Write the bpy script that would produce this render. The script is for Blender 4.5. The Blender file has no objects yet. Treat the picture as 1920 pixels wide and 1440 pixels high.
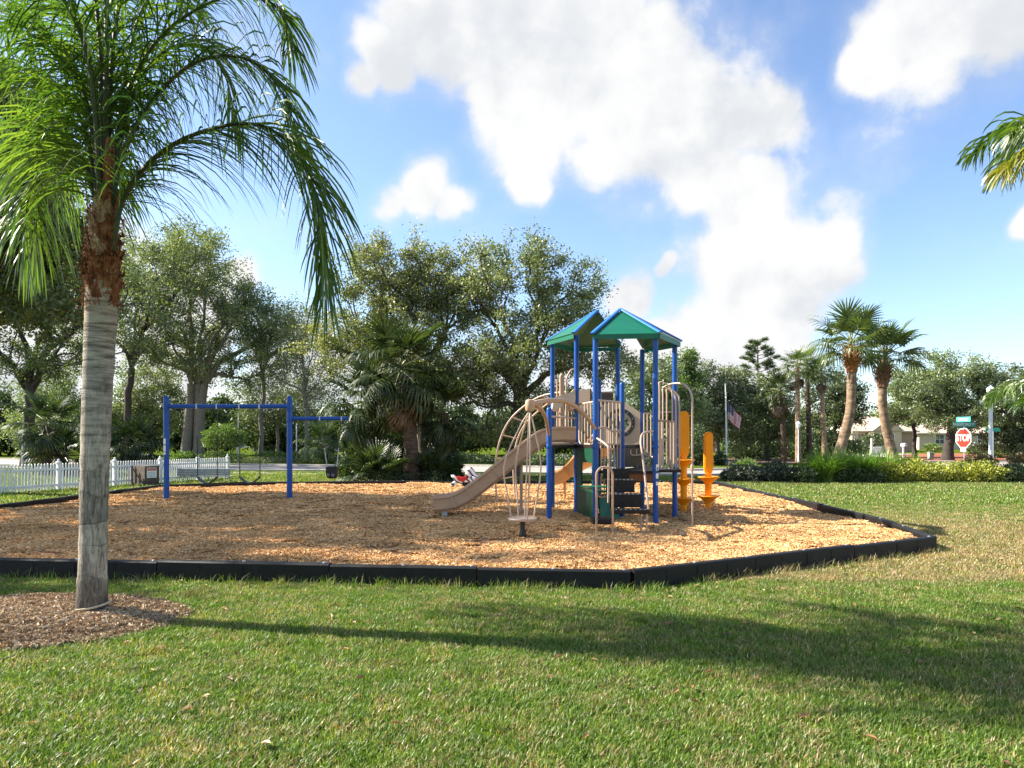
import bpy, math, random
import numpy as np
from mathutils import Vector, Matrix, Euler

R = math.radians
PI = math.pi
S = bpy.context.scene
COL = S.collection
random.seed(7)
RNG = np.random.default_rng(11)

# ------------------------------------------------------------------ camera
H = 1.5            # eye height, metres
F = 1280.0         # focal length in pixels of the 1920 px wide photograph
HY = 822.0         # horizon row in the photograph
cam_d = bpy.data.cameras.new("camera")
cam_d.sensor_width = 36.0
cam_d.lens = 36.0 * F / 1920.0
cam_d.shift_y = (HY - 720.0) / 1920.0
cam_d.clip_start = 0.05
cam_d.clip_end = 3000.0
cam = bpy.data.objects.new("camera", cam_d)
COL.objects.link(cam)
cam.location = (0, 0, H)
cam.rotation_euler = (R(90), 0, 0)
S.camera = cam

# ------------------------------------------------------------------ sun, sky, exposure
SUN_EL = R(37.0)
SUN_DIR = Vector((-0.975, 0.20, 0)).normalized()      # horizontal direction towards the sun
sun_d = bpy.data.lights.new("sun", 'SUN')
sun_d.energy = 5.0
sun_d.angle = R(0.5)
sun_d.color = (1.0, 0.93, 0.80)
sun = bpy.data.objects.new("sun", sun_d)
COL.objects.link(sun)
TO_SUN = Vector((SUN_DIR.x * math.cos(SUN_EL), SUN_DIR.y * math.cos(SUN_EL), math.sin(SUN_EL)))
sun.rotation_euler = TO_SUN.to_track_quat('Z', 'Y').to_euler()

S.view_settings.view_transform = 'Standard'
S.view_settings.look = 'None'
S.view_settings.gamma = 1.0
S.view_settings.use_curve_mapping = False
S.view_settings.exposure = 1.52
S.cycles.use_denoising = True
S.cycles.denoiser = 'OPENIMAGEDENOISE'
S.cycles.max_bounces = 6
S.cycles.diffuse_bounces = 3
S.cycles.glossy_bounces = 2
S.cycles.transmission_bounces = 4
S.cycles.transparent_max_bounces = 6
S.cycles.sample_clamp_indirect = 8.0

W = bpy.data.worlds.new("World")
S.world = W
W.use_nodes = True
wn, wl = W.node_tree.nodes, W.node_tree.links
wn.clear()

def wnode(t, **kw):
    n = wn.new(t)
    for k, v in kw.items():
        setattr(n, k, v)
    return n

def sky_dir(px, py):
    v = Vector(((px - 960) / F, 1.0, (HY - py) / F))
    return v.normalized(), v.length

def build_world():
    out = wnode('ShaderNodeOutputWorld')
    bg = wnode('ShaderNodeBackground')
    bg.inputs['Strength'].default_value = 0.074
    sky = wnode('ShaderNodeTexSky', sky_type='NISHITA', sun_disc=False, sun_elevation=SUN_EL,
                sun_rotation=math.atan2(SUN_DIR.x, SUN_DIR.y), altitude=0.0, air_density=1.0, dust_density=0.6, ozone_density=2.2)
    tc = wnode('ShaderNodeTexCoord')
    gen = tc.outputs['Generated']
    blobs = [(720, 120, 85), (668, 150, 45), (830, 70, 140), (960, 60, 200), (1080, 110, 230), (1190, 190, 230),
             (1310, 240, 190), (1405, 235, 125), (1010, 240, 120), (930, 200, 90), (1130, 300, 85), (1330, 330, 120),
             (1400, 380, 120), (1420, 460, 130), (1370, 550, 140), (1470, 540, 125), (1540, 470, 105), (1330, 620, 130), (1450, 620, 120),
             (1290, 680, 130), (1420, 650, 100), (1245, 520, 28), (790, 345, 80), (735, 375, 55), (850, 378, 50),
             (1740, 45, 160), (1650, 115, 80), (1880, 0, 170), (1180, 560, 60), (1230, 660, 90),
             (450, 520, 55), (330, 620, 190), (100, 520, 190), (560, 680, 130), (720, 740, 160), (20, 700, 220),
             (900, 700, 130), (1080, 720, 130), (1950, 400, 45), (1000, 330, 60)]
    vals = []
    for (px, py, r) in blobs:
        d, ln = sky_dir(px, py)
        vals.append((d, r / F / ln ** 1.2))
    rr = random.Random(5)
    for k in range(22):                                 # the rest of the dome carries the same sort of cloud
        az = R(60 + 240 * k / 21.0 + rr.uniform(-6, 6))
        el = R(rr.uniform(6, 62))
        d = Vector((math.sin(az) * math.cos(el), math.cos(az) * math.cos(el), math.sin(el)))
        vals.append((d, rr.uniform(0.08, 0.2)))
    # warp the lookup direction a little so that the outlines billow
    wz = wnode('ShaderNodeTexNoise'); wz.inputs['Scale'].default_value = 5.0; wz.inputs['Detail'].default_value = 3.0
    wl.new(gen, wz.inputs['Vector'])
    ws = wnode('ShaderNodeVectorMath', operation='SUBTRACT'); wl.new(wz.outputs['Color'], ws.inputs[0]); ws.inputs[1].default_value = (.5, .5, .5)
    wm = wnode('ShaderNodeVectorMath', operation='SCALE'); wl.new(ws.outputs[0], wm.inputs[0]); wm.inputs['Scale'].default_value = 0.10
    wa = wnode('ShaderNodeVectorMath', operation='ADD'); wl.new(gen, wa.inputs[0]); wl.new(wm.outputs[0], wa.inputs[1])
    cur = None
    for d, r in vals:
        dist = wnode('ShaderNodeVectorMath', operation='DISTANCE')
        wl.new(wa.outputs[0], dist.inputs[0]); dist.inputs[1].default_value = d
        mr = wnode('ShaderNodeMapRange'); mr.inputs['From Min'].default_value = 0.0; mr.inputs['From Max'].default_value = r * 1.24
        mr.inputs['To Min'].default_value = 1.0; mr.inputs['To Max'].default_value = 0.0
        wl.new(dist.outputs['Value'], mr.inputs['Value'])
        if cur is None:
            cur = mr.outputs['Result']
        else:
            mx = wnode('ShaderNodeMath', operation='SMOOTH_MAX')
            mx.inputs[2].default_value = 0.06
            wl.new(cur, mx.inputs[0]); wl.new(mr.outputs['Result'], mx.inputs[1])
            cur = mx.outputs[0]

    def cloud_noise(offset):
        m = wnode('ShaderNodeVectorMath', operation='ADD'); wl.new(gen, m.inputs[0]); m.inputs[1].default_value = offset
        a = wnode('ShaderNodeTexNoise'); a.inputs['Scale'].default_value = 7.5; a.inputs['Detail'].default_value = 11.0
        a.inputs['Roughness'].default_value = 0.56; a.inputs['Distortion'].default_value = 0.15
        wl.new(m.outputs[0], a.inputs['Vector'])
        return a.outputs['Fac']
    n0 = cloud_noise((0, 0, 0))
    n1 = cloud_noise(tuple(TO_SUN * 0.035))
    amp = wnode('ShaderNodeMath', operation='MULTIPLY_ADD')
    wl.new(n0, amp.inputs[0]); amp.inputs[1].default_value = 1.45; amp.inputs[2].default_value = -0.725
    den = wnode('ShaderNodeMath', operation='ADD'); wl.new(cur, den.inputs[0]); wl.new(amp.outputs[0], den.inputs[1])
    al = wnode('ShaderNodeMapRange', interpolation_type='SMOOTHSTEP')
    al.inputs['From Min'].default_value = 0.20; al.inputs['From Max'].default_value = 0.56
    wl.new(den.outputs[0], al.inputs['Value'])
    al2 = wnode('ShaderNodeMapRange', interpolation_type='SMOOTHSTEP')          # thin veil round the thick parts
    al2.inputs['From Min'].default_value = 0.0; al2.inputs['From Max'].default_value = 0.6; al2.inputs['To Max'].default_value = 0.38
    wl.new(den.outputs[0], al2.inputs['Value'])
    alm = wnode('ShaderNodeMath', operation='MAXIMUM'); wl.new(al.outputs[0], alm.inputs[0]); wl.new(al2.outputs[0], alm.inputs[1])
    # sunlit side against the side turned away
    def low_noise(offset):
        m = wnode('ShaderNodeVectorMath', operation='ADD'); wl.new(gen, m.inputs[0]); m.inputs[1].default_value = offset
        a = wnode('ShaderNodeTexNoise'); a.inputs['Scale'].default_value = 4.2; a.inputs['Detail'].default_value = 5.0
        a.inputs['Roughness'].default_value = 0.5
        wl.new(m.outputs[0], a.inputs['Vector'])
        return a.outputs['Fac']
    l0, l1 = low_noise((0, 0, 0)), low_noise(tuple(TO_SUN * 0.11))
    df = wnode('ShaderNodeMath', operation='SUBTRACT'); wl.new(l0, df.inputs[0]); wl.new(l1, df.inputs[1])
    df2 = wnode('ShaderNodeMath', operation='SUBTRACT'); wl.new(n0, df2.inputs[0]); wl.new(n1, df2.inputs[1])
    dfs = wnode('ShaderNodeMath', operation='MULTIPLY_ADD'); wl.new(df2.outputs[0], dfs.inputs[0]); dfs.inputs[1].default_value = 0.55; wl.new(df.outputs[0], dfs.inputs[2])
    lt = wnode('ShaderNodeMapRange', interpolation_type='SMOOTHSTEP'); lt.inputs['From Min'].default_value = -0.17; lt.inputs['From Max'].default_value = 0.10
    wl.new(dfs.outputs[0], lt.inputs['Value'])
    lit = lt
    cr = wnode('ShaderNodeMix', data_type='RGBA')
    cr.inputs['A'].default_value = (3.7, 3.85, 4.05, 1); cr.inputs['B'].default_value = (4.75, 4.75, 4.75, 1)
    wl.new(lit.outputs[0], cr.inputs['Factor'])
    gm = wnode('ShaderNodeMix', data_type='RGBA', blend_type='MULTIPLY'); gm.inputs['Factor'].default_value = 1.0
    wl.new(sky.outputs[0], gm.inputs['A']); gm.inputs['B'].default_value = (1.22, 1.23, 1.30, 1)
    mix = wnode('ShaderNodeMix', data_type='RGBA')
    wl.new(alm.outputs[0], mix.inputs['Factor']); wl.new(gm.outputs['Result'], mix.inputs['A']); wl.new(cr.outputs['Result'], mix.inputs['B'])
    wl.new(mix.outputs['Result'], bg.inputs['Color'])
    wl.new(bg.outputs[0], out.inputs['Surface'])
build_world()
W.cycles.sampling_method = 'MANUAL'
W.cycles.sample_map_resolution = 512

# ------------------------------------------------------------------ helpers: pixels to place
def G(px, py, z=0.0):
    Y = F * (H - z) / (py - HY)
    return Vector(((px - 960) / F * Y, Y, z))

def at(px, py, Y):
    return Vector(((px - 960) / F * Y, Y, H - (py - HY) / F * Y))

# ------------------------------------------------------------------ helpers: materials
def new_mat(name):
    m = bpy.data.materials.new(name)
    m.use_nodes = True
    nt = m.node_tree
    nt.nodes.clear()
    out = nt.nodes.new('ShaderNodeOutputMaterial')
    return m, nt, out

def N(nt, t, ins=None, **kw):
    n = nt.nodes.new(t)
    for k, v in kw.items():
        setattr(n, k, v)
    for k, v in (ins or {}).items():
        if isinstance(v, bpy.types.NodeSocket):
            nt.links.new(v, n.inputs[k])
        else:
            n.inputs[k].default_value = v
    return n

def c4(c):
    return (c[0], c[1], c[2], 1.0)

def ramp(nt, fac, stops):
    n = nt.nodes.new('ShaderNodeValToRGB')
    nt.links.new(fac, n.inputs['Fac'])
    e = n.color_ramp.elements
    while len(e) < len(stops):
        e.new(0.5)
    for i, (p, c) in enumerate(stops):
        e[i].position = p
        e[i].color = c4(c)
    return n.outputs['Color']

def solid(name, color, rough=0.5, var=0.12, scale=6.0, bump=0.0, bscale=60.0, metal=0.0, spec=0.5, dirt=None, obj_space=True):
    m, nt, out = new_mat(name)
    tc = N(nt, 'ShaderNodeTexCoord')
    vec = tc.outputs['Object']
    nz = N(nt, 'ShaderNodeTexNoise', {'Vector': vec, 'Scale': scale, 'Detail': 6.0, 'Roughness': 0.6})
    lo = tuple(c * (1 - var) for c in color)
    hi = tuple(min(1, c * (1 + var)) for c in color)
    colr = ramp(nt, nz.outputs['Fac'], [(0.3, lo), (0.7, hi)])
    if dirt:
        nd = N(nt, 'ShaderNodeTexNoise', {'Vector': vec, 'Scale': scale * 0.6, 'Detail': 8.0, 'Roughness': 0.7})
        f = N(nt, 'ShaderNodeMapRange', {'Value': nd.outputs['Fac'], 'From Min': 0.5, 'From Max': 0.72, 'To Min': 0.0, 'To Max': dirt[1]})
        mx = N(nt, 'ShaderNodeMix', {'Factor': f.outputs[0], 'A': colr, 'B': c4(dirt[0])}, data_type='RGBA')
        colr = mx.outputs['Result']
    b = N(nt, 'ShaderNodeBsdfPrincipled', {'Base Color': colr, 'Roughness': rough, 'Metallic': metal, 'Specular IOR Level': spec})
    if bump > 0:
        nb = N(nt, 'ShaderNodeTexNoise', {'Vector': vec, 'Scale': bscale, 'Detail': 4.0})
        bp = N(nt, 'ShaderNodeBump', {'Strength': bump, 'Distance': 0.01, 'Height': nb.outputs['Fac']})
        nt.links.new(bp.outputs[0], b.inputs['Normal'])
    nt.links.new(b.outputs[0], out.inputs['Surface'])
    return m

def leaf_mat(name, cols, trans=0.35, gloss=0.06, patch=0.25, pscale=0.8, rough=0.52, tcol=None):
    """cols: list of leaf colours picked at random leaf by leaf."""
    m, nt, out = new_mat(name)
    g = N(nt, 'ShaderNodeNewGeometry')
    oi = N(nt, 'ShaderNodeObjectInfo')
    ad = N(nt, 'ShaderNodeMath', {0: g.outputs['Random Per Island'], 1: oi.outputs['Random']}, operation='ADD')
    fr = N(nt, 'ShaderNodeMath', {0: ad.outputs[0]}, operation='FRACT')
    nz = N(nt, 'ShaderNodeTexNoise', {'Vector': g.outputs['Position'], 'Scale': pscale, 'Detail': 2.0})
    mm = N(nt, 'ShaderNodeMath', {0: nz.outputs['Fac'], 1: 0.5}, operation='SUBTRACT')
    m2 = N(nt, 'ShaderNodeMath', {0: mm.outputs[0], 1: patch * 4, 2: fr.outputs[0]}, operation='MULTIPLY_ADD')
    n = len(cols)
    col = ramp(nt, m2.outputs[0], [(i / max(1, n - 1), c) for i, c in enumerate(cols)])
    d = N(nt, 'ShaderNodeBsdfDiffuse', {'Color': col})
    tm = N(nt, 'ShaderNodeMix', {'Factor': 1.0, 'A': col, 'B': c4(tcol or (1.25, 1.35, 0.6))}, data_type='RGBA', blend_type='MULTIPLY')
    t = N(nt, 'ShaderNodeBsdfTranslucent', {'Color': tm.outputs['Result']})
    mx = N(nt, 'ShaderNodeMixShader', {0: trans, 1: d.outputs[0], 2: t.outputs[0]})
    gl = N(nt, 'ShaderNodeBsdfGlossy', {'Color': (1, 1, 1, 1), 'Roughness': rough})
    m3 = N(nt, 'ShaderNodeMixShader', {0: gloss, 1: mx.outputs[0], 2: gl.outputs[0]})
    nt.links.new(m3.outputs[0], out.inputs['Surface'])
    return m

M = {}
M['blue'] = solid('blue_paint', (0.005, 0.070, 0.315), 0.38, 0.10, 5, spec=0.4, dirt=((0.02, 0.10, 0.32), 0.5))
M['roof_green'] = solid('green_plastic', (0.005, 0.125, 0.068), 0.42, 0.08, 3, dirt=((0.04, 0.14, 0.085), 0.4), spec=0.35)
M['roof_blue'] = solid('bright_blue_plastic', (0.02, 0.17, 0.56), 0.42, 0.05, 3)
M['shaded_green'] = solid('shaded_green_plastic', (0.004, 0.055, 0.030), 0.45, 0.08, 4, spec=0.3)  # green plastic darkened: shade below the upper deck is in the colour
M['tan'] = solid('tan_plastic', (0.50, 0.325, 0.205), 0.5, 0.10, 4, bump=0.05, bscale=200, dirt=((0.38, 0.26, 0.175), 0.5), spec=0.3)
M['tan_pale'] = solid('pale_tan_paint', (0.47, 0.35, 0.265), 0.42, 0.05, 8)
M['panel_tan'] = solid('tan_panel', (0.50, 0.40, 0.29), 0.5, 0.05, 3, spec=0.3)
M['brown_panel'] = solid('brown_panel', (0.085, 0.06, 0.045), 0.55, 0.1, 5)
M['deck_black'] = solid('black_deck', (0.011, 0.009, 0.0085), 0.5, 0.3, 20, dirt=((0.06, 0.048, 0.038), 0.4), spec=0.3)
M['yellow'] = solid('yellow_plastic', (0.90, 0.32, 0.003), 0.45, 0.06, 4, spec=0.25)
M['orange'] = solid('orange_tan_plastic', (0.56, 0.30, 0.11), 0.45, 0.08, 4)
M['black'] = solid('black_rubber', (0.018, 0.018, 0.019), 0.6, 0.2, 12)
M['belt'] = solid('grey_rubber', (0.07, 0.075, 0.075), 0.6, 0.2, 12)
M['white'] = solid('white_vinyl', (0.78, 0.79, 0.80), 0.45, 0.05, 4, dirt=((0.45, 0.44, 0.38), 0.35))
M['white_paint'] = solid('white_paint', (0.74, 0.75, 0.76), 0.4, 0.05, 8)
M['chain'] = solid('galvanised_chain', (0.16, 0.16, 0.16), 0.5, 0.1, 20, metal=0.4)
M['grey_slat'] = solid('grey_slat', (0.31, 0.32, 0.34), 0.55, 0.1, 8)
M['old_wood'] = solid('weathered_wood', (0.105, 0.082, 0.06), 0.85, 0.35, 9, bump=0.5, bscale=40, dirt=((0.03, 0.025, 0.02), 0.6))
M['sign_red'] = solid('sign_red', (0.62, 0.03, 0.015), 0.4, 0.04, 4)
M['sign_green'] = solid('sign_green', (0.005, 0.23, 0.17), 0.4, 0.04, 4)
M['sign_green_lit'] = solid('sign_green_lit', (0.08, 0.46, 0.40), 0.4, 0.04, 4)  # sign green again, sunlight on the upper blade put into the colour
M['sign_white'] = solid('sign_white', (0.80, 0.80, 0.80), 0.4, 0.03, 4)
M['sign_pink'] = solid('faded_red', (0.50, 0.16, 0.13), 0.5, 0.1, 10)
M['sign_grey'] = solid('sign_grey', (0.30, 0.30, 0.32), 0.5, 0.05, 10)
M['metal'] = solid('galvanised_metal', (0.48, 0.50, 0.52), 0.4, 0.1, 10, metal=0.6)
M['concrete'] = solid('concrete', (0.46, 0.43, 0.39), 0.85, 0.12, 1.5, bump=0.2, bscale=80, dirt=((0.22, 0.19, 0.15), 0.5))
M['road'] = solid('road_surface', (0.34, 0.30, 0.265), 0.9, 0.12, 0.7, bump=0.2, bscale=100, dirt=((0.20, 0.18, 0.15), 0.4))
M['drive'] = solid('driveway_concrete', (0.52, 0.48, 0.43), 0.9, 0.08, 0.5)
M['red_mulch'] = solid('red_mulch', (0.30, 0.085, 0.035), 0.95, 0.45, 6.0, bump=0.6, bscale=20)
M['brown_soil'] = solid('brown_soil', (0.13, 0.075, 0.045), 0.95, 0.4, 5.0, bump=0.6, bscale=30)
M['stucco'] = solid('beige_stucco', (0.44, 0.30, 0.19), 0.9, 0.06, 0.6)
M['stucco_pale'] = solid('cream_stucco', (0.56, 0.43, 0.31), 0.9, 0.05, 0.6)
M['roof_tile'] = solid('pale_roof_tile', (0.50, 0.40, 0.31), 0.85, 0.12, 3.0)
M['glass'] = solid('dark_window', (0.03, 0.035, 0.04), 0.1, 0.1, 1)
M['bark_oak'] = solid('oak_bark', (0.10, 0.083, 0.066), 0.95, 0.4, 7, bump=0.9, bscale=25)
M['bark_dark'] = solid('dark_bark', (0.045, 0.036, 0.03), 0.95, 0.35, 7, bump=0.8, bscale=25)
M['bark_grey'] = solid('grey_bark', (0.19, 0.165, 0.14), 0.95, 0.35, 9, bump=0.8, bscale=25)
M['flag_red'] = solid('flag_red', (0.42, 0.02, 0.03), 0.8, 0.05, 8)
M['flag_white'] = solid('flag_white', (0.72, 0.70, 0.70), 0.8, 0.03, 8)
M['flag_blue'] = solid('flag_blue', (0.02, 0.025, 0.10), 0.8, 0.05, 8)
M['rust'] = solid('maroon_paint', (0.10, 0.02, 0.018), 0.6, 0.1, 8)

# leaves
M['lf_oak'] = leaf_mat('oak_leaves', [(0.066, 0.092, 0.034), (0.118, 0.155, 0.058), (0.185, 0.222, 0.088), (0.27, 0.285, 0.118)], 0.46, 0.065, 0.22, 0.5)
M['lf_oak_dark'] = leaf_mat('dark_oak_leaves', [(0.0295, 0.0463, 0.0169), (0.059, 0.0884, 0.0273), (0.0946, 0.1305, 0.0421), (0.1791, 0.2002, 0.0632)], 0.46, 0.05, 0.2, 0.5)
M['lf_oak_yel'] = leaf_mat('yellowing_oak_leaves', [(0.072, 0.092, 0.034), (0.13, 0.158, 0.056), (0.21, 0.228, 0.084), (0.33, 0.3, 0.11)], 0.46, 0.065, 0.2, 0.45)
M['lf_far'] = leaf_mat('far_leaves', [(0.0488, 0.0755, 0.0266), (0.1001, 0.1466, 0.0488), (0.1777, 0.2332, 0.0845), (0.2666, 0.311, 0.1222)], 0.46, 0.08, 0.2, 0.35)
M['lf_grey'] = leaf_mat('greyish_leaves', [(0.0624, 0.0856, 0.0392), (0.1248, 0.1568, 0.0713), (0.1872, 0.2228, 0.1105), (0.2495, 0.2762, 0.1337)], 0.3, 0.06, 0.18, 0.35)
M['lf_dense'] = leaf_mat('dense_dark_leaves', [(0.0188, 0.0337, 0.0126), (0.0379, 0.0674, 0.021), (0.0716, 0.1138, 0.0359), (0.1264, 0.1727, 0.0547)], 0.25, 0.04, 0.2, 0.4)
M['lf_bright'] = leaf_mat('bright_leaves', [(0.0465, 0.093, 0.0112), (0.0791, 0.1488, 0.0186), (0.1209, 0.1953, 0.0279), (0.1767, 0.2418, 0.0465)], 0.4, 0.05, 0.12, 1.0)
M['lf_pine'] = leaf_mat('pine_needles', [(0.045, 0.075, 0.02), (0.075, 0.115, 0.032), (0.10, 0.145, 0.045)], 0.3, 0.05, 0.15, 0.5)
M['lf_croton'] = leaf_mat('croton_leaves', [(0.05, 0.08, 0.012), (0.2, 0.24, 0.022), (0.42, 0.42, 0.04), (0.58, 0.55, 0.11)], 0.35, 0.05, 0.25, 2.0)
M['lf_shrub'] = leaf_mat('shrub_leaves', [(0.02, 0.04, 0.012), (0.04, 0.07, 0.018), (0.07, 0.11, 0.028), (0.12, 0.165, 0.05)], 0.3, 0.06, 0.2, 1.5)
M['lf_shrub_dark'] = leaf_mat('dark_shrub_leaves', [(0.010, 0.020, 0.008), (0.022, 0.038, 0.014), (0.04, 0.06, 0.024), (0.07, 0.09, 0.04)], 0.25, 0.07, 0.2, 1.5)
M['lf_spiky'] = leaf_mat('spiky_grass_blades', [(0.055, 0.12, 0.014), (0.10, 0.20, 0.022), (0.16, 0.28, 0.035), (0.22, 0.34, 0.06)], 0.4, 0.05, 0.15, 1.5)
M['lf_reddish'] = leaf_mat('reddish_leaves', [(0.05, 0.06, 0.016), (0.10, 0.09, 0.025), (0.17, 0.10, 0.03), (0.22, 0.11, 0.04)], 0.35, 0.05, 0.2, 1.5)
M['palm_green'] = leaf_mat('queen_palm_leaflets', [(0.0223, 0.0558, 0.0121), (0.0409, 0.0893, 0.0167), (0.0688, 0.1265, 0.0205), (0.1256, 0.1767, 0.0279)], 0.44, 0.04, 0.1, 1.5, 0.4, tcol=(1.4, 1.6, 0.5))  # darkened so the backlit fronds carry their shade in the colour
M['palm_lime'] = leaf_mat('yellowing_palm_leaflets', [(0.12, 0.16, 0.015), (0.20, 0.24, 0.02), (0.30, 0.29, 0.03), (0.38, 0.32, 0.05)], 0.45, 0.06, 0.1, 1.5, 0.4)
M['palm_sunlit'] = leaf_mat('sunlit_palm_leaflets', [(0.0558, 0.1163, 0.014), (0.0837, 0.1581, 0.0186), (0.1209, 0.1953, 0.026), (0.1674, 0.2325, 0.0372)], 0.5, 0.07, 0.1, 1.5, 0.4)  # brighter copy of the leaflets, sunlight painted into the colour
M['sabal'] = leaf_mat('fan_palm_leaves', [(0.0465, 0.0791, 0.0223), (0.0744, 0.1163, 0.0316), (0.107, 0.1535, 0.0428), (0.1581, 0.1953, 0.0558)], 0.38, 0.05, 0.12, 1.0, 0.45)
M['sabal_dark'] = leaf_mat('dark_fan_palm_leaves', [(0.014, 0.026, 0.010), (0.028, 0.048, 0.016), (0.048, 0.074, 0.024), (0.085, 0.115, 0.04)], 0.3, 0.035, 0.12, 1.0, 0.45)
M['sabal_dead'] = leaf_mat('dead_fan_palm_leaves', [(0.10, 0.065, 0.038), (0.16, 0.11, 0.066), (0.24, 0.17, 0.11)], 0.25, 0.04, 0.12, 1.0, 0.6, tcol=(1.1, 0.95, 0.7))
M['rachis'] = solid('palm_stalk', (0.050, 0.056, 0.020), 0.65, 0.35, 4, spec=0.2)
M['petiole'] = solid('fan_palm_stalk', (0.17, 0.19, 0.07), 0.5, 0.25, 4)

# ------------------------------------------------------------------ helpers: meshes
class MB:
    """collects simple shapes in world coordinates and links them as one mesh object"""
    def __init__(self):
        self.v, self.f, self.mi, self.n = [], [], [], 0
    def add(self, verts, faces, mi=0):
        verts = np.asarray(verts, float).reshape(-1, 3)
        self.v.append(verts)
        self.f.extend([tuple(i + self.n for i in f) for f in faces])
        self.mi.extend([mi] * len(faces))
        self.n += len(verts)
        return self
    def box(self, c, s, rot=0.0, mi=0, tilt=None):
        x, y, z = s[0] / 2, s[1] / 2, s[2] / 2
        p = np.array([(-x, -y, -z), (x, -y, -z), (x, y, -z), (-x, y, -z), (-x, -y, z), (x, -y, z), (x, y, z), (-x, y, z)])
        mt = Matrix.Rotation(rot, 3, 'Z')
        if tilt is not None:
            mt = mt @ Euler(tilt).to_matrix()
        p = p @ np.array(mt).T + np.array(c)
        return self.add(p, [(0, 3, 2, 1), (4, 5, 6, 7), (0, 1, 5, 4), (1, 2, 6, 5), (2, 3, 7, 6), (3, 0, 4, 7)], mi)
    def bbox(self, c, s, bev=0.01, rot=0.0, mi=0):
        """box whose vertical section has chamfered long edges (along local x)"""
        x, y, z = s[0] / 2, s[1] / 2, s[2] / 2
        prof = [(-y + bev, -z), (y - bev, -z), (y, -z + bev), (y, z - bev), (y - bev, z), (-y + bev, z), (-y, z - bev), (-y, -z + bev)]
        p = [(-x, a, b) for a, b in prof] + [(x, a, b) for a, b in prof]
        p = np.array(p) @ np.array(Matrix.Rotation(rot, 3, 'Z')).T + np.array(c)
        k = 8
        fs = [tuple(range(k))[::-1], tuple(range(k, 2 * k))] + [(i, i + k, (i + 1) % k + k, (i + 1) % k)[::-1] for i in range(k)]
        return self.add(p, fs, mi)
    def tube(self, pts, r, seg=8, caps=True, mi=0, closed=False):
        P = np.asarray([tuple(p) for p in pts], float)
        n = len(P)
        rad = np.full(n, r, float) if np.isscalar(r) else np.asarray(r, float)
        if closed:
            T = np.roll(P, -1, 0) - np.roll(P, 1, 0)
        else:
            T = np.gradient(P, axis=0)
        T /= np.maximum(np.linalg.norm(T, axis=1), 1e-9)[:, None]
        up = np.array((0, 0, 1.0)) if abs(T[0][2]) < 0.9 else np.array((1.0, 0, 0))
        u = np.cross(up, T[0]); u /= np.linalg.norm(u)
        ang = np.linspace(0, 2 * PI, seg, endpoint=False)
        ca, sa = np.cos(ang)[:, None], np.sin(ang)[:, None]
        V = np.empty((n, seg, 3))
        for i in range(n):
            u = u - T[i] * u.dot(T[i]); u /= max(np.linalg.norm(u), 1e-9)
            w = np.cross(T[i], u)
            V[i] = P[i] + rad[i] * (ca * u + sa * w)
        fs = []
        for i in range(n if closed else n - 1):
            a, b = i * seg, ((i + 1) % n) * seg
            fs += [(a + j, a + (j + 1) % seg, b + (j + 1) % seg, b + j) for j in range(seg)]
        if caps and not closed:
            fs += [tuple(range(seg))[::-1], tuple((n - 1) * seg + j for j in range(seg))]
        return self.add(V.reshape(-1, 3), fs, mi)
    def lathe(self, prof, c=(0, 0, 0), seg=16, mi=0, sx=1.0, sy=1.0):
        """prof: (radius, z) from bottom to top"""
        ang = np.linspace(0, 2 * PI, seg, endpoint=False)
        V = [(c[0] + r * math.cos(a) * sx, c[1] + r * math.sin(a) * sy, c[2] + z) for r, z in prof for a in ang]
        n = len(prof)
        fs = [(i * seg + j, i * seg + (j + 1) % seg, (i + 1) * seg + (j + 1) % seg, (i + 1) * seg + j) for i in range(n - 1) for j in range(seg)]
        fs += [tuple(range(seg))[::-1], tuple((n - 1) * seg + j for j in range(seg))]
        return self.add(V, fs, mi)
    def prism(self, poly, z0, z1, mi=0):
        n = len(poly)
        V = [(p[0], p[1], z0) for p in poly] + [(p[0], p[1], z1) for p in poly]
        fs = [tuple(range(n))[::-1], tuple(range(n, 2 * n))] + [(i, (i + 1) % n, (i + 1) % n + n, i + n) for i in range(n)]
        return self.add(V, fs, mi)
    def slab(self, quad, th, mi=0):
        """flat polygon in space thickened along its normal"""
        q = [Vector(p) for p in quad]
        nrm = (q[1] - q[0]).cross(q[2] - q[0]).normalized() * th
        n = len(q)
        V = [tuple(p) for p in q] + [tuple(p - nrm) for p in q]
        fs = [tuple(range(n)), tuple(range(n, 2 * n))[::-1]] + [(i, i + n, (i + 1) % n + n, (i + 1) % n) for i in range(n)]
        return self.add(V, fs, mi)
    def build(self, name, mats, parent=None, smooth=None, loc=None):
        V = np.concatenate(self.v)
        org = world_loc(parent) if parent else np.array(loc if loc is not None else (0, 0, 0), float)
        me = bpy.data.meshes.new(name)
        me.from_pydata((V - org).tolist(), [], self.f)
        if not isinstance(mats, (list, tuple)):
            mats = [mats]
        for m in mats:
            me.materials.append(m)
        if len(mats) > 1:
            me.polygons.foreach_set('material_index', self.mi)
        if smooth:
            me.polygons.foreach_set('use_smooth', [True] * len(me.polygons))
            me.set_sharp_from_angle(angle=R(smooth))
        me.update()
        return link(name, me, parent, loc)

def world_loc(o):
    p = np.zeros(3)
    while o is not None:
        p += np.array(o.location)
        o = o.parent
    return p

def link(name, data, parent=None, loc=None):
    o = bpy.data.objects.new(name, data)
    COL.objects.link(o)
    if parent is not None:
        o.parent = parent
    elif loc is not None:
        o.location = loc
    return o

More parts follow.
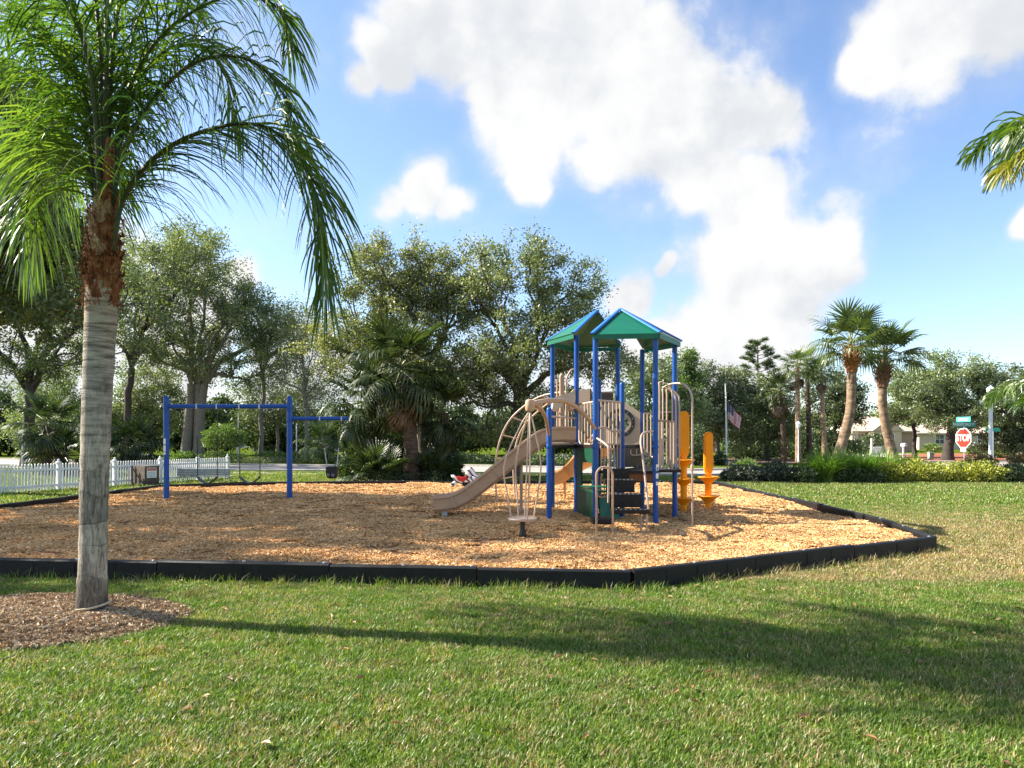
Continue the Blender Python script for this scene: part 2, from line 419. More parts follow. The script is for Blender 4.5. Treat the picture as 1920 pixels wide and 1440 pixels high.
def fast_mesh(name, V, nper, mats, parent=None, loc=None, smooth=False):
    """V: (k*nper, 3) world coordinates, k separate faces of nper vertices"""
    V = np.asarray(V, np.float32)
    org = (world_loc(parent) if parent else np.array(loc if loc is not None else (0, 0, 0))).astype(np.float32)
    me = bpy.data.meshes.new(name)
    nv = len(V); k = nv // nper
    me.vertices.add(nv); me.vertices.foreach_set('co', (V - org).ravel())
    me.loops.add(nv); me.loops.foreach_set('vertex_index', np.arange(nv, dtype=np.int32))
    me.polygons.add(k)
    me.polygons.foreach_set('loop_start', np.arange(0, nv, nper, dtype=np.int32))
    me.materials.append(mats)
    me.update(calc_edges=True)
    return link(name, me, parent, loc)

def grid_strips(name, P, mats, parent=None, loc=None):
    """P: (k, rows, 2, 3): k separate ribbons, each rows x 2 vertices"""
    P = np.asarray(P, np.float32)
    k, rows = P.shape[:2]
    org = (world_loc(parent) if parent else np.array(loc if loc is not None else (0, 0, 0))).astype(np.float32)
    me = bpy.data.meshes.new(name)
    V = P.reshape(-1, 3) - org
    base = (np.arange(k) * rows * 2)[:, None, None]
    r = (np.arange(rows - 1) * 2)[None, :, None]
    q = np.array([0, 1, 3, 2])[None, None, :]
    idx = (base + r + q).astype(np.int32).ravel()
    me.vertices.add(len(V)); me.vertices.foreach_set('co', V.ravel())
    me.loops.add(len(idx)); me.loops.foreach_set('vertex_index', idx)
    me.polygons.add(len(idx) // 4)
    me.polygons.foreach_set('loop_start', np.arange(0, len(idx), 4, dtype=np.int32))
    me.materials.append(mats)
    me.update(calc_edges=True)
    return link(name, me, parent, loc)

def tag(o, label=None, cat=None, group=None, kind=None):
    if label: o['label'] = label
    if cat: o['category'] = cat
    if group: o['group'] = group
    if kind: o['kind'] = kind
    return o

def thing(name, loc, label, cat, group=None):
    o = bpy.data.objects.new(name, None)
    COL.objects.link(o)
    o.location = loc
    o.empty_display_size = 0.1
    return tag(o, label, cat, group)

def bez(p0, p1, p2, n):
    t = np.linspace(0, 1, n)[:, None]
    return (1 - t) ** 2 * np.asarray(p0) + 2 * t * (1 - t) * np.asarray(p1) + t ** 2 * np.asarray(p2)

def spline(pts, n):
    """Catmull-Rom through the points"""
    P = np.asarray([tuple(p) for p in pts], float)
    P = np.vstack([2 * P[0] - P[1], P, 2 * P[-1] - P[-2]])
    out = []
    segs = len(P) - 3
    for s in np.linspace(0, segs, n):
        i = min(int(s), segs - 1); t = s - i
        a, b, c, d = P[i:i + 4]
        out.append(0.5 * ((2 * b) + (c - a) * t + (2 * a - 5 * b + 4 * c - d) * t * t + (3 * b - a - 3 * c + d) * t ** 3))
    return np.array(out)

def rand_unit(n, rng=RNG):
    v = rng.normal(size=(n, 3))
    return v / np.linalg.norm(v, axis=1)[:, None]

def in_poly(x, y, poly):
    x = np.asarray(x); y = np.asarray(y)
    c = np.zeros(x.shape, bool)
    j = len(poly) - 1
    for i in range(len(poly)):
        xi, yi = poly[i]; xj, yj = poly[j]
        c ^= ((yi > y) != (yj > y)) & (x < (xj - xi) * (y - yi) / (yj - yi + 1e-12) + xi)
        j = i
    return c

# ================================================================== SETTING
BED = [(1.18, 6.78), (5.62, 9.12), (6.02, 11.2), (6.10, 13.4), (6.20, 20.9), (-4.2, 20.9), (-8.0, 20.4), (-9.9, 19.1), (-10.15, 13.6), (-10.3, 8.3), (-5.6, 7.42), (-1.88, 7.08)]
MOUND_C, MOUND_R, MOUND_H = (-4.15, 5.58), (1.36, 0.80), 0.11

def mound_z(x, y):
    q = ((x - MOUND_C[0]) / MOUND_R[0]) ** 2 + ((y - MOUND_C[1]) / MOUND_R[1]) ** 2
    return MOUND_H * np.clip(1 - q, 0, 1) ** 1.0

def ground_material():
    m, nt, out = new_mat('lawn_soil')
    g = N(nt, 'ShaderNodeNewGeometry')
    n1 = N(nt, 'ShaderNodeTexNoise', {'Vector': g.outputs['Position'], 'Scale': 0.55, 'Detail': 5.0, 'Roughness': 0.6})
    n2 = N(nt, 'ShaderNodeTexNoise', {'Vector': g.outputs['Position'], 'Scale': 14.0, 'Detail': 6.0, 'Roughness': 0.7})
    a = ramp(nt, n1.outputs['Fac'], [(0.3, (0.060, 0.105, 0.014)), (0.55, (0.105, 0.150, 0.020)), (0.75, (0.160, 0.170, 0.035))])
    b = ramp(nt, n2.outputs['Fac'], [(0.3, (0.45, 0.45, 0.45)), (0.7, (1.25, 1.2, 1.1))])
    mx = N(nt, 'ShaderNodeMix', {'Factor': 1.0, 'A': a, 'B': b}, data_type='RGBA', blend_type='MULTIPLY')
    st = straw_mask(nt, g.outputs['Position'])
    mx2 = N(nt, 'ShaderNodeMix', {'Factor': st, 'A': mx.outputs['Result'], 'B': (0.19, 0.15, 0.075, 1)}, data_type='RGBA')
    bs = N(nt, 'ShaderNodeBsdfDiffuse', {'Color': mx2.outputs['Result']})
    bp = N(nt, 'ShaderNodeBump', {'Strength': 0.9, 'Distance': 0.04, 'Height': n2.outputs['Fac']})
    nt.links.new(bp.outputs[0], bs.inputs['Normal'])
    nt.links.new(bs.outputs[0], out.inputs['Surface'])
    return m

def straw_mask(nt, pos):
    """the dry strip of lawn that lies right of the play area (its own colour, mown edge at the near side)"""
    nz = N(nt, 'ShaderNodeTexNoise', {'Vector': pos, 'Scale': 1.6, 'Detail': 4.0})
    nn = N(nt, 'ShaderNodeMath', {0: nz.outputs['Fac'], 1: 0.5}, operation='SUBTRACT')
    sp = N(nt, 'ShaderNodeSeparateXYZ', {0: pos})
    y1 = N(nt, 'ShaderNodeMath', {0: nn.outputs[0], 1: 0.35, 2: sp.outputs['Y']}, operation='MULTIPLY_ADD')
    y2 = N(nt, 'ShaderNodeMath', {0: nn.outputs[0], 1: 5.0, 2: sp.outputs['Y']}, operation='MULTIPLY_ADD')
    x1 = N(nt, 'ShaderNodeMath', {0: nn.outputs[0], 1: 2.0, 2: sp.outputs['X']}, operation='MULTIPLY_ADD')
    a = N(nt, 'ShaderNodeMapRange', {'Value': y1.outputs[0], 'From Min': 6.98, 'From Max': 7.2})
    b = N(nt, 'ShaderNodeMapRange', {'Value': y2.outputs[0], 'From Min': 11.5, 'From Max': 15.0, 'To Min': 1.0, 'To Max': 0.0})
    c = N(nt, 'ShaderNodeMapRange', {'Value': x1.outputs[0], 'From Min': 1.0, 'From Max': 2.6})
    p = N(nt, 'ShaderNodeMath', {0: a.outputs[0], 1: b.outputs[0]}, operation='MULTIPLY')
    q = N(nt, 'ShaderNodeMath', {0: p.outputs[0], 1: c.outputs[0]}, operation='MULTIPLY')
    return q.outputs[0]

M['lawn'] = ground_material()
lawn = MB()
E_ = 900.0
lawn.add([(-E_, -60, 0), (E_, -60, 0), (E_, E_, 0), (-E_, E_, 0)], [(0, 1, 2, 3)])
tag(lawn.build('lawn', M['lawn']), 'wide mown lawn with green and straw coloured patches', kind='structure')

# wood-chip surface of the play area
def chip_material(name, cols, var_scale=1.2, patchy=0.25):
    m, nt, out = new_mat(name)
    g = N(nt, 'ShaderNodeNewGeometry')
    oi = N(nt, 'ShaderNodeObjectInfo')
    ad = N(nt, 'ShaderNodeMath', {0: g.outputs['Random Per Island'], 1: oi.outputs['Random']}, operation='ADD')
    fr = N(nt, 'ShaderNodeMath', {0: ad.outputs[0]}, operation='FRACT')
    col = ramp(nt, fr.outputs[0], [(i / (len(cols) - 1), c) for i, c in enumerate(cols)])
    nz = N(nt, 'ShaderNodeTexNoise', {'Vector': g.outputs['Position'], 'Scale': var_scale, 'Detail': 4.0})
    v = N(nt, 'ShaderNodeMapRange', {'Value': nz.outputs['Fac'], 'From Min': 0.3, 'From Max': 0.7, 'To Min': 1 - patchy, 'To Max': 1 + patchy})
    mx = N(nt, 'ShaderNodeMix', {'Factor': 1.0, 'A': col, 'B': v.outputs[0]}, data_type='RGBA', blend_type='MULTIPLY')
    bs = N(nt, 'ShaderNodeBsdfDiffuse', {'Color': mx.outputs['Result']})
    nt.links.new(bs.outputs[0], out.inputs['Surface'])
    return m

M['chips'] = chip_material('wood_chips', [(0.28, 0.135, 0.052), (0.50, 0.27, 0.108), (0.63, 0.365, 0.155), (0.72, 0.46, 0.22), (0.78, 0.575, 0.345)])
M['bed'] = solid('wood_chip_bed', (0.36, 0.17, 0.07), 0.95, 0.5, 22, bump=0.8, bscale=40)
M['mound_chips'] = chip_material('grey_brown_mulch_bits', [(0.16, 0.095, 0.05), (0.29, 0.185, 0.10), (0.38, 0.265, 0.155), (0.47, 0.36, 0.235), (0.58, 0.48, 0.35)])
M['mound'] = solid('mound_soil', (0.26, 0.18, 0.125), 0.95, 0.5, 12, bump=0.8, bscale=35)

def bed_z(x, y):
    hol = 0.0
    for hx, hy, hr, hd in ((-7.0, 15.6, .55, .04), (-6.05, 15.6, .55, .04), (-4.15, 15.6, .45, .035), (-1.75, 12.4, .5, .035), (.2, 9.6, .5, .03), (1.5, 9.6, .7, .03), (3.4, 12.6, .6, .03)):
        hol = hol + hd * np.exp(-((x - hx) ** 2 + (y - hy) ** 2) / hr ** 2)
    return 0.10 - hol + 0.022 * np.sin(x * 1.7 + 0.6 * y) + 0.018 * np.sin(1.1 * y - 0.8 * x + 1.3) + 0.012 * np.sin(3.1 * x + 2.3 * y)

def build_bed():
    inner = [Vector((p[0], p[1])) for p in BED]
    xs = np.arange(-10.6, 6.6, 0.1); ys = np.arange(6.6, 21.3, 0.1)
    XX, YY = np.meshgrid(xs, ys)
    ZZ = bed_z(XX, YY)
    nx = len(xs)
    V = np.stack([XX, YY, ZZ], -1).reshape(-1, 3)
    ins = in_poly(XX + 0.1, YY + 0.1, BED)
    corner = in_poly(XX, YY, BED)
    fs = []
    for j in range(len(ys) - 1):
        for i in range(nx - 1):
            if corner[j, i] and corner[j, i + 1] and corner[j + 1, i] and corner[j + 1, i + 1]:
                a = j * nx + i
                fs.append((a, a + 1, a + nx + 1, a + nx))
    mb = MB()
    # a skirt sheet reaches the border, slightly lower than the undulating middle
    mb.add([(p[0], p[1], 0.02) for p in BED], [tuple(range(len(BED)))])
    mb.add(V, fs)
    return mb.build('wood_chip_bed', M['bed'], smooth=60)
tag(build_bed(), 'play area floor of orange wood chips inside a black border', kind='structure')

# mound of soil under the near palm
def build_mound():
    mb = MB()
    rings, seg = 10, 48
    V = [(MOUND_C[0], MOUND_C[1], MOUND_H)]
    for i in range(1, rings + 1):
        f = i / rings * 1.06
        for j in range(seg):
            a = 2 * PI * j / seg
            wob = 1 + 0.05 * math.sin(3 * a + 1) + 0.04 * math.sin(7 * a)
            x = MOUND_C[0] + MOUND_R[0] * f * wob * math.cos(a); y = MOUND_C[1] + MOUND_R[1] * f * wob * math.sin(a)
            z = float(mound_z(x, y)) + (0.010 * math.sin(9 * x + 5 * y) * (1 - f) if f < 1 else 0) - (0.01 if f > 1 else 0)
            V.append((x, y, z + 0.006))
    fs = [(0, 1 + j, 1 + (j + 1) % seg) for j in range(seg)]
    for i in range(rings - 1):
        fs += [(1 + i * seg + j, 1 + (i + 1) * seg + j, 1 + (i + 1) * seg + (j + 1) % seg, 1 + i * seg + (j + 1) % seg) for j in range(seg)]
    mb.add(V, fs)
    return mb.build('soil_mound', M['mound'], smooth=60)
tag(build_mound(), 'low mound of grey brown mulch round the foot of the near palm', kind='structure')

def ribbon(name, rows, z, mat, th=None):
    """rows: (px, Ynear, Yfar) -> flat strip"""
    mb = MB()
    n = len(rows)
    near = [((px - 960) / F * a, a) for px, a, b in rows]
    far = [((px - 960) / F * b, b) for px, a, b in rows]
    V = [(x, y, z) for x, y in near] + [(x, y, z) for x, y in far]
    fs = [(i, i + 1, n + i + 1, n + i) for i in range(n - 1)]
    if th:
        V += [(x, y, z - th) for x, y in near] + [(x, y, z - th) for x, y in far]
        fs += [(2 * n + i, 2 * n + i + 1, i + 1, i) for i in range(n - 1)]
        fs += [(n + i, n + i + 1, 3 * n + i + 1, 3 * n + i) for i in range(n - 1)]
    mb.add(V, fs)
    return tag(mb.build(name, mat), kind='structure')

ROAD = [(-700, 50, 66), (-300, 44, 57), (30, 37.6, 48), (250, 34, 43), (450, 31.5, 37.8), (600, 31, 36.3), (870, 29.3, 36.5), (1100, 28.3, 33.5),
        (1300, 27.5, 31.5), (1500, 27.3, 34), (1640, 28.5, 41.5), (1760, 30.5, 43), (1920, 31.5, 42), (2300, 32, 43), (2800, 33, 45)]
ribbon('road', ROAD, 0.008, M['road'])
ribbon('near_kerb', [(p, a - 0.45, a) for p, a, b in ROAD], 0.10, M['concrete'], 0.10)
ribbon('far_kerb', [(p, b, b + 0.35) for p, a, b in ROAD if p < 1600], 0.10, M['concrete'], 0.10)
ribbon('far_kerb', [(p, b, b + 0.35) for p, a, b in ROAD if p > 1600], 0.10, M['concrete'], 0.10)
ribbon('sidewalk', [(-300, 41, 42.3), (250, 31.6, 32.5), (560, 28.3, 29.1), (700, 28.0, 28.8), (1000, 26.8, 27.5), (1230, 26.0, 26.7), (1480, 25.8, 26.5)], 0.012, M['concrete'])
ribbon('driveway', [(1560, 56, 66), (1640, 55, 67), (1720, 55, 66)], 0.008, M['drive'])
ribbon('red_mulch_bed', [(1668, 46, 60), (1720, 44.5, 66), (1800, 44, 68), (1880, 44.5, 60), (1960, 45, 55)], 0.02, M['red_mulch'])
ribbon('shaded_soil_bed', [(1290, 38.5, 50), (1400, 39.5, 52), (1520, 41.5, 52), (1570, 42, 50)], 0.012, M['brown_soil'])
ribbon('palm_soil_bed', [(640, 21.6, 24.0), (690, 21.3, 25.5), (760, 21.15, 26), (850, 21.15, 26), (900, 21.3, 25)], 0.012, M['brown_soil'])
ribbon('leaf_litter_strip', [(-200, 15.5, 17.6), (0, 17.9, 20.6), (120, 19.3, 22.3), (280, 22.4, 26.5)], 0.010, M['brown_soil'])
ribbon('shrub_bed_soil', [(1362, 22.7, 25.4), (1450, 22.3, 26), (1550, 22.0, 26.6), (1700, 22.2, 26.8), (1920, 22.6, 27), (2150, 23, 28)], 0.012, M['brown_soil'])

# ================================================================== GRASS AND CHIPS (stuff, instanced tufts)
def tuft_mesh(name, mat, nbl, rad, hmin, hmax, wid, seed, lean=0.6):
    rng = np.random.default_rng(seed)
    ang = rng.uniform(0, 2 * PI, nbl); rr = rad * np.sqrt(rng.uniform(0, 1, nbl))
    base = np.stack([rr * np.cos(ang), rr * np.sin(ang), np.full(nbl, -0.004)], 1)
    h = rng.uniform(hmin, hmax, nbl)
    la = rng.uniform(0, 2 * PI, nbl); le = rng.uniform(0.1, lean, nbl) * h
    d = np.stack([np.cos(la), np.sin(la), np.zeros(nbl)], 1)
    sd = np.stack([-np.sin(la + rng.uniform(-1, 1, nbl)), np.cos(la), np.zeros(nbl)], 1)
    P = np.empty((nbl, 3, 2, 3))
    for i, (t, w) in enumerate(((0, 1.0), (0.55, 0.9), (1.0, 0.12))):
        c = base + d * (le * t ** 1.8)[:, None] + np.array([0, 0, 1.0]) * (h * (t - 0.25 * t * t * le / np.maximum(h, 1e-6)))[:, None]
        P[:, i, 0] = c - sd * wid * w / 2
        P[:, i, 1] = c + sd * wid * w / 2
    k, rows = P.shape[:2]
    me = bpy.data.meshes.new(name)
    V = P.reshape(-1, 3)
    fs = [(b * 6 + r * 2, b * 6 + r * 2 + 1, b * 6 + r * 2 + 3, b * 6 + r * 2 + 2) for b in range(k) for r in range(2)]
    me.from_pydata(V.tolist(), [], fs)
    me.materials.append(mat)
    return bpy.data.objects.new(name, me)

def chip_mesh(name, mat, n, rad, lmin, lmax, seed, tilt=0.35, wf=0.28):
    rng = np.random.default_rng(seed)
    mb = MB()
    for i in range(n):
        L = rng.uniform(lmin, lmax); w = L * rng.uniform(wf * 0.6, wf * 1.3); t = rng.uniform(0.003, 0.008)
        a = rng.uniform(0, 2 * PI); r = rad * math.sqrt(rng.uniform())
        x, y = r * math.cos(a), r * math.sin(a)
        m = Euler((rng.uniform(-tilt, tilt), rng.uniform(-tilt, tilt), rng.uniform(0, 2 * PI))).to_matrix()
        pts = [(-L / 2, -w / 2, -t / 2), (L / 2, -w * .3, -t / 2), (L / 2, w * .3, -t / 2), (-L / 2, w / 2, -t / 2),
               (-L / 2, -w / 2, t / 2), (L / 2, -w * .3, t / 2), (L / 2, w * .3, t / 2), (-L / 2, w / 2, t / 2)]
        V = [tuple(m @ Vector(p) + Vector((x, y, rng.uniform(0.0, 0.018)))) for p in pts]
        mb.add(V, [(4, 5, 6, 7), (0, 1, 5, 4), (1, 2, 6, 5), (2, 3, 7, 6), (3, 0, 4, 7)])
    me = bpy.data.meshes.new(name)
    me.from_pydata(np.concatenate(mb.v).tolist(), [], mb.f)
    me.materials.append(mat)
    return bpy.data.objects.new(name, me)

def scatter(name, pts, sources, smin, smax, mat, label, tilt=0.0):
    """one stuff object: a cloud of points on which geometry nodes set the source meshes"""
    me = bpy.data.meshes.new(name)
    me.vertices.add(len(pts)); me.vertices.foreach_set('co', np.asarray(pts, np.float32).ravel())
    me.update()
    o = link(name, me)
    ng = bpy.data.node_groups.new(name + '_nodes', 'GeometryNodeTree')
    ng.interface.new_socket('Geometry', in_out='INPUT', socket_type='NodeSocketGeometry')
    ng.interface.new_socket('Geometry', in_out='OUTPUT', socket_type='NodeSocketGeometry')
    nn, ll = ng.nodes, ng.links
    gi, go = nn.new('NodeGroupInput'), nn.new('NodeGroupOutput')
    g2i = nn.new('GeometryNodeGeometryToInstance')
    for s in sources:
        oi = nn.new('GeometryNodeObjectInfo'); oi.inputs['Object'].default_value = s
        oi.inputs['As Instance'].default_value = False
        ll.new(oi.outputs['Geometry'], g2i.inputs[0])
    m2p = nn.new('GeometryNodeMeshToPoints')
    ll.new(gi.outputs[0], m2p.inputs['Mesh'])
    iop = nn.new('GeometryNodeInstanceOnPoints')
    iop.inputs['Pick Instance'].default_value = True
    rv = nn.new('FunctionNodeRandomValue'); rv.data_type = 'FLOAT_VECTOR'
    rv.inputs['Min'].default_value = (-tilt, -tilt, 0); rv.inputs['Max'].default_value = (tilt, tilt, 2 * PI)
    rs = nn.new('FunctionNodeRandomValue'); rs.data_type = 'FLOAT'
    rs.inputs[2].default_value = smin; rs.inputs[3].default_value = smax; rs.inputs['Seed'].default_value = 3
    ri = nn.new('FunctionNodeRandomValue'); ri.data_type = 'INT'
    ri.inputs[4].default_value = 0; ri.inputs[5].default_value = len(sources) - 1; ri.inputs['Seed'].default_value = 9
    ll.new(m2p.outputs[0], iop.inputs['Points'])
    ll.new(g2i.outputs[0], iop.inputs['Instance'])
    ll.new(ri.outputs[2], iop.inputs['Instance Index'])
    ll.new(rv.outputs[0], iop.inputs['Rotation'])
    ll.new(rs.outputs[1], iop.inputs['Scale'])
    ll.new(iop.outputs[0], go.inputs[0])
    md = o.modifiers.new('scatter', 'NODES'); md.node_group = ng
    return tag(o, label, kind='stuff')

def grass_material(name, greens, straws, straw_base=0.22):
    m, nt, out = new_mat(name)
    g = N(nt, 'ShaderNodeNewGeometry')
    oi = N(nt, 'ShaderNodeObjectInfo')
    ad = N(nt, 'ShaderNodeMath', {0: g.outputs['Random Per Island'], 1: oi.outputs['Random']}, operation='ADD')
    fr = N(nt, 'ShaderNodeMath', {0: ad.outputs[0]}, operation='FRACT')
    a3 = N(nt, 'ShaderNodeMath', {0: g.outputs['Random Per Island'], 1: 7.31, 2: oi.outputs['Random']}, operation='MULTIPLY_ADD')
    f3 = N(nt, 'ShaderNodeMath', {0: a3.outputs[0]}, operation='FRACT')
    gc = ramp(nt, fr.outputs[0], [(i / (len(greens) - 1), c) for i, c in enumerate(greens)])
    sc = ramp(nt, fr.outputs[0], [(i / (len(straws) - 1), c) for i, c in enumerate(straws)])
    nz = N(nt, 'ShaderNodeTexNoise', {'Vector': g.outputs['Position'], 'Scale': 1.1, 'Detail': 5.0, 'Roughness': 0.65})
    nz2 = N(nt, 'ShaderNodeTexNoise', {'Vector': g.outputs['Position'], 'Scale': 5.0, 'Detail': 3.0})
    p1 = N(nt, 'ShaderNodeMapRange', {'Value': nz.outputs['Fac'], 'From Min': 0.38, 'From Max': 0.72, 'To Min': straw_base * 0.25, 'To Max': straw_base * 2.3})
    p2 = N(nt, 'ShaderNodeMapRange', {'Value': nz2.outputs['Fac'], 'From Min': 0.35, 'From Max': 0.7, 'To Min': -0.22, 'To Max': 0.34})
    st = straw_mask(nt, g.outputs['Position'])
    p = N(nt, 'ShaderNodeMath', {0: p1.outputs[0], 1: p2.outputs[0]}, operation='ADD')
    p3 = N(nt, 'ShaderNodeMath', {0: st, 1: 0.62, 2: p.outputs[0]}, operation='MULTIPLY_ADD')
    lt = N(nt, 'ShaderNodeMath', {0: f3.outputs[0], 1: p3.outputs[0]}, operation='LESS_THAN')
    col = N(nt, 'ShaderNodeMix', {'Factor': lt.outputs[0], 'A': gc, 'B': sc}, data_type='RGBA').outputs['Result']
    nz3 = N(nt, 'ShaderNodeTexNoise', {'Vector': g.outputs['Position'], 'Scale': 2.6, 'Detail': 5.0, 'Roughness': 0.7})
    tone = ramp(nt, nz3.outputs['Fac'], [(0.32, (0.74, 0.82, 0.74)), (0.5, (1.0, 1.0, 1.0)), (0.68, (1.28, 1.2, 1.1))])
    col = N(nt, 'ShaderNodeMix', {'Factor': 1.0, 'A': col, 'B': tone}, data_type='RGBA', blend_type='MULTIPLY').outputs['Result']
    d = N(nt, 'ShaderNodeBsdfDiffuse', {'Color': col})
    tm = N(nt, 'ShaderNodeMix', {'Factor': 1.0, 'A': col, 'B': (1.25, 1.3, 0.6, 1)}, data_type='RGBA', blend_type='MULTIPLY')
    t = N(nt, 'ShaderNodeBsdfTranslucent', {'Color': tm.outputs['Result']})
    mx = N(nt, 'ShaderNodeMixShader', {0: 0.4, 1: d.outputs[0], 2: t.outputs[0]})
    gl = N(nt, 'ShaderNodeBsdfGlossy', {'Color': (1, 1, 1, 1), 'Roughness': 0.45})
    m3 = N(nt, 'ShaderNodeMixShader', {0: 0.035, 1: mx.outputs[0], 2: gl.outputs[0]})
    nt.links.new(m3.outputs[0], out.inputs['Surface'])
    return m

M['grass'] = grass_material('grass_blades', [(0.060, 0.122, 0.012), (0.104, 0.186, 0.020), (0.160, 0.252, 0.032), (0.25, 0.325, 0.062)],
                            [(0.17, 0.10, 0.038), (0.31, 0.225, 0.095), (0.44, 0.35, 0.18), (0.52, 0.45, 0.28)], 0.19)

def road_near_y(x, y):
    px = 960 + F * np.asarray(x) / np.maximum(np.asarray(y), 0.1)
    return np.interp(px, [r[0] for r in ROAD], [r[1] for r in ROAD])

def lawn_points(y0, y1, dens, seed, margin=1.6, jit=True):
    rng = np.random.default_rng(seed)
    xm = 0.75 * y1 + margin
    n = int(2 * xm * (y1 - y0) * dens)
    x = rng.uniform(-xm, xm, n); y = rng.uniform(y0, y1, n)
    keep = np.abs(x) < 0.75 * y + margin
    keep &= ~in_poly(x, y, BED_OUT)
    q = ((x - MOUND_C[0]) / MOUND_R[0]) ** 2 + ((y - MOUND_C[1]) / MOUND_R[1]) ** 2
    a = np.arctan2((y - MOUND_C[1]) / MOUND_R[1], (x - MOUND_C[0]) / MOUND_R[0])
    keep &= q > (0.93 + 0.06 * np.sin(3 * a + 1) + 0.08 * np.sin(9 * a) + rng.uniform(-0.12, 0.08, n)) ** 2
    keep &= y < road_near_y(x, y) - 0.6
    return np.stack([x, y, np.zeros(n)], 1)[keep]

def offset_poly(poly, d):
    out = []
    n = len(poly)
    for i in range(n):
        p0, p1, p2 = Vector(poly[i - 1]), Vector(poly[i]), Vector(poly[(i + 1) % n])
        e1, e2 = (p1 - p0).normalized(), (p2 - p1).normalized()
        n1, n2 = Vector((e1.y, -e1.x)), Vector((e2.y, -e2.x))
        b = (n1 + n2).normalized()
        out.append(tuple(p1 + b * d / max(0.4, b.dot(n1))))
    return out
BED_OUT = offset_poly(BED, 0.10)

tA = [tuft_mesh('tuft', M['grass'], 60, 0.085, 0.018, 0.048, 0.0052, 100 + i, 1.0) for i in range(6)]
tB = [tuft_mesh('tuft', M['grass'], 54, 0.16, 0.02, 0.05, 0.009, 200 + i, 1.0) for i in range(5)]
tC = [tuft_mesh('tuft', M['grass'], 40, 0.30, 0.035, 0.08, 0.018, 300 + i, 0.9) for i in range(4)]
tE = [tuft_mesh('tuft', M['grass'], 14, 0.08, 0.04, 0.14, 0.0050, 400 + i, 1.2) for i in range(4)]
pn = np.concatenate([lawn_points(2.4, 4.6, 330, 1), lawn_points(4.6, 7.6, 260, 2)])
scatter('lawn_grass', pn, tA, 0.75, 1.25, M['grass'], 'short lawn grass with dry blades in front of the play area')
pm = np.concatenate([lawn_points(7.4, 10.5, 120, 3), lawn_points(10.5, 15.5, 70, 4, 3)])
scatter('lawn_grass', pm, tB, 0.75, 1.25, M['grass'], 'short straw coloured and green grass beside the play area')
pf = np.concatenate([lawn_points(15.5, 22, 22, 5, 4), lawn_points(22, 31, 12, 6, 5)])
scatter('lawn_grass', pf, tC, 0.8, 1.3, M['grass'], 'green grass between the play area and the road')
# longer grass left by the mower along the border
rng_e = np.random.default_rng(21)
edge_pts = []
for (a, b, n) in ((BED_OUT[-1], BED_OUT[0], 60), (BED_OUT[0], BED_OUT[1], 75), (BED_OUT[-2], BED_OUT[-1], 40), (BED_OUT[-3], BED_OUT[-2], 45)):
    t = rng_e.uniform(0, 1, n) ** 1.0
    p = np.outer(1 - t, a) + np.outer(t, b)
    nv = np.array([b[1] - a[1], -(b[0] - a[0])]); nv = nv / np.linalg.norm(nv)
    p += nv * rng_e.uniform(0.0, 0.10, n)[:, None]
    edge_pts.append(np.column_stack([p, np.zeros(n)]))
scatter('edge_grass', np.concatenate(edge_pts), tE, 0.6, 1.15, M['grass'], 'longer grass wisps along the foot of the black border')

cA = [chip_mesh('chip_patch', M['chips'], 210, 0.17, 0.018, 0.055, 500 + i, 0.35, 0.36) for i in range(5)]
cB = [chip_mesh('chip_patch', M['chips'], 190, 0.30, 0.035, 0.085, 520 + i, 0.3, 0.40) for i in range(4)]
def bed_points(y0, y1, dens, seed, ins=0.12):
    rng = np.random.default_rng(seed)
    n = int(17.5 * (y1 - y0) * dens)
    x = rng.uniform(-10.6, 6.8, n); y = rng.uniform(y0, y1, n)
    keep = in_poly(x, y, offset_poly(BED, -ins)) & (np.abs(x) < 0.75 * y + 2.0)
    return np.stack([x, y, bed_z(x, y)], 1)[keep]
scatter('wood_chips', bed_points(6.6, 12.5, 40, 31, 0.17), cA, 0.8, 1.25, M['chips'], 'orange wood chips in the near half of the play area', 0.10)
scatter('wood_chips', bed_points(12.5, 21.2, 17, 32, 0.24), cB, 0.8, 1.25, M['chips'], 'orange wood chips in the far half of the play area', 0.08)

cM = [chip_mesh('mulch_patch', M['mound_chips'], 170, 0.12, 0.008, 0.042, 540 + i, 0.5, 0.24) for i in range(4)]
rng_m = np.random.default_rng(41)
mx_ = rng_m.uniform(-1.05, 1.05, 1500); my_ = rng_m.uniform(-1.05, 1.05, 1500)
kk = mx_ ** 2 + my_ ** 2 < 1.0
mx_ = MOUND_C[0] + MOUND_R[0] * mx_[kk]; my_ = MOUND_C[1] + MOUND_R[1] * my_[kk]
kk = (mx_ + 3.49) ** 2 + (my_ - 5.67) ** 2 > 0.17 ** 2
mx_, my_ = mx_[kk], my_[kk]
scatter('mound_mulch', np.stack([mx_, my_, mound_z(mx_, my_) + 0.004], 1), cM, 0.7, 1.2, M['mound_chips'], 'grey brown mulch bits strewn over the palm mound', 0.1)

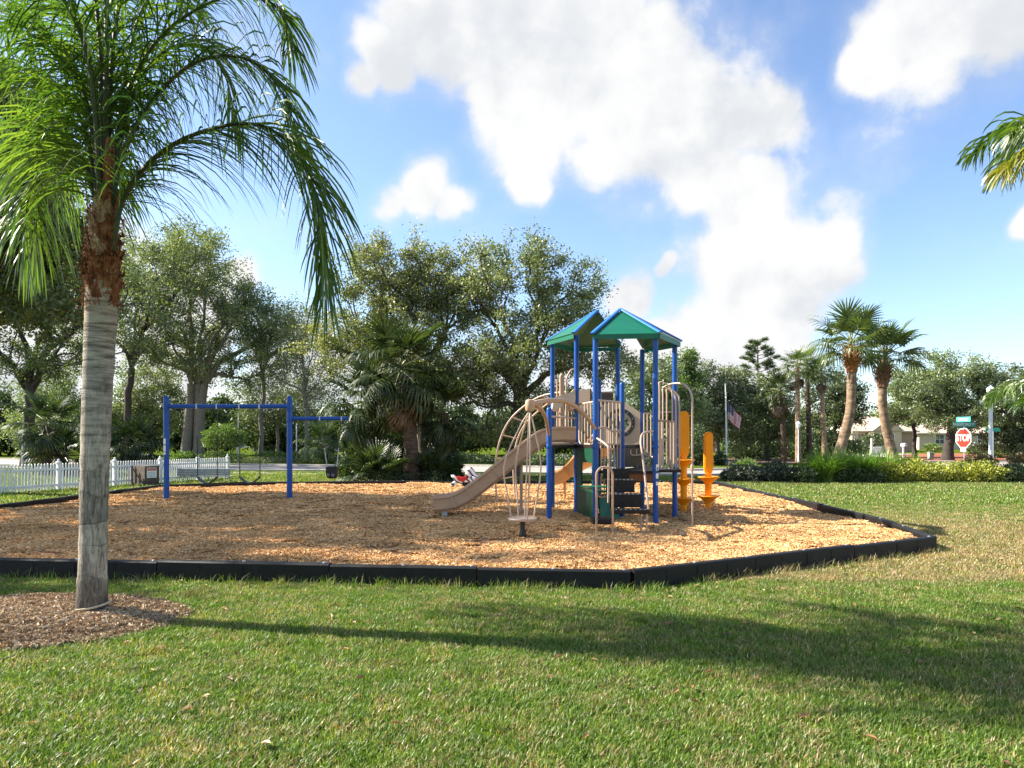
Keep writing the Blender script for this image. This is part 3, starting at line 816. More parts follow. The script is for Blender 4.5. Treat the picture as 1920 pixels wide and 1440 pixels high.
# fallen leaves
def leaf_mesh(name, seed):
    rng = np.random.default_rng(seed)
    L, w = 0.05, 0.022
    V = [(-L / 2, 0, .004), (-L * .15, -w / 2, .010), (L * .2, -w * .4, .012), (L / 2, 0, .006), (L * .2, w * .4, .013), (-L * .15, w / 2, .012), (0, 0, .004)]
    me = bpy.data.meshes.new(name)
    me.from_pydata(V, [], [(0, 1, 6), (1, 2, 6), (2, 3, 6), (3, 4, 6), (4, 5, 6), (5, 0, 6)])
    me.materials.append(M['dry_leaf'])
    return bpy.data.objects.new(name, me)
M['dry_leaf'] = leaf_mat('dry_fallen_leaf', [(0.09, 0.04, 0.02), (0.20, 0.095, 0.035), (0.34, 0.19, 0.07), (0.42, 0.30, 0.13)], 0.2, 0.04, 0.0, 1.0)
rng_l = np.random.default_rng(61)
lx, ly = rng_l.uniform(-7, 7, 420), rng_l.uniform(2.6, 9, 420)
kl = ~in_poly(lx, ly, BED_OUT)
lp = np.stack([lx[kl], ly[kl], np.full(kl.sum(), 0.03)], 1)
bx_, by_ = rng_l.uniform(-10, 6, 380), rng_l.uniform(7.2, 18, 380)
kb = in_poly(bx_, by_, offset_poly(BED, -0.2))
lp2 = np.stack([bx_[kb], by_[kb], bed_z(bx_[kb], by_[kb]) + 0.022], 1)
scatter('fallen_leaves', np.concatenate([lp, lp2]), [leaf_mesh('dry_leaf', 1)], 0.6, 1.5, M['dry_leaf'], 'scattered dry brown leaves on the lawn and the wood chips', 0.3)

# ================================================================== BORDER
def build_border():
    root = thing('play_area_border', (BED[0][0], BED[0][1], 0), 'low black plastic timber border round the wood chip play area', 'border')
    TL = 1.62
    org = world_loc(root)
    cache = {}
    n = len(BED)
    for i in range(n):
        a, b = Vector(BED[i]), Vector(BED[(i + 1) % n])
        L = (b - a).length
        k = max(1, round(L / TL))
        l = L / k
        ang = math.atan2(b.y - a.y, b.x - a.x)
        key = round(l, 2)
        if key not in cache:
            mb = MB()
            mb.bbox((0, 0, 0.09), (l - 0.012, 0.105, 0.22), 0.014)
            mb.box((0, -0.054, 0.09), (0.02, 0.008, 0.16))
            mb.box((-l * 0.25, -0.053, 0.09), (0.012, 0.006, 0.16))
            mb.box((l * 0.25, -0.053, 0.09), (0.012, 0.006, 0.16))
            me = bpy.data.meshes.new('timber')
            me.from_pydata(np.concatenate(mb.v).tolist(), [], mb.f); me.materials.append(M['timber'])
            sk = MB()
            sk.lathe([(0.018, 0.2), (0.018, 0.2075), (0.012, 0.211)], (0, 0, 0), 8)
            ms = bpy.data.meshes.new('stake_cap')
            ms.from_pydata(np.concatenate(sk.v).tolist(), [], sk.f); ms.materials.append(M['metal'])
            cache[key] = (me, ms)
        me, ms = cache[key]
        for j in range(k):
            c = a.lerp(b, (j + 0.5) / k)
            o = link('timber', me, root)
            o.location = (c.x - org[0], c.y - org[1], random.uniform(-0.012, 0.010))
            o.rotation_euler = (random.uniform(-0.02, 0.02), random.uniform(-0.004, 0.004), ang + random.uniform(-0.004, 0.004))
            s = link('stake_cap', ms, o)
            s = link('stake_cap', ms, o); s.location = (l * 0.46, 0.01, 0)
M['timber'] = solid('black_plastic_timber', (0.007, 0.007, 0.0072), 0.55, 0.25, 10, bump=0.2, bscale=60, dirt=((0.040, 0.034, 0.028), 0.4), spec=0.3)
build_border()

# ================================================================== TREES
def kmeans(P, k, rng, it=5):
    c = P[rng.choice(len(P), k, replace=False)]
    for _ in range(it):
        d = ((P[:, None] - c[None]) ** 2).sum(-1)
        lab = d.argmin(1)
        for j in range(k):
            if (lab == j).any():
                c[j] = P[lab == j].mean(0)
    return lab

def leaf_quads(C, A, L, Wd, rng):
    """diamond leaves at C pointing along A"""
    n = len(C)
    Bv = np.cross(A, rand_unit(n, rng)); Bv /= np.maximum(np.linalg.norm(Bv, axis=1), 1e-6)[:, None]
    L = L[:, None]; Wd = Wd[:, None]
    V = np.stack([C, C + A * L * 0.45 + Bv * Wd * 0.5, C + A * L, C + A * L * 0.45 - Bv * Wd * 0.5], 1)
    return V.reshape(-1, 3)

def tree(name, label, cat, base, ells, tips, leaves, leaf_len, mat, bark, trunk_r, fork=None, group=None, stems=1, seed=0, leaf_w=0.5,
         spread=0.16, shell=2.2, twig_r=0.006, k1=6, lean=(0, 0), droop=0.0, min_side=3):
    if leaf_len < 0.1:
        leaves, leaf_len = int(leaves * (1.5 if tips > 800 else 1.55)), leaf_len * 1.28
    elif leaf_len < 0.2:
        leaves, leaf_len = int(leaves * 1.3), leaf_len * 1.2
    else:
        leaf_len *= 1.2
    rng = np.random.default_rng(seed + 1000)
    ells = np.asarray(ells, float)
    vol = ells[:, 3] * ells[:, 4] * ells[:, 5]
    pick = rng.choice(len(ells), tips, p=vol / vol.sum())
    u = rand_unit(tips, rng) * (rng.uniform(0, 1, tips) ** (1 / shell))[:, None]
    u *= (1 + 0.32 * rng.uniform(0, 1, tips) * (rng.uniform(0, 1, tips) < 0.28))[:, None]      # wisps that leave the outline
    P = ells[pick, :3] + u * ells[pick, 3:6]
    base = np.array((base[0], base[1], base[2] if len(base) > 2 else 0.0), float)
    root = thing(name, tuple(base), label, cat, group)
    wood = MB()
    tw = []
    cen = P.mean(0)
    zlo = P[:, 2].min()
    expo = trunk_r / (tips ** 0.56)

    def grow(pts, p, d, lev):
        if len(pts) <= 4 or lev > 5:
            for q in pts:
                mid = p + (q - p) * 0.5 + rng.normal(0, 0.08, 3) * np.linalg.norm(q - p)
                path = bez(p, mid, q, 4)
                tw.append(path)
                wood.tube(path, [twig_r * 1.6, twig_r * 1.3, twig_r, twig_r * 0.5], 3, caps=False)
            return
        k = k1 if lev == 0 else (4 if len(pts) > 40 else 3)
        k = min(k, max(2, len(pts) // 3))
        lab = kmeans(pts, k, rng)
        for j in range(k):
            sub = pts[lab == j]
            if not len(sub):
                continue
            c = sub.mean(0)
            f = 0.62 if lev else 0.55
            node = p + (c - p) * f + rng.normal(0, 0.05, 3) * np.linalg.norm(c - p)
            r1 = max(twig_r * 2, expo * len(pts) ** 0.56); r2 = max(twig_r * 1.8, expo * len(sub) ** 0.56)
            r1 = min(r1, r2 * 1.35)
            ln = np.linalg.norm(node - p)
            mid = p + d * ln * 0.45 + (node - p) * 0.2 + rng.normal(0, 0.05, 3) * ln
            path = bez(p, mid, node, 6 if lev < 2 else 4)
            path[1:-1] += rng.normal(0, 0.02, path[1:-1].shape) * ln
            seg = 8 if lev == 0 else (6 if lev == 1 else 4)
            wood.tube(path, np.linspace(r1, r2, len(path)), seg, caps=False)
            nd = path[-1] - path[-2]; nd = nd / np.linalg.norm(nd)
            nd = nd + np.array([0, 0, 0.15 - droop]); nd /= np.linalg.norm(nd)
            grow(sub, node, nd, lev + 1)
    if fork is None:
        fork = (base[0] + (cen[0] - base[0]) * 0.25, base[1] + (cen[1] - base[1]) * 0.25, zlo + (cen[2] - zlo) * 0.15)
    fork = np.asarray(fork, float)
    if stems == 1:
        path = bez(base - np.array([0, 0, 0.05]), base * 0.45 + fork * 0.55 + np.array([lean[0], lean[1], 0]), fork, 8)
        path[1:-1] += rng.normal(0, 0.012, path[1:-1].shape) * np.linalg.norm(fork - base)
        rad = np.linspace(trunk_r * 1.0, trunk_r * 0.82, 8); rad[0] = trunk_r * 1.45; rad[1] = trunk_r * 1.1
        wood.tube(path, rad, 12, caps=False)
        d = path[-1] - path[-2]; d /= np.linalg.norm(d)
        grow(P, fork, d, 0)
    else:
        lab = kmeans(P, stems, rng)
        for j in range(stems):
            sub = P[lab == j]
            c = sub.mean(0)
            off = (c - base); off[2] = 0
            b0 = base + off / max(np.linalg.norm(off), 1e-6) * trunk_r * 0.9
            f2 = fork + off * 0.16
            path = bez(b0 - np.array([0, 0, 0.05]), b0 * 0.5 + f2 * 0.5 - off * 0.05, f2, 8)
            rad = np.linspace(trunk_r * 0.8, trunk_r * 0.5, 8); rad[0] = trunk_r * 1.05
            wood.tube(path, rad, 9, caps=False)
            d = path[-1] - path[-2]; d /= np.linalg.norm(d)
            grow(sub, f2, d, 1)
    wood.build('trunk', bark, root, smooth=60)
    # leaves along the outer part of the twigs
    T = np.stack(tw)                                    # (n, 4, 3)
    n = len(T)
    idx = rng.integers(0, n, leaves)
    t = rng.uniform(0.25, 1.08, leaves) * 3
    i0 = np.clip(t.astype(int), 0, 2); fr = (t - i0)[:, None]
    C = T[idx, i0] * (1 - fr) + T[idx, i0 + 1] * fr
    C = C + rng.normal(0, spread, (leaves, 3)) * np.array([1, 1, 0.8])
    A = rand_unit(leaves, rng) + (T[idx, 3] - T[idx, 1]) / (np.linalg.norm(T[idx, 3] - T[idx, 1], axis=1)[:, None] + 1e-6) * 0.5 - np.array([0, 0, droop])
    A /= np.linalg.norm(A, axis=1)[:, None]
    L = leaf_len * rng.uniform(0.7, 1.3, leaves)
    fast_mesh('crown', leaf_quads(C, A, L, L * leaf_w, rng), 4, mat, root)
    return root

def E(px, py, Y, rx, rz, ry=None):
    """crown lobe placed by pixel: centre (px,py) at depth Y, radii in pixels across and up"""
    p = at(px, py, Y)
    s = Y / F
    return (p.x, p.y, p.z, rx * s, (ry if ry else rx * s * 0.9), rz * s)

# big oak mostly outside the left edge; its canopy shades the chips
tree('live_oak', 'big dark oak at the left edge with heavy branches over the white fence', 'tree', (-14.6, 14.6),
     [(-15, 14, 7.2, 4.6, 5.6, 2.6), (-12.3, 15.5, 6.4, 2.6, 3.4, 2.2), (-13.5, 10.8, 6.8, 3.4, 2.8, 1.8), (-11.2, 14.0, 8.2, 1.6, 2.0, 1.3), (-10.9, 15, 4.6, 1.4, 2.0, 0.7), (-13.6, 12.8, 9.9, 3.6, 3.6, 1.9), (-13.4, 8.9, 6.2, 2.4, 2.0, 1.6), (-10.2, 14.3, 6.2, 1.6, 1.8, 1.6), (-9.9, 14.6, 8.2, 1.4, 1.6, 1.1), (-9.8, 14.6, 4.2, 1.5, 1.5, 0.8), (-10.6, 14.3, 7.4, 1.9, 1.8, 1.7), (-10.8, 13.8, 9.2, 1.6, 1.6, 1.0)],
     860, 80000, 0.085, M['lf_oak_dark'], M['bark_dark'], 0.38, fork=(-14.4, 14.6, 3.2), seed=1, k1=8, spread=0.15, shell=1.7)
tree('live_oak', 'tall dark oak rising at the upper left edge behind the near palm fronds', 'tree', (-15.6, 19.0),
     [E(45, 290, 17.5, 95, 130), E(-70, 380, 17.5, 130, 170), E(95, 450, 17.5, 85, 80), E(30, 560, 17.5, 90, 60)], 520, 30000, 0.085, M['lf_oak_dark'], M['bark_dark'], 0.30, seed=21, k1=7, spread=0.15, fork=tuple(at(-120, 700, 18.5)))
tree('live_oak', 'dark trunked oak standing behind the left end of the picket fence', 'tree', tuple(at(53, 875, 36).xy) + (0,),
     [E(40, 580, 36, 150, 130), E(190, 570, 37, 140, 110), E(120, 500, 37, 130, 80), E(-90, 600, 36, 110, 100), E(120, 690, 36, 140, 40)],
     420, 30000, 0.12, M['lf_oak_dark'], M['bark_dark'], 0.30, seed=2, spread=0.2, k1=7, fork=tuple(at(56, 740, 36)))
tree('live_oak', 'slanting slim trunked tree rising right behind the palm trunk', 'tree', tuple(at(232, 866, 45).xy) + (0,),
     [E(250, 540, 45, 120, 100), E(340, 490, 46, 110, 85), E(200, 640, 45, 80, 50), E(300, 640, 46, 90, 50)],
     420, 24000, 0.14, M['lf_oak'], M['bark_dark'], 0.24, seed=3, spread=0.25, fork=tuple(at(247, 690, 45)))
tree('live_oak', 'wide oak with several pale stems behind the swing set', 'tree', tuple(at(360, 862, 48).xy) + (0,),
     [E(400, 560, 48, 110, 80), E(330, 640, 48, 100, 80), E(470, 600, 48, 80, 80), E(440, 690, 48, 110, 50), E(350, 470, 49, 90, 60), E(520, 620, 48, 50, 60)],
     420, 30000, 0.14, M['lf_oak'], M['bark_grey'], 0.50, seed=4, spread=0.25, stems=4, fork=tuple(at(366, 720, 48)))
tree('thin_tree', 'wispy olive tree closing the gap between the wide oak and the fan palms', 'tree', tuple(at(490, 864, 50).xy) + (0,),
     [E(470, 590, 50, 70, 70), E(520, 650, 50, 60, 60), E(560, 600, 51, 50, 45)], 320, 11000, 0.13, M['lf_oak'], M['bark_grey'], 0.16, seed=19, spread=0.25)
tree('thin_tree', 'thin half bare tree seen between the wide oak and the fan palms', 'tree', tuple(at(575, 866, 46).xy) + (0,),
     [E(575, 640, 46, 70, 75), E(610, 720, 46, 60, 50), E(520, 690, 47, 55, 50)],
     300, 7000, 0.12, M['lf_oak_yel'], M['bark_grey'], 0.15, seed=5, spread=0.25)
tree('oak', 'large yellowing oak behind the fan palms', 'tree', tuple(at(800, 895, 27.5).xy) + (0,),
     [E(690, 520, 27, 85, 85), E(770, 530, 28, 100, 80), E(640, 640, 27, 80, 80), E(740, 640, 27, 110, 90), E(850, 545, 28, 90, 95), E(850, 700, 27, 90, 70)],
     620, 42000, 0.085, M['lf_oak_yel'], M['bark_oak'], 0.30, seed=6, k1=7, spread=0.16, shell=2.0, fork=tuple(at(790, 770, 27.5)))
tree('oak', 'tall spreading oak behind the tan slide', 'tree', tuple(at(962, 892, 26.5).xy) + (0,),
     [E(980, 500, 26, 95, 70), E(1080, 560, 26, 90, 75), E(880, 540, 27, 85, 85), E(1000, 640, 26, 120, 90), E(1000, 805, 26, 160, 28), E(900, 700, 26, 100, 70), E(1110, 680, 26, 90, 60), E(1010, 760, 26, 110, 45)],
     720, 46000, 0.085, M['lf_oak'], M['bark_oak'], 0.30, seed=7, k1=8, spread=0.16, shell=2.0, fork=tuple(at(970, 770, 26.5)))
tree('oak', 'mid green oak seen through the posts of the play structure', 'tree', tuple(at(1215, 868, 42).xy) + (0,),
     [E(1220, 720, 42, 70, 55), E(1170, 770, 42, 70, 45), E(1270, 770, 42, 65, 45)],
     300, 18000, 0.13, M['lf_far'], M['bark_oak'], 0.2, seed=8, spread=0.2)
tree('pine_tree', 'bright tufted tree just right of the play structure roof', 'tree', tuple(at(1285, 864, 46).xy) + (0,),
     [E(1284, 680, 46, 26, 30), E(1290, 730, 46, 34, 50), E(1275, 780, 46, 40, 30)],
     160, 9000, 0.15, M['lf_bright'], M['bark_oak'], 0.15, seed=9, spread=0.2)
tree('grey_tree', 'greyish leafy tree left of the flagpole', 'tree', tuple(at(1345, 864, 47).xy) + (0,),
     [E(1340, 730, 47, 60, 60), E(1320, 790, 47, 60, 45), E(1385, 750, 47, 50, 65)],
     300, 19000, 0.13, M['lf_grey'], M['bark_grey'], 0.18, seed=10, spread=0.2)
tree('grey_tree', 'leafy tree right of the flag in front of the tall pine', 'tree', tuple(at(1440, 864, 46).xy) + (0,),
     [E(1430, 760, 46, 60, 55), E(1460, 800, 46, 50, 50), E(1395, 800, 46, 50, 45)],
     280, 18000, 0.13, M['lf_far'], M['bark_dark'], 0.16, seed=11, spread=0.2)
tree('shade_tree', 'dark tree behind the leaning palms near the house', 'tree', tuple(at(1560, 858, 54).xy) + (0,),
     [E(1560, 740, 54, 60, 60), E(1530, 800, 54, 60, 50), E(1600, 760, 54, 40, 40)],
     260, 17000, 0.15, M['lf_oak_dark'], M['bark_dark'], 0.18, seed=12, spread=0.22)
tree('shade_tree', 'stout trunked tree on the red mulch behind the stop sign', 'tree', tuple(at(1776, 863, 46.5).xy) + (0,),
     [E(1775, 710, 46, 75, 55), E(1730, 740, 46, 55, 45), E(1835, 720, 46, 60, 50), E(1790, 775, 46, 85, 35)],
     420, 26000, 0.13, M['lf_far'], M['bark_dark'], 0.33, seed=13, spread=0.2, fork=tuple(at(1785, 800, 46.5)))
tree('shade_tree', 'slim trunked tree in front of the beige house', 'tree', tuple(at(1715, 857, 55).xy) + (0,),
     [E(1712, 730, 55, 48, 45), E(1690, 770, 55, 42, 30), E(1740, 770, 55, 40, 35)],
     240, 15000, 0.14, M['lf_far'], M['bark_dark'], 0.16, seed=14, spread=0.2)
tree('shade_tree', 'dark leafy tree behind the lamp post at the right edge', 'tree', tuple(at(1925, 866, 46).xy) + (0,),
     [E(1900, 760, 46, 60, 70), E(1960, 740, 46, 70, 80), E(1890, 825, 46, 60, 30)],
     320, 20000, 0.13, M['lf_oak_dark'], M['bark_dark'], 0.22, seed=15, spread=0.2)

tree('thin_tree', 'sunlit yellow green tree between the two dark trunks at the left', 'tree', tuple(at(120, 862, 49).xy) + (0,),
     [E(110, 740, 49, 70, 55), E(160, 790, 48, 55, 40), E(60, 800, 49, 60, 40)], 260, 15000, 0.13, M['lf_far'], M['bark_dark'], 0.14, seed=16, spread=0.25)
tree('thin_tree', 'olive tree filling the gap right of the near palm trunk', 'tree', tuple(at(285, 862, 50).xy) + (0,),
     [E(280, 730, 50, 60, 50), E(300, 790, 50, 55, 40), E(235, 770, 50, 45, 40)], 260, 15000, 0.13, M['lf_oak'], M['bark_dark'], 0.14, seed=17, spread=0.25)
tree('thin_tree', 'feathery grey green tree behind the right blue swing post', 'tree', tuple(at(520, 862, 52).xy) + (0,),
     [E(510, 770, 52, 60, 40), E(560, 740, 52, 55, 50), E(470, 740, 52, 45, 40)], 300, 12000, 0.12, M['lf_grey'], M['bark_grey'], 0.13, seed=18, spread=0.25)

# a far wood closes the horizon
def far_wood():
    rng = np.random.default_rng(314)
    n = 46000
    x = rng.uniform(-170, 170, n)
    y = 128 + 10 * np.sin(x * 0.05) + rng.normal(0, 4, n)
    top = 5.2 + 1.3 * np.sin(x * 0.21) + 0.9 * np.sin(x * 0.53 + 1) + 0.7 * np.sin(x * 1.3 + 2)
    z = top * rng.uniform(0.02, 1, n) ** 0.8 + rng.normal(0, .25, n)
    A = rand_unit(n, rng) + np.array([0, 0, .5]); A /= np.linalg.norm(A, axis=1)[:, None]
    L = rng.uniform(.7, 1.3, n)
    o = fast_mesh('far_wood', leaf_quads(np.stack([x, y, np.maximum(z, .2)], 1), A, L, L * .6, rng), 4, M['lf_far'])
    tag(o, 'far off band of trees closing the horizon behind the houses', kind='stuff')
far_wood()

# pine with tiered tufts
def pine(px, Y, topy, label):
    b = at(px, HY + F * H / Y, Y)
    root = thing('pine_tree', (b.x, b.y, 0), label, 'tree')
    top = at(px, topy, Y).z
    rng = np.random.default_rng(77)
    w = MB()
    w.tube([(b.x, b.y, -0.05), (b.x + 0.05, b.y, top * 0.5), (b.x - 0.03, b.y, top)], [0.14, 0.1, 0.03], 8)
    C, A = [], []
    for i in range(40):
        z = top * (0.40 + 0.58 * (i / 40) ** 0.9)
        a = i * 2.4 + rng.normal(0, .5)
        ln = ((top - z) * 0.36 + 0.5) * rng.uniform(.55, 1.25)
        e = np.array([b.x + math.cos(a) * ln, b.y + math.sin(a) * ln, z + 0.25 * ln + 0.1])
        s = np.array([b.x, b.y, z])
        w.tube(bez(s, (s + e) / 2 + np.array([0, 0, -0.1]), e, 4), [0.03, 0.025, 0.018, 0.01], 4, caps=False)
        for t in (0.6, 0.85, 1.0):
            c = s + (e - s) * t
            k = 85
            d = rand_unit(k, rng); d[:, 2] = np.abs(d[:, 2]) * 0.8
            d /= np.linalg.norm(d, axis=1)[:, None]
            C.append(np.repeat(c[None], k, 0) + rng.normal(0, 0.05, (k, 3))); A.append(d)
    w.build('trunk', M['bark_oak'], root, smooth=60)
    C, A = np.concatenate(C), np.concatenate(A)
    L = rng.uniform(0.2, 0.36, len(C))
    fast_mesh('crown', leaf_quads(C, A, L, np.full(len(C), 0.035), rng), 4, M['lf_pine'], root)
pine(1421, 50, 636, 'tall open pine with tufted branches above the flag')

# dense dark understorey across the road
rb = random.Random(3)
for i in range(19):
    px = -120 + i * 77 + rb.uniform(-18, 18)
    if 1480 < px:
        continue
    Y = rb.uniform(55, 62)
    topy = rb.uniform(705, 765) if px < 640 else (rb.uniform(745, 780) if px < 1250 else rb.uniform(735, 768))
    b = at(px, 0, Y)
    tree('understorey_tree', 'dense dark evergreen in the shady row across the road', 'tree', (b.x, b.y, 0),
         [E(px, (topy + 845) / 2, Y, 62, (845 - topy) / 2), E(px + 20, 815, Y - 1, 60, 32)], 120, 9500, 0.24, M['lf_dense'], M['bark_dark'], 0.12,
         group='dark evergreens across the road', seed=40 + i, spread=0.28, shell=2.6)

# ------------------------------------------------------------------ shrubs
def shrub(name, label, cat, ells, leaves, leaf_len, mat, group=None, seed=0, leaf_w=0.5, stems=6, up=0.4, stem_mat=None):
    rng = np.random.default_rng(seed + 5000)
    ells = np.asarray(ells, float)
    x = float(ells[:, 0].mean()); y = float(ells[:, 1].mean())
    root = thing(name, (x, y, 0), label, cat, group)
    vol = (ells[:, 3] * ells[:, 4] * ells[:, 5]) ** 0.8
    pick = rng.choice(len(ells), leaves, p=vol / vol.sum())
    u = rand_unit(leaves, rng) * (rng.uniform(0.25, 1, leaves) ** 0.45)[:, None]
    lump = 1 + 0.16 * np.sin(u[:, 0] * 7 + pick) * np.sin(u[:, 1] * 6 + 2 * pick) + 0.12 * np.sin(u[:, 2] * 9)
    C = ells[pick, :3] + u * ells[pick, 3:6] * lump[:, None]
    C[:, 2] = np.maximum(C[:, 2], 0.03 + 0.06 * rng.uniform(0, 1, leaves))
    A = rand_unit(leaves, rng) + u * 0.7 + np.array([0, 0, up]); A /= np.linalg.norm(A, axis=1)[:, None]
    L = leaf_len * rng.uniform(0.65, 1.35, leaves)
    w = MB()
    for i in range(stems):
        e = ells[i % len(ells)]
        a = rng.uniform(0, 2 * PI)
        p0 = np.array([e[0] + rng.uniform(-.4, .4) * e[3], e[1] + rng.uniform(-.4, .4) * e[4], -0.02])
        p2 = np.array([e[0] + math.cos(a) * e[3] * .6, e[1] + math.sin(a) * e[4] * .6, e[2] + e[5] * 0.5])
        r = max(0.008, e[5] * 0.03)
        w.tube(bez(p0, (p0 + p2) / 2 + np.array([0, 0, e[5] * .2]), p2, 5), [r * 1.5, r * 1.3, r, r * .8, r * .4], 5, caps=False)
    w.build('stem', stem_mat or M['bark_oak'], root, smooth=60)
    fast_mesh('foliage', leaf_quads(C, A, L, L * leaf_w, rng), 4, mat, root)
    return root

def SE(px, py, Y, rx, rz, ry=None):
    return E(px, py, Y, rx, rz, ry)

# the bed of shrubs on the right lawn
Yb = 23.6
shrub('dark_shrub', 'low dark green shrub at the left end of the right hand bed', 'shrub', [SE(1395, 890, Yb, 36, 17, 0.6), SE(1370, 893, Yb, 18, 12, 0.5)], 4200, 0.085, M['lf_shrub_dark'], seed=1)
shrub('dark_shrub', 'dark shrub with bare stems beside the spiky grass', 'shrub', [SE(1455, 888, Yb, 42, 20, 0.7), SE(1480, 892, Yb - .3, 26, 14, 0.5)], 5200, 0.085, M['lf_shrub_dark'], seed=2, stems=10)
shrub('leafy_shrub', 'small mid green shrub at the foot of the spiky grass', 'shrub', [SE(1508, 892, Yb - .6, 20, 15, 0.5)], 2600, 0.08, M['lf_shrub'], seed=3)
shrub('leafy_shrub', 'glossy mid green shrub between spiky grass and yellow croton', 'shrub', [SE(1590, 892, Yb - .6, 34, 15, 0.5), SE(1625, 893, Yb - .6, 30, 14, 0.5)], 4600, 0.085, M['lf_shrub'], seed=4)
shrub('croton_shrub', 'yellow leaved croton left of the stop sign, long low mass', 'shrub', [SE(1665, 886, Yb, 34, 18, 0.6), SE(1715, 884, Yb, 40, 20, 0.7), SE(1755, 886, Yb, 26, 17, 0.6)], 7000, 0.085, M['lf_croton'], seed=5, stems=12)
shrub('croton_shrub', 'yellow leaved croton below the stop sign and lamp post', 'shrub', [SE(1800, 886, Yb, 32, 19, 0.6), SE(1840, 885, Yb, 36, 19, 0.7)], 5600, 0.085, M['lf_croton'], seed=6, stems=10)
shrub('leafy_shrub', 'dark shrub at the right edge beyond the croton', 'shrub', [SE(1900, 888, Yb, 36, 16, 0.6), SE(1950, 888, Yb, 36, 16, 0.6)], 4400, 0.085, M['lf_shrub'], seed=7)
shrub('croton_shrub', 'reddish green upright croton in front of the lamp post', 'shrub', [SE(1840, 868, 25.6, 24, 14, 0.5), SE(1820, 872, 25.6, 16, 10, 0.4)], 2200, 0.10, M['lf_reddish'], seed=8)
shrub('croton_shrub', 'small reddish croton at the far right edge', 'shrub', [SE(1915, 866, 26, 20, 13, 0.5)], 1400, 0.10, M['lf_reddish'], seed=9)

def spiky(px, py, Y, r, h, n, label, seed, group=None, mat='lf_spiky', wid=0.022):
    rng = np.random.default_rng(seed)
    b = at(px, HY + F * H / Y, Y)
    root = thing('spiky_grass', (b.x, b.y, 0), label, 'plant', group)
    ang = rng.uniform(0, 2 * PI, n); rr = r * 0.45 * np.sqrt(rng.uniform(0, 1, n))
    base = np.stack([b.x + rr * np.cos(ang), b.y + rr * np.sin(ang), np.zeros(n)], 1)
    la = ang + rng.normal(0, 0.5, n)
    hh = h * rng.uniform(0.65, 1.15, n); le = r * rng.uniform(0.25, 1.15, n)
    rows = 6
    t = np.linspace(0, 1, rows)
    d = np.stack([np.cos(la), np.sin(la), np.zeros(n)], 1); s = np.stack([-np.sin(la), np.cos(la), np.zeros(n)], 1)
    P = np.empty((n, rows, 2, 3))
    for i, tt in enumerate(t):
        c = base + d * (le * tt ** 1.7)[:, None]
        c[:, 2] += hh * (tt - 0.42 * tt ** 3 * (le / r))
        w = wid * (1 - tt ** 2 * 0.92)
        P[:, i, 0] = c - s * w / 2; P[:, i, 1] = c + s * w / 2
    grid_strips('blades', P, M[mat], root)
spiky(1515, 0, 23.3, 0.60, 1.0, 320, 'small spiky grass clump at the left end of the spiky row', 5, wid=0.034)
spiky(1552, 0, 23.2, 0.85, 1.35, 620, 'tallest arching spiky grass clump, in front of the left leaning palm', 1, wid=0.036)
spiky(1612, 0, 23.3, 0.78, 1.25, 520, 'bright arching spiky grass clump between the two leaning palms', 2, wid=0.036)
spiky(1655, 0, 24.1, 0.72, 1.25, 420, 'loose spiky grass clump left of the right leaning palm base', 3, wid=0.034)
spiky(1702, 0, 24.4, 0.62, 1.15, 300, 'short spiky grass clump right of the right leaning palm base', 4, wid=0.034)
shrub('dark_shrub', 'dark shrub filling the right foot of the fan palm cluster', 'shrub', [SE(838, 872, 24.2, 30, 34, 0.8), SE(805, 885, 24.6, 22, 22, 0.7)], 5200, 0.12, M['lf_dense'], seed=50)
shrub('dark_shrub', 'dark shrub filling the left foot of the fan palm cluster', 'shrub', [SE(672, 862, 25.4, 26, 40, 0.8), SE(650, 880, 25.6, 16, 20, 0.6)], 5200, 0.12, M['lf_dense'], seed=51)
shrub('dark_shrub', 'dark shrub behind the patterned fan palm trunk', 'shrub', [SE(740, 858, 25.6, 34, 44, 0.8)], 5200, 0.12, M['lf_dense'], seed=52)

# across the road, centre and left
shrub('round_shrub', 'mushroom clipped shrub tree behind the swings', 'shrub',
      [SE(420, 815, 38.6, 37, 18), SE(400, 828, 38.6, 20, 14), SE(443, 826, 38.6, 20, 14)], 7500, 0.10, M['lf_bright'], seed=20, stems=5)
shrub('hedge', 'clipped yellow green hedge left of the mushroom shrub', 'hedge', [SE(348, 856, 44, 22, 9, 1.0)], 2400, 0.10, M['lf_bright'], seed=21)
shrub('hedge', 'clipped yellow green hedge below the mushroom shrub', 'hedge', [SE(405, 855, 44, 26, 9, 1.0), SE(440, 856, 44, 24, 8, 1.0)], 3200, 0.10, M['lf_bright'], seed=22)
shrub('hedge', 'low sunny hedge seen between the swings', 'hedge', [SE(510, 855, 44, 36, 8, 1.0), SE(570, 855, 44, 40, 8, 1.0)], 4200, 0.10, M['lf_bright'], seed=23)
shrub('ground_cover', 'dull green ground cover in front of the sunny hedge', 'shrub', [SE(500, 864, 41.5, 60, 6, 1.0), SE(600, 864, 41.5, 60, 6, 1.0), SE(640, 863, 41.5, 40, 6, 1.0)], 5200, 0.10, M['lf_grey'], seed=24)
shrub('shrub', 'pale leafy shrub across the road right of the fan palm trunks', 'shrub', [SE(870, 861, 42, 30, 12, 1.0), SE(905, 864, 41, 26, 9, 1.0)], 3600, 0.12, M['lf_shrub'], seed=25)
shrub('shrub', 'dark green low hedge across the road behind the slide foot', 'hedge', [SE(990, 866, 36, 40, 13, 1.0), SE(1050, 866, 36, 44, 13, 1.0)], 5200, 0.11, M['lf_shrub'], seed=26)
shrub('shrub', 'dark green hedge across the road behind the play steps', 'hedge', [SE(1140, 864, 35, 50, 14, 1.0), SE(1210, 864, 35, 44, 14, 1.0)], 5200, 0.11, M['lf_shrub_dark'], seed=27)
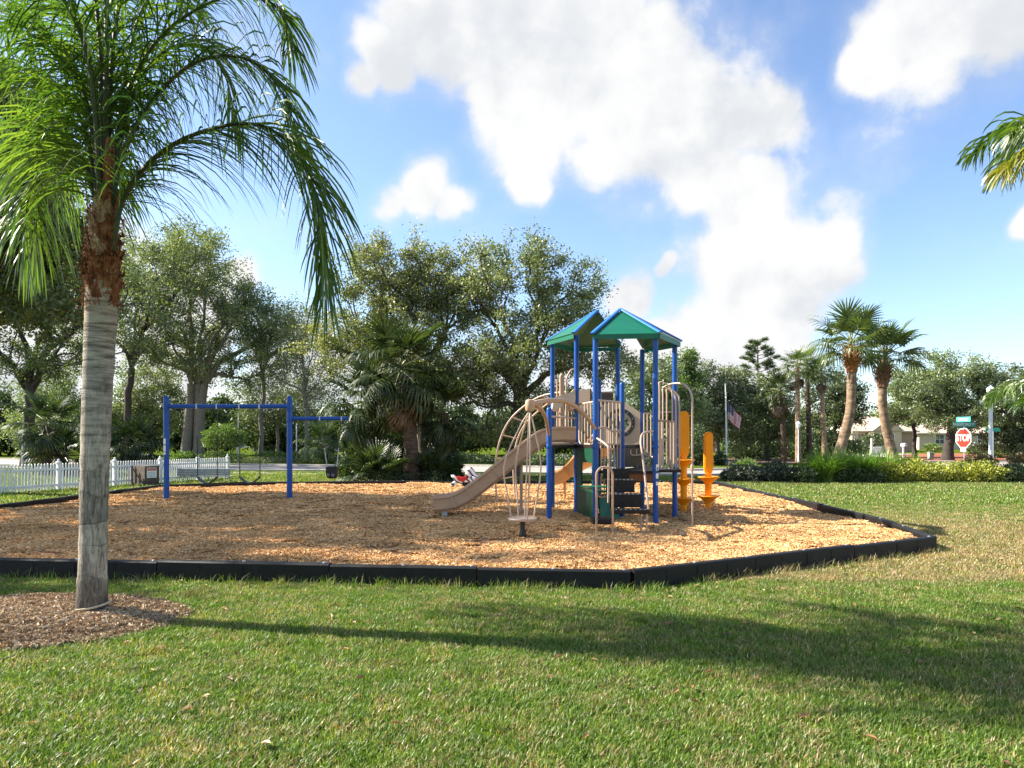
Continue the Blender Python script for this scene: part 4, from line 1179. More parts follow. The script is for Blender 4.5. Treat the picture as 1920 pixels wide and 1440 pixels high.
shrub('round_shrub', 'large round green shrub behind the yellow climbers', 'shrub', [SE(1308, 835, 38, 24, 36), SE(1298, 860, 38, 22, 22)], 4600, 0.11, M['lf_shrub'], seed=28)
shrub('round_shrub', 'small egg shaped shrub left of the flagpole foot', 'shrub', [SE(1351, 864, 38, 12, 18)], 2200, 0.09, M['lf_shrub'], seed=29)
shrub('shrub', 'low dark shrub with red blooms right of the flagpole foot', 'shrub', [SE(1382, 872, 37, 18, 9, 0.8)], 1600, 0.09, M['lf_shrub_dark'], seed=30)
shrub('shrub', 'pale broad leaved shrub between flagpole and spiky grass', 'shrub', [SE(1400, 872, 33, 16, 10, 0.7)], 1300, 0.12, M['lf_bright'], seed=31)
shrub('shrub', 'green bush in front of the beige house', 'shrub', [SE(1637, 826, 62, 22, 12, 1.2)], 2400, 0.16, M['lf_shrub'], seed=32)
shrub('shrub', 'small clipped bush right of the slim trunked tree', 'shrub', [SE(1748, 840, 60, 12, 8, 1.0)], 1200, 0.14, M['lf_bright'], seed=33)
shrub('shrub', 'dark shrub row behind the lamp post on the red mulch', 'shrub', [SE(1860, 845, 52, 44, 16, 1.2), SE(1930, 845, 52, 40, 18, 1.2)], 5000, 0.16, M['lf_oak_dark'], seed=34)
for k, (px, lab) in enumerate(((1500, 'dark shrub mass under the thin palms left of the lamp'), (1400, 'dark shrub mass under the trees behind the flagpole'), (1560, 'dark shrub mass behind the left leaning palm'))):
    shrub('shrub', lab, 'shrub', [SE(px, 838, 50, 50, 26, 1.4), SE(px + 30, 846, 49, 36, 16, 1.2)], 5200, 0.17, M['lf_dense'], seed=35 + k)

# ================================================================== PALMS
def fan_frond_mesh(name, mat, Lp, Rf, droop, nseg, seed, fold=0.35, spread=125):
    """costapalmate frond along +X: stalk, then a folded fan whose segment tips hang"""
    rng = np.random.default_rng(seed)
    st = MB()
    tip = np.array([Lp, 0, -0.10 * Lp * droop])
    sp = bez((0, 0, 0), (Lp * 0.5, 0, 0.05 * Lp), tip, 6)
    ang = np.radians(np.linspace(-spread, spread, nseg)) + rng.normal(0, 0.02, nseg)
    rows = 5
    t = np.array([0, 0.3, 0.58, 0.82, 1.0])
    P = np.empty((nseg, rows, 2, 3))
    for i, a in enumerate(ang):
        ln = Rf * (0.72 + 0.28 * math.cos(a * 0.72)) * rng.uniform(0.9, 1.06)
        d = np.array([math.cos(a), math.sin(a), abs(math.sin(a)) * fold])
        s = np.array([-math.sin(a), math.cos(a), 0])
        orig = tip + np.array([0.18 * Rf * max(0, math.cos(a)), 0, 0])
        for k, tt in enumerate(t):
            hang = droop * (tt ** 2.4) * rng.uniform(0.85, 1.15)
            c = orig + d * ln * (tt - 0.32 * hang * tt) + np.array([0, 0, -1.0]) * ln * 0.62 * hang
            w = (0.012 + 0.05 * Rf * math.sin(PI * min(1, tt * 0.62 + 0.16))) * (1 - tt ** 3 * 0.9)
            P[i, k, 0] = c - s * w / 2 + np.array([0, 0, 0.3 * w]); P[i, k, 1] = c + s * w / 2
    V = P.reshape(-1, 3)
    fs = [(b * 10 + r * 2, b * 10 + r * 2 + 1, b * 10 + r * 2 + 3, b * 10 + r * 2 + 2) for b in range(nseg) for r in range(4)]
    st.add(V, fs, 0)
    st.tube(sp, np.linspace(0.02, 0.011, 6), 4, mi=1)
    me = bpy.data.meshes.new(name)
    me.from_pydata(np.concatenate(st.v).tolist(), [], st.f)
    me.materials.append(mat); me.materials.append(M['petiole'])
    me.polygons.foreach_set('material_index', st.mi)
    return me

def fan_palm(name, label, path, radii, crown, n, Lp, Rf, mat, trunk_mat, seed, boots=None, dead=0, emin=-35, emax=82, group=None, nseg=26, dm=0.0):
    """path: trunk centre line (world), crown: point from which the fronds spring"""
    rng = np.random.default_rng(seed)
    root = thing(name, (path[0][0], path[0][1], path[0][2]), label, 'palm tree', group)
    org = world_loc(root)
    if len(path) > 1:
        tr = MB()
        sp = spline(path, 22)
        rad = np.interp(np.linspace(0, 1, 22), np.linspace(0, 1, len(radii)), radii) * (1 + 0.05 * np.sin(np.arange(22) * 2.9))
        tr.tube(sp, rad, 12)
        tr.build('trunk', trunk_mat, root, smooth=60)
    if boots:
        z0, z1, r0, bmat = boots
        bt = MB()
        sp = spline(path, 60)
        nb = 70
        bt.lathe([(r0 * .75, z0 - 0.12), (r0 * .8, z0), (r0 * 0.95, (z0 + z1) / 2), (r0 * .7, z1), (r0 * .4, z1 + .15)], (0, 0, 0), 10)
        for vv in bt.v:
            for q in vv:
                c = sp[np.abs(sp[:, 2] - q[2]).argmin()]
                q[0] += c[0]; q[1] += c[1]
        for i in range(nb):
            f = i / nb
            z = z0 + (z1 - z0) * f
            c = sp[np.abs(sp[:, 2] - z).argmin()]
            a = i * 2.39996
            rr = r0 * (0.8 + 0.35 * math.sin(PI * f))
            L = 0.20 * rng.uniform(.8, 1.3)
            w = 0.075
            o = np.array([c[0] + rr * .75 * math.cos(a), c[1] + rr * .75 * math.sin(a), z])
            d = np.array([math.cos(a) * .7, math.sin(a) * .7, 0.72]); s = np.array([-math.sin(a), math.cos(a), 0]); q = np.cross(d, s)
            pts = []
            for (tt, ww, th) in ((0, w, .03), (1, w * .6, .012)):
                for (u, v) in ((-1, -1), (1, -1), (1, 1), (-1, 1)):
                    pts.append(o + d * L * tt + s * u * ww / 2 + q * v * th / 2)
            bt.add(pts, [(0, 3, 2, 1), (4, 5, 6, 7), (0, 1, 5, 4), (1, 2, 6, 5), (2, 3, 7, 6), (3, 0, 4, 7)])
        bt.build('boot_cluster', bmat, root)
    meshes = {}
    for kind, dr in (('a', 0.25), ('b', 0.55), ('c', 0.85), ('d', 1.1)):
        meshes[kind] = [fan_frond_mesh('frond', mat, Lp * rng.uniform(.9, 1.1), Rf, dr + dm, nseg, seed * 10 + ord(kind) + j) for j in range(2)]
    for i in range(n):
        f = i / max(1, n - 1)
        el = R(emax + (emin - emax) * f ** 0.85 + rng.normal(0, 6))
        az = i * 2.39996 + rng.normal(0, 0.15)
        kind = 'a' if el > R(55) else ('b' if el > R(25) else ('c' if el > R(-5) else 'd'))
        o = link('frond', meshes[kind][rng.integers(0, 2)], root)
        o.location = tuple(np.array(crown) - org + np.array([0, 0, 0.05 - 0.25 * f]))
        o.rotation_euler = Euler((rng.normal(0, 0.25), -el, az), 'XYZ')
        s = rng.uniform(.88, 1.1) * (0.75 if f < 0.12 else 1.0)
        o.scale = (s, s, s)
    if dead:
        dm_ = [fan_frond_mesh('dead_frond', M['sabal_dead'], Lp * .8, Rf * .85, 0.7, 18, seed * 10 + 90 + j, 0.2, 70) for j in range(2)]
        for i in range(dead):
            o = link('dead_frond', dm_[i % 2], root)
            o.location = tuple(np.array(crown) - org + np.array([0, 0, -0.35 - 0.2 * rng.uniform()]))
            o.rotation_euler = Euler((rng.normal(0, 0.2), R(rng.uniform(58, 82)), i * 2.39996), 'XYZ')
            if i == 0:
                o['label'] = 'brown dead frond hanging under the crown'
    return root

def ring_bark(name, light, dark, ring=26.0, crack=0.0):
    m, nt, out = new_mat(name)
    g = N(nt, 'ShaderNodeTexCoord')
    sp = N(nt, 'ShaderNodeSeparateXYZ', {0: g.outputs['Object']})
    mp = N(nt, 'ShaderNodeMapping', {'Vector': g.outputs['Object'], 'Scale': (3.5, 3.5, ring)})
    n1 = N(nt, 'ShaderNodeTexNoise', {'Vector': mp.outputs[0], 'Scale': 1.0, 'Detail': 5.0, 'Roughness': 0.6})
    n2 = N(nt, 'ShaderNodeTexNoise', {'Vector': g.outputs['Object'], 'Scale': 5.0, 'Detail': 6.0, 'Roughness': 0.65})
    mp3 = N(nt, 'ShaderNodeMapping', {'Vector': g.outputs['Object'], 'Scale': (26, 26, 3.0)})
    n3 = N(nt, 'ShaderNodeTexNoise', {'Vector': mp3.outputs[0], 'Scale': 1.0, 'Detail': 5.0, 'Roughness': 0.6})
    h = N(nt, 'ShaderNodeMapRange', {'Value': n1.outputs['Fac'], 'From Min': 0.42, 'From Max': 0.58})
    colr = N(nt, 'ShaderNodeMix', {'Factor': h.outputs[0], 'A': c4(dark), 'B': c4(light)}, data_type='RGBA').outputs['Result']
    b = ramp(nt, n2.outputs['Fac'], [(0.3, (0.55, 0.55, 0.55)), (0.7, (1.3, 1.27, 1.22))])
    mx = N(nt, 'ShaderNodeMix', {'Factor': 1.0, 'A': colr, 'B': b}, data_type='RGBA', blend_type='MULTIPLY').outputs['Result']
    ck = N(nt, 'ShaderNodeMapRange', {'Value': n3.outputs['Fac'], 'From Min': 0.34, 'From Max': 0.46, 'To Min': 1.0, 'To Max': 0.0})
    ckm = N(nt, 'ShaderNodeMath', {0: ck.outputs[0], 1: crack}, operation='MULTIPLY')
    mx2 = N(nt, 'ShaderNodeMix', {'Factor': ckm.outputs[0], 'A': mx, 'B': (0.05, 0.04, 0.033, 1)}, data_type='RGBA').outputs['Result']
    bs = N(nt, 'ShaderNodeBsdfPrincipled', {'Base Color': mx2, 'Roughness': 0.85, 'Specular IOR Level': 0.2})
    hs = N(nt, 'ShaderNodeMath', {0: n1.outputs['Fac'], 1: ckm.outputs[0]}, operation='SUBTRACT')
    bp = N(nt, 'ShaderNodeBump', {'Strength': 0.6, 'Distance': 0.02, 'Height': hs.outputs[0]})
    nt.links.new(bp.outputs[0], bs.inputs['Normal'])
    nt.links.new(bs.outputs[0], out.inputs['Surface'])
    return m
M['sabal_trunk'] = ring_bark('fan_palm_trunk', (0.33, 0.23, 0.15), (0.19, 0.13, 0.09), 14.0, 0.2)
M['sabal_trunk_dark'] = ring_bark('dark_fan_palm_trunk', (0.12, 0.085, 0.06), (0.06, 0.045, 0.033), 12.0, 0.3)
M['boot_orange'] = solid('orange_boots', (0.33, 0.125, 0.04), 0.85, 0.4, 9)
M['boot_brown'] = solid('brown_boots', (0.20, 0.095, 0.06), 0.85, 0.45, 9)

fan_palm('sabal_palm', 'left leaning cabbage palm with orange boots, bent trunk', [at(1560, 892, 25), at(1578, 835, 25), at(1594, 770, 25), at(1597, 700, 25), at(1597, 655, 25)],
         [0.22, 0.185, 0.165, 0.16, 0.155], at(1597, 641, 25), 30, 0.85, 0.86, M['sabal'], M['sabal_trunk'], 61, (at(0, 692, 25).z, at(0, 655, 25).z, 0.25, M['boot_orange']), emin=-14)
fan_palm('sabal_palm', 'right leaning cabbage palm with brown boots, trunk curving left', [at(1686, 892, 26), at(1668, 830, 26), at(1656, 770, 26), at(1655, 720, 26), at(1658, 678, 26)],
         [0.21, 0.175, 0.16, 0.155, 0.15], at(1660, 664, 26), 27, 0.82, 0.84, M['sabal'], M['sabal_trunk'], 62, (at(0, 720, 26).z, at(0, 682, 26).z, 0.26, M['boot_brown']), emin=-14)

# dark cluster of fan palms behind the play area, centre left
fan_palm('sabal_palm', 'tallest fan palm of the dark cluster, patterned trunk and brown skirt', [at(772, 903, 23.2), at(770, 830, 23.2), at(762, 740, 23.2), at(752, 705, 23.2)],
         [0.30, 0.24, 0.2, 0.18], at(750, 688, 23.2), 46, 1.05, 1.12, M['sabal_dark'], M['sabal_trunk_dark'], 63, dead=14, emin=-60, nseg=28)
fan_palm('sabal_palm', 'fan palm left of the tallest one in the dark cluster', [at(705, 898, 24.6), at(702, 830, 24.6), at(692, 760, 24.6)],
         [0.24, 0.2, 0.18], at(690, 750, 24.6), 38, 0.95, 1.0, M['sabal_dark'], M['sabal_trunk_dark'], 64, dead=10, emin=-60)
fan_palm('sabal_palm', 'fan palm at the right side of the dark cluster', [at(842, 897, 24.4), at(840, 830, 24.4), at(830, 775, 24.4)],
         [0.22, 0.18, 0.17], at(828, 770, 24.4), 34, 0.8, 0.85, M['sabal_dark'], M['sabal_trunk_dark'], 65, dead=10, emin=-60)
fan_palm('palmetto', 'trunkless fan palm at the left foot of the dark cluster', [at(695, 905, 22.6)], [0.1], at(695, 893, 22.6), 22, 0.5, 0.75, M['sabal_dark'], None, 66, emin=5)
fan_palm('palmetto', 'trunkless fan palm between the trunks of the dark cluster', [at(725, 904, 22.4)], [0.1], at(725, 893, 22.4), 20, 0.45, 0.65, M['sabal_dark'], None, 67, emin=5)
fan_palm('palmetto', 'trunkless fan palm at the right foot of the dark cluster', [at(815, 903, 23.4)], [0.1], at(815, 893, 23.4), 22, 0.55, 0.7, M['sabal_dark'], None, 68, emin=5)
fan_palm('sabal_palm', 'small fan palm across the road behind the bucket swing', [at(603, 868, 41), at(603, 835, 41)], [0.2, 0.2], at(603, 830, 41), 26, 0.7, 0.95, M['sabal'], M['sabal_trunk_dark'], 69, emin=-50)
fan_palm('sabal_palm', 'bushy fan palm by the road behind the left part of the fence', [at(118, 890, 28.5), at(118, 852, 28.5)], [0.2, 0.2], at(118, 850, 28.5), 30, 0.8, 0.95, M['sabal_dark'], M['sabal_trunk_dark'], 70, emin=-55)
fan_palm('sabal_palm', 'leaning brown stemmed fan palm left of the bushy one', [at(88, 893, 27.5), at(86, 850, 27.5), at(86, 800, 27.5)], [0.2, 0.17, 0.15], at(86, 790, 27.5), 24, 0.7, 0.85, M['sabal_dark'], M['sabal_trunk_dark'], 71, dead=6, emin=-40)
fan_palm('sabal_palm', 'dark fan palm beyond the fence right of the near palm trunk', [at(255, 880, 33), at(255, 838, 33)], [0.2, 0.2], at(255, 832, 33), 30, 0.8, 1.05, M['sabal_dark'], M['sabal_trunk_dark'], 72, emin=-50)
# thin palms behind the lamp on the right
fan_palm('washingtonia', 'tall thin palm with brown skirt right behind the white lamp', [at(1497, 868, 43), at(1496, 800, 43), at(1495, 690, 43)], [0.2, 0.15, 0.13], at(1495, 684, 43), 26, 0.65, 0.75, M['sabal'], M['sabal_trunk'], 73, dead=10, emin=-40, nseg=20)
fan_palm('washingtonia', 'pale stemmed thin palm right of the white lamp', [at(1547, 868, 43), at(1544, 800, 43), at(1540, 700, 43)], [0.19, 0.14, 0.11], at(1540, 694, 43), 24, 0.6, 0.7, M['sabal'], M['sabal_trunk'], 74, dead=8, emin=-40, nseg=20)
fan_palm('washingtonia', 'broad dark palm with red brown skirt left of the white lamp', [at(1470, 868, 44), at(1468, 800, 44), at(1462, 740, 44)], [0.22, 0.17, 0.15], at(1462, 730, 44), 28, 0.75, 0.9, M['sabal_dark'], M['sabal_trunk_dark'], 75, dead=14, emin=-40, nseg=20)
fan_palm('washingtonia', 'bushy palm crown behind the thin palms', [at(1518, 866, 46), at(1516, 780, 46), at(1513, 700, 46)], [0.2, 0.15, 0.13], at(1513, 680, 46), 24, 0.65, 0.75, M['sabal'], M['sabal_trunk_dark'], 76, emin=-40, nseg=20)

# ------------------------------------------------------------------ feather palms
def feather_frond(name, pts, leaf_len, n, mat, parent, seed, hang=0.75, wid=0.022, r0=0.022, start=0.14, plumose=0.8):
    """arching stalk through pts with two ranks of hanging leaflets (one mesh: stalk + leaflets)"""
    rng = np.random.default_rng(seed)
    P = spline(pts, 40)
    st = MB()
    st.tube(P, np.linspace(r0, 0.004, 40), 6, mi=1)
    st_obj = None
    T = np.gradient(P, axis=0); T /= np.linalg.norm(T, axis=1)[:, None]
    rows = 6
    k = n * 2
    ts = np.repeat(np.linspace(start, 0.995, n), 2) + rng.normal(0, 0.004, k)
    ts = np.clip(ts, 0, 0.999)
    sgn = np.tile([1.0, -1.0], n)
    i0 = (ts * 39).astype(int); f = (ts * 39 - i0)[:, None]
    o = P[i0] * (1 - f) + P[np.minimum(i0 + 1, 39)] * f
    tg = T[i0]
    up = np.array([0, 0, 1.0])
    side = np.cross(tg, up); side /= np.maximum(np.linalg.norm(side, axis=1), 0.15)[:, None]
    nrm = np.cross(side, tg)
    phi = rng.uniform(-0.75, 1.0, k) * plumose
    d0 = side * (sgn * np.cos(phi))[:, None] + tg * rng.uniform(0.45, 0.95, k)[:, None] + nrm * np.sin(phi)[:, None]
    d0 /= np.linalg.norm(d0, axis=1)[:, None]
    ln = leaf_len * (0.55 + 0.45 * np.sin(PI * np.clip(ts * 0.9 + 0.08, 0, 1))) * rng.uniform(0.82, 1.12, k)
    tt = np.linspace(0, 1, rows)
    hg = hang * rng.uniform(0.65, 1.2, k)
    pos = o.copy()
    V = np.empty((k, rows, 2, 3))
    prev = o.copy()
    tw = rng.uniform(-0.6, 0.6, k)
    for r_, t in enumerate(tt):
        d = d0 + np.array([0, 0, -1.0]) * (hg * 2.6 * t ** 1.7)[:, None]
        d /= np.linalg.norm(d, axis=1)[:, None]
        if r_ > 0:
            pos = pos + d * (ln / (rows - 1))[:, None]
        s = np.cross(d, tg + rng.normal(0, 0.02, (k, 3))); s /= np.maximum(np.linalg.norm(s, axis=1), 0.05)[:, None]
        q = np.cross(d, s)
        s = s * np.cos(tw)[:, None] + q * np.sin(tw)[:, None]
        w = wid * (0.55 + 0.6 * math.sin(PI * min(1, 0.2 + t * 0.8)) if t < 1 else 0.12)
        V[:, r_, 0] = pos - s * w / 2; V[:, r_, 1] = pos + s * w / 2
    b = 2 * rows
    fs = [(j * b + r * 2, j * b + r * 2 + 1, j * b + r * 2 + 3, j * b + r * 2 + 2) for j in range(k) for r in range(rows - 1)]
    st.add(V.reshape(-1, 3), fs, 0)
    return st.build(name, [mat, M['rachis']], parent)

M['queen_trunk'] = ring_bark('queen_palm_trunk', (0.36, 0.31, 0.255), (0.16, 0.13, 0.105), 11.0, 0.25)

def queen_trunk_material():
    m, nt, out = new_mat('queen_palm_trunk_bark')
    g = N(nt, 'ShaderNodeTexCoord')
    P = g.outputs['Object']
    sp = N(nt, 'ShaderNodeSeparateXYZ', {0: P})
    # fine rings, strong near the top of the trunk; lengthwise cracks near the foot
    mp = N(nt, 'ShaderNodeMapping', {'Vector': P, 'Scale': (4, 4, 34)})
    n1 = N(nt, 'ShaderNodeTexNoise', {'Vector': mp.outputs[0], 'Scale': 1.0, 'Detail': 6.0, 'Roughness': 0.62, 'Distortion': 0.3})
    mpc = N(nt, 'ShaderNodeMapping', {'Vector': P, 'Scale': (42, 42, 6.5)})
    n3 = N(nt, 'ShaderNodeTexNoise', {'Vector': mpc.outputs[0], 'Scale': 1.0, 'Detail': 8.0, 'Roughness': 0.72, 'Distortion': 0.8})
    n2 = N(nt, 'ShaderNodeTexNoise', {'Vector': P, 'Scale': 4.0, 'Detail': 7.0, 'Roughness': 0.7})
    n4 = N(nt, 'ShaderNodeTexNoise', {'Vector': P, 'Scale': 60.0, 'Detail': 4.0})
    hz = N(nt, 'ShaderNodeMapRange', {'Value': sp.outputs['Z'], 'From Min': 0.9, 'From Max': 2.2})
    mixh = N(nt, 'ShaderNodeMix', {'Factor': hz.outputs[0], 'A': n3.outputs['Fac'], 'B': n1.outputs['Fac']}, data_type='FLOAT')
    base = ramp(nt, mixh.outputs['Result'], [(0.33, (0.07, 0.056, 0.045)), (0.43, (0.20, 0.17, 0.14)), (0.52, (0.33, 0.29, 0.24)), (0.68, (0.47, 0.42, 0.35))])
    st = ramp(nt, n2.outputs['Fac'], [(0.28, (0.5, 0.5, 0.5)), (0.5, (0.95, 0.95, 0.95)), (0.72, (1.25, 1.2, 1.12))])
    mx = N(nt, 'ShaderNodeMix', {'Factor': 1.0, 'A': base, 'B': st}, data_type='RGBA', blend_type='MULTIPLY').outputs['Result']
    nw = N(nt, 'ShaderNodeTexNoise', {'Vector': P, 'Scale': 3.0, 'Detail': 3.0})
    zw = N(nt, 'ShaderNodeMath', {0: sp.outputs['Z'], 1: 4.3}, operation='MULTIPLY')
    zq = N(nt, 'ShaderNodeMath', {0: nw.outputs['Fac'], 1: 1.8, 2: zw.outputs[0]}, operation='MULTIPLY_ADD')
    fl = N(nt, 'ShaderNodeMath', {0: zq.outputs[0]}, operation='FLOOR')
    fr_ = N(nt, 'ShaderNodeMath', {0: zq.outputs[0]}, operation='FRACT')
    wn_ = N(nt, 'ShaderNodeTexWhiteNoise', {'W': fl.outputs[0]}, noise_dimensions='1D')
    seg_t = N(nt, 'ShaderNodeMapRange', {'Value': wn_.outputs['Value'], 'To Min': 0.72, 'To Max': 1.28})
    ln_ = N(nt, 'ShaderNodeMapRange', {'Value': fr_.outputs[0], 'From Min': 0.0, 'From Max': 0.10, 'To Min': 0.55, 'To Max': 1.0})
    sg = N(nt, 'ShaderNodeMath', {0: seg_t.outputs[0], 1: ln_.outputs[0]}, operation='MULTIPLY')
    up_ = N(nt, 'ShaderNodeMapRange', {'Value': sp.outputs['Z'], 'From Min': 1.3, 'From Max': 2.1})
    sgm = N(nt, 'ShaderNodeMix', {'Factor': up_.outputs[0], 'A': sg.outputs[0], 'B': 1.0}, data_type='FLOAT')
    mx = N(nt, 'ShaderNodeMix', {'Factor': 1.0, 'A': mx, 'B': sgm.outputs['Result']}, data_type='RGBA', blend_type='MULTIPLY').outputs['Result']
    # warm newest wood right under the boots, wet dark stain at the foot
    hw = N(nt, 'ShaderNodeMapRange', {'Value': sp.outputs['Z'], 'From Min': 2.15, 'From Max': 2.6, 'To Min': 0.0, 'To Max': 0.45})
    mx = N(nt, 'ShaderNodeMix', {'Factor': hw.outputs[0], 'A': mx, 'B': (0.42, 0.29, 0.17, 1)}, data_type='RGBA').outputs['Result']
    wob = N(nt, 'ShaderNodeMath', {0: n2.outputs['Fac'], 1: 0.35, 2: sp.outputs['Z']}, operation='MULTIPLY_ADD')
    hd = N(nt, 'ShaderNodeMapRange', {'Value': wob.outputs[0], 'From Min': 0.22, 'From Max': 0.42, 'To Min': 0.7, 'To Max': 0.0})
    mx = N(nt, 'ShaderNodeMix', {'Factor': hd.outputs[0], 'A': mx, 'B': (0.045, 0.035, 0.028, 1)}, data_type='RGBA').outputs['Result']
    bs = N(nt, 'ShaderNodeBsdfPrincipled', {'Base Color': mx, 'Roughness': 0.9, 'Specular IOR Level': 0.15})
    hh = N(nt, 'ShaderNodeMath', {0: n4.outputs['Fac'], 1: 0.25, 2: mixh.outputs['Result']}, operation='MULTIPLY_ADD')
    bp = N(nt, 'ShaderNodeBump', {'Strength': 0.9, 'Distance': 0.02, 'Height': hh.outputs[0]})
    nt.links.new(bp.outputs[0], bs.inputs['Normal'])
    nt.links.new(bs.outputs[0], out.inputs['Surface'])
    return m
M['queen_bark'] = queen_trunk_material()
def fibre_mat(name, stops):
    m, nt, out = new_mat(name)
    g = N(nt, 'ShaderNodeTexCoord')
    mp = N(nt, 'ShaderNodeMapping', {'Vector': g.outputs['Object'], 'Scale': (45, 45, 7)})
    n1 = N(nt, 'ShaderNodeTexNoise', {'Vector': mp.outputs[0], 'Scale': 1.0, 'Detail': 6.0, 'Roughness': 0.7, 'Distortion': 0.6})
    n2 = N(nt, 'ShaderNodeTexNoise', {'Vector': g.outputs['Object'], 'Scale': 9.0, 'Detail': 5.0, 'Roughness': 0.7})
    ad = N(nt, 'ShaderNodeMath', {0: n1.outputs['Fac'], 1: n2.outputs['Fac']}, operation='ADD')
    hf = N(nt, 'ShaderNodeMath', {0: ad.outputs[0], 1: 0.5}, operation='MULTIPLY')
    col = ramp(nt, hf.outputs[0], stops)
    b = N(nt, 'ShaderNodeBsdfPrincipled', {'Base Color': col, 'Roughness': 0.9, 'Specular IOR Level': 0.15})
    bp = N(nt, 'ShaderNodeBump', {'Strength': 1.0, 'Distance': 0.03, 'Height': n1.outputs['Fac']})
    nt.links.new(bp.outputs[0], b.inputs['Normal'])
    nt.links.new(b.outputs[0], out.inputs['Surface'])
    return m
M['boot_fibre'] = fibre_mat('reddish_boot_fibre', [(0.36, (0.035, 0.016, 0.010)), (0.45, (0.15, 0.050, 0.020)), (0.53, (0.29, 0.105, 0.04)), (0.62, (0.40, 0.26, 0.15))])
M['boot_husk'] = fibre_mat('pale_boot_husk', [(0.36, (0.10, 0.045, 0.022)), (0.46, (0.28, 0.15, 0.075)), (0.54, (0.43, 0.31, 0.19)), (0.64, (0.50, 0.42, 0.31))])
M['sheath'] = solid('leaf_sheath', (0.12, 0.085, 0.042), 0.7, 0.4, 5)
M['ring'] = solid('dry_root_ring', (0.5, 0.42, 0.28), 0.8, 0.2, 10)

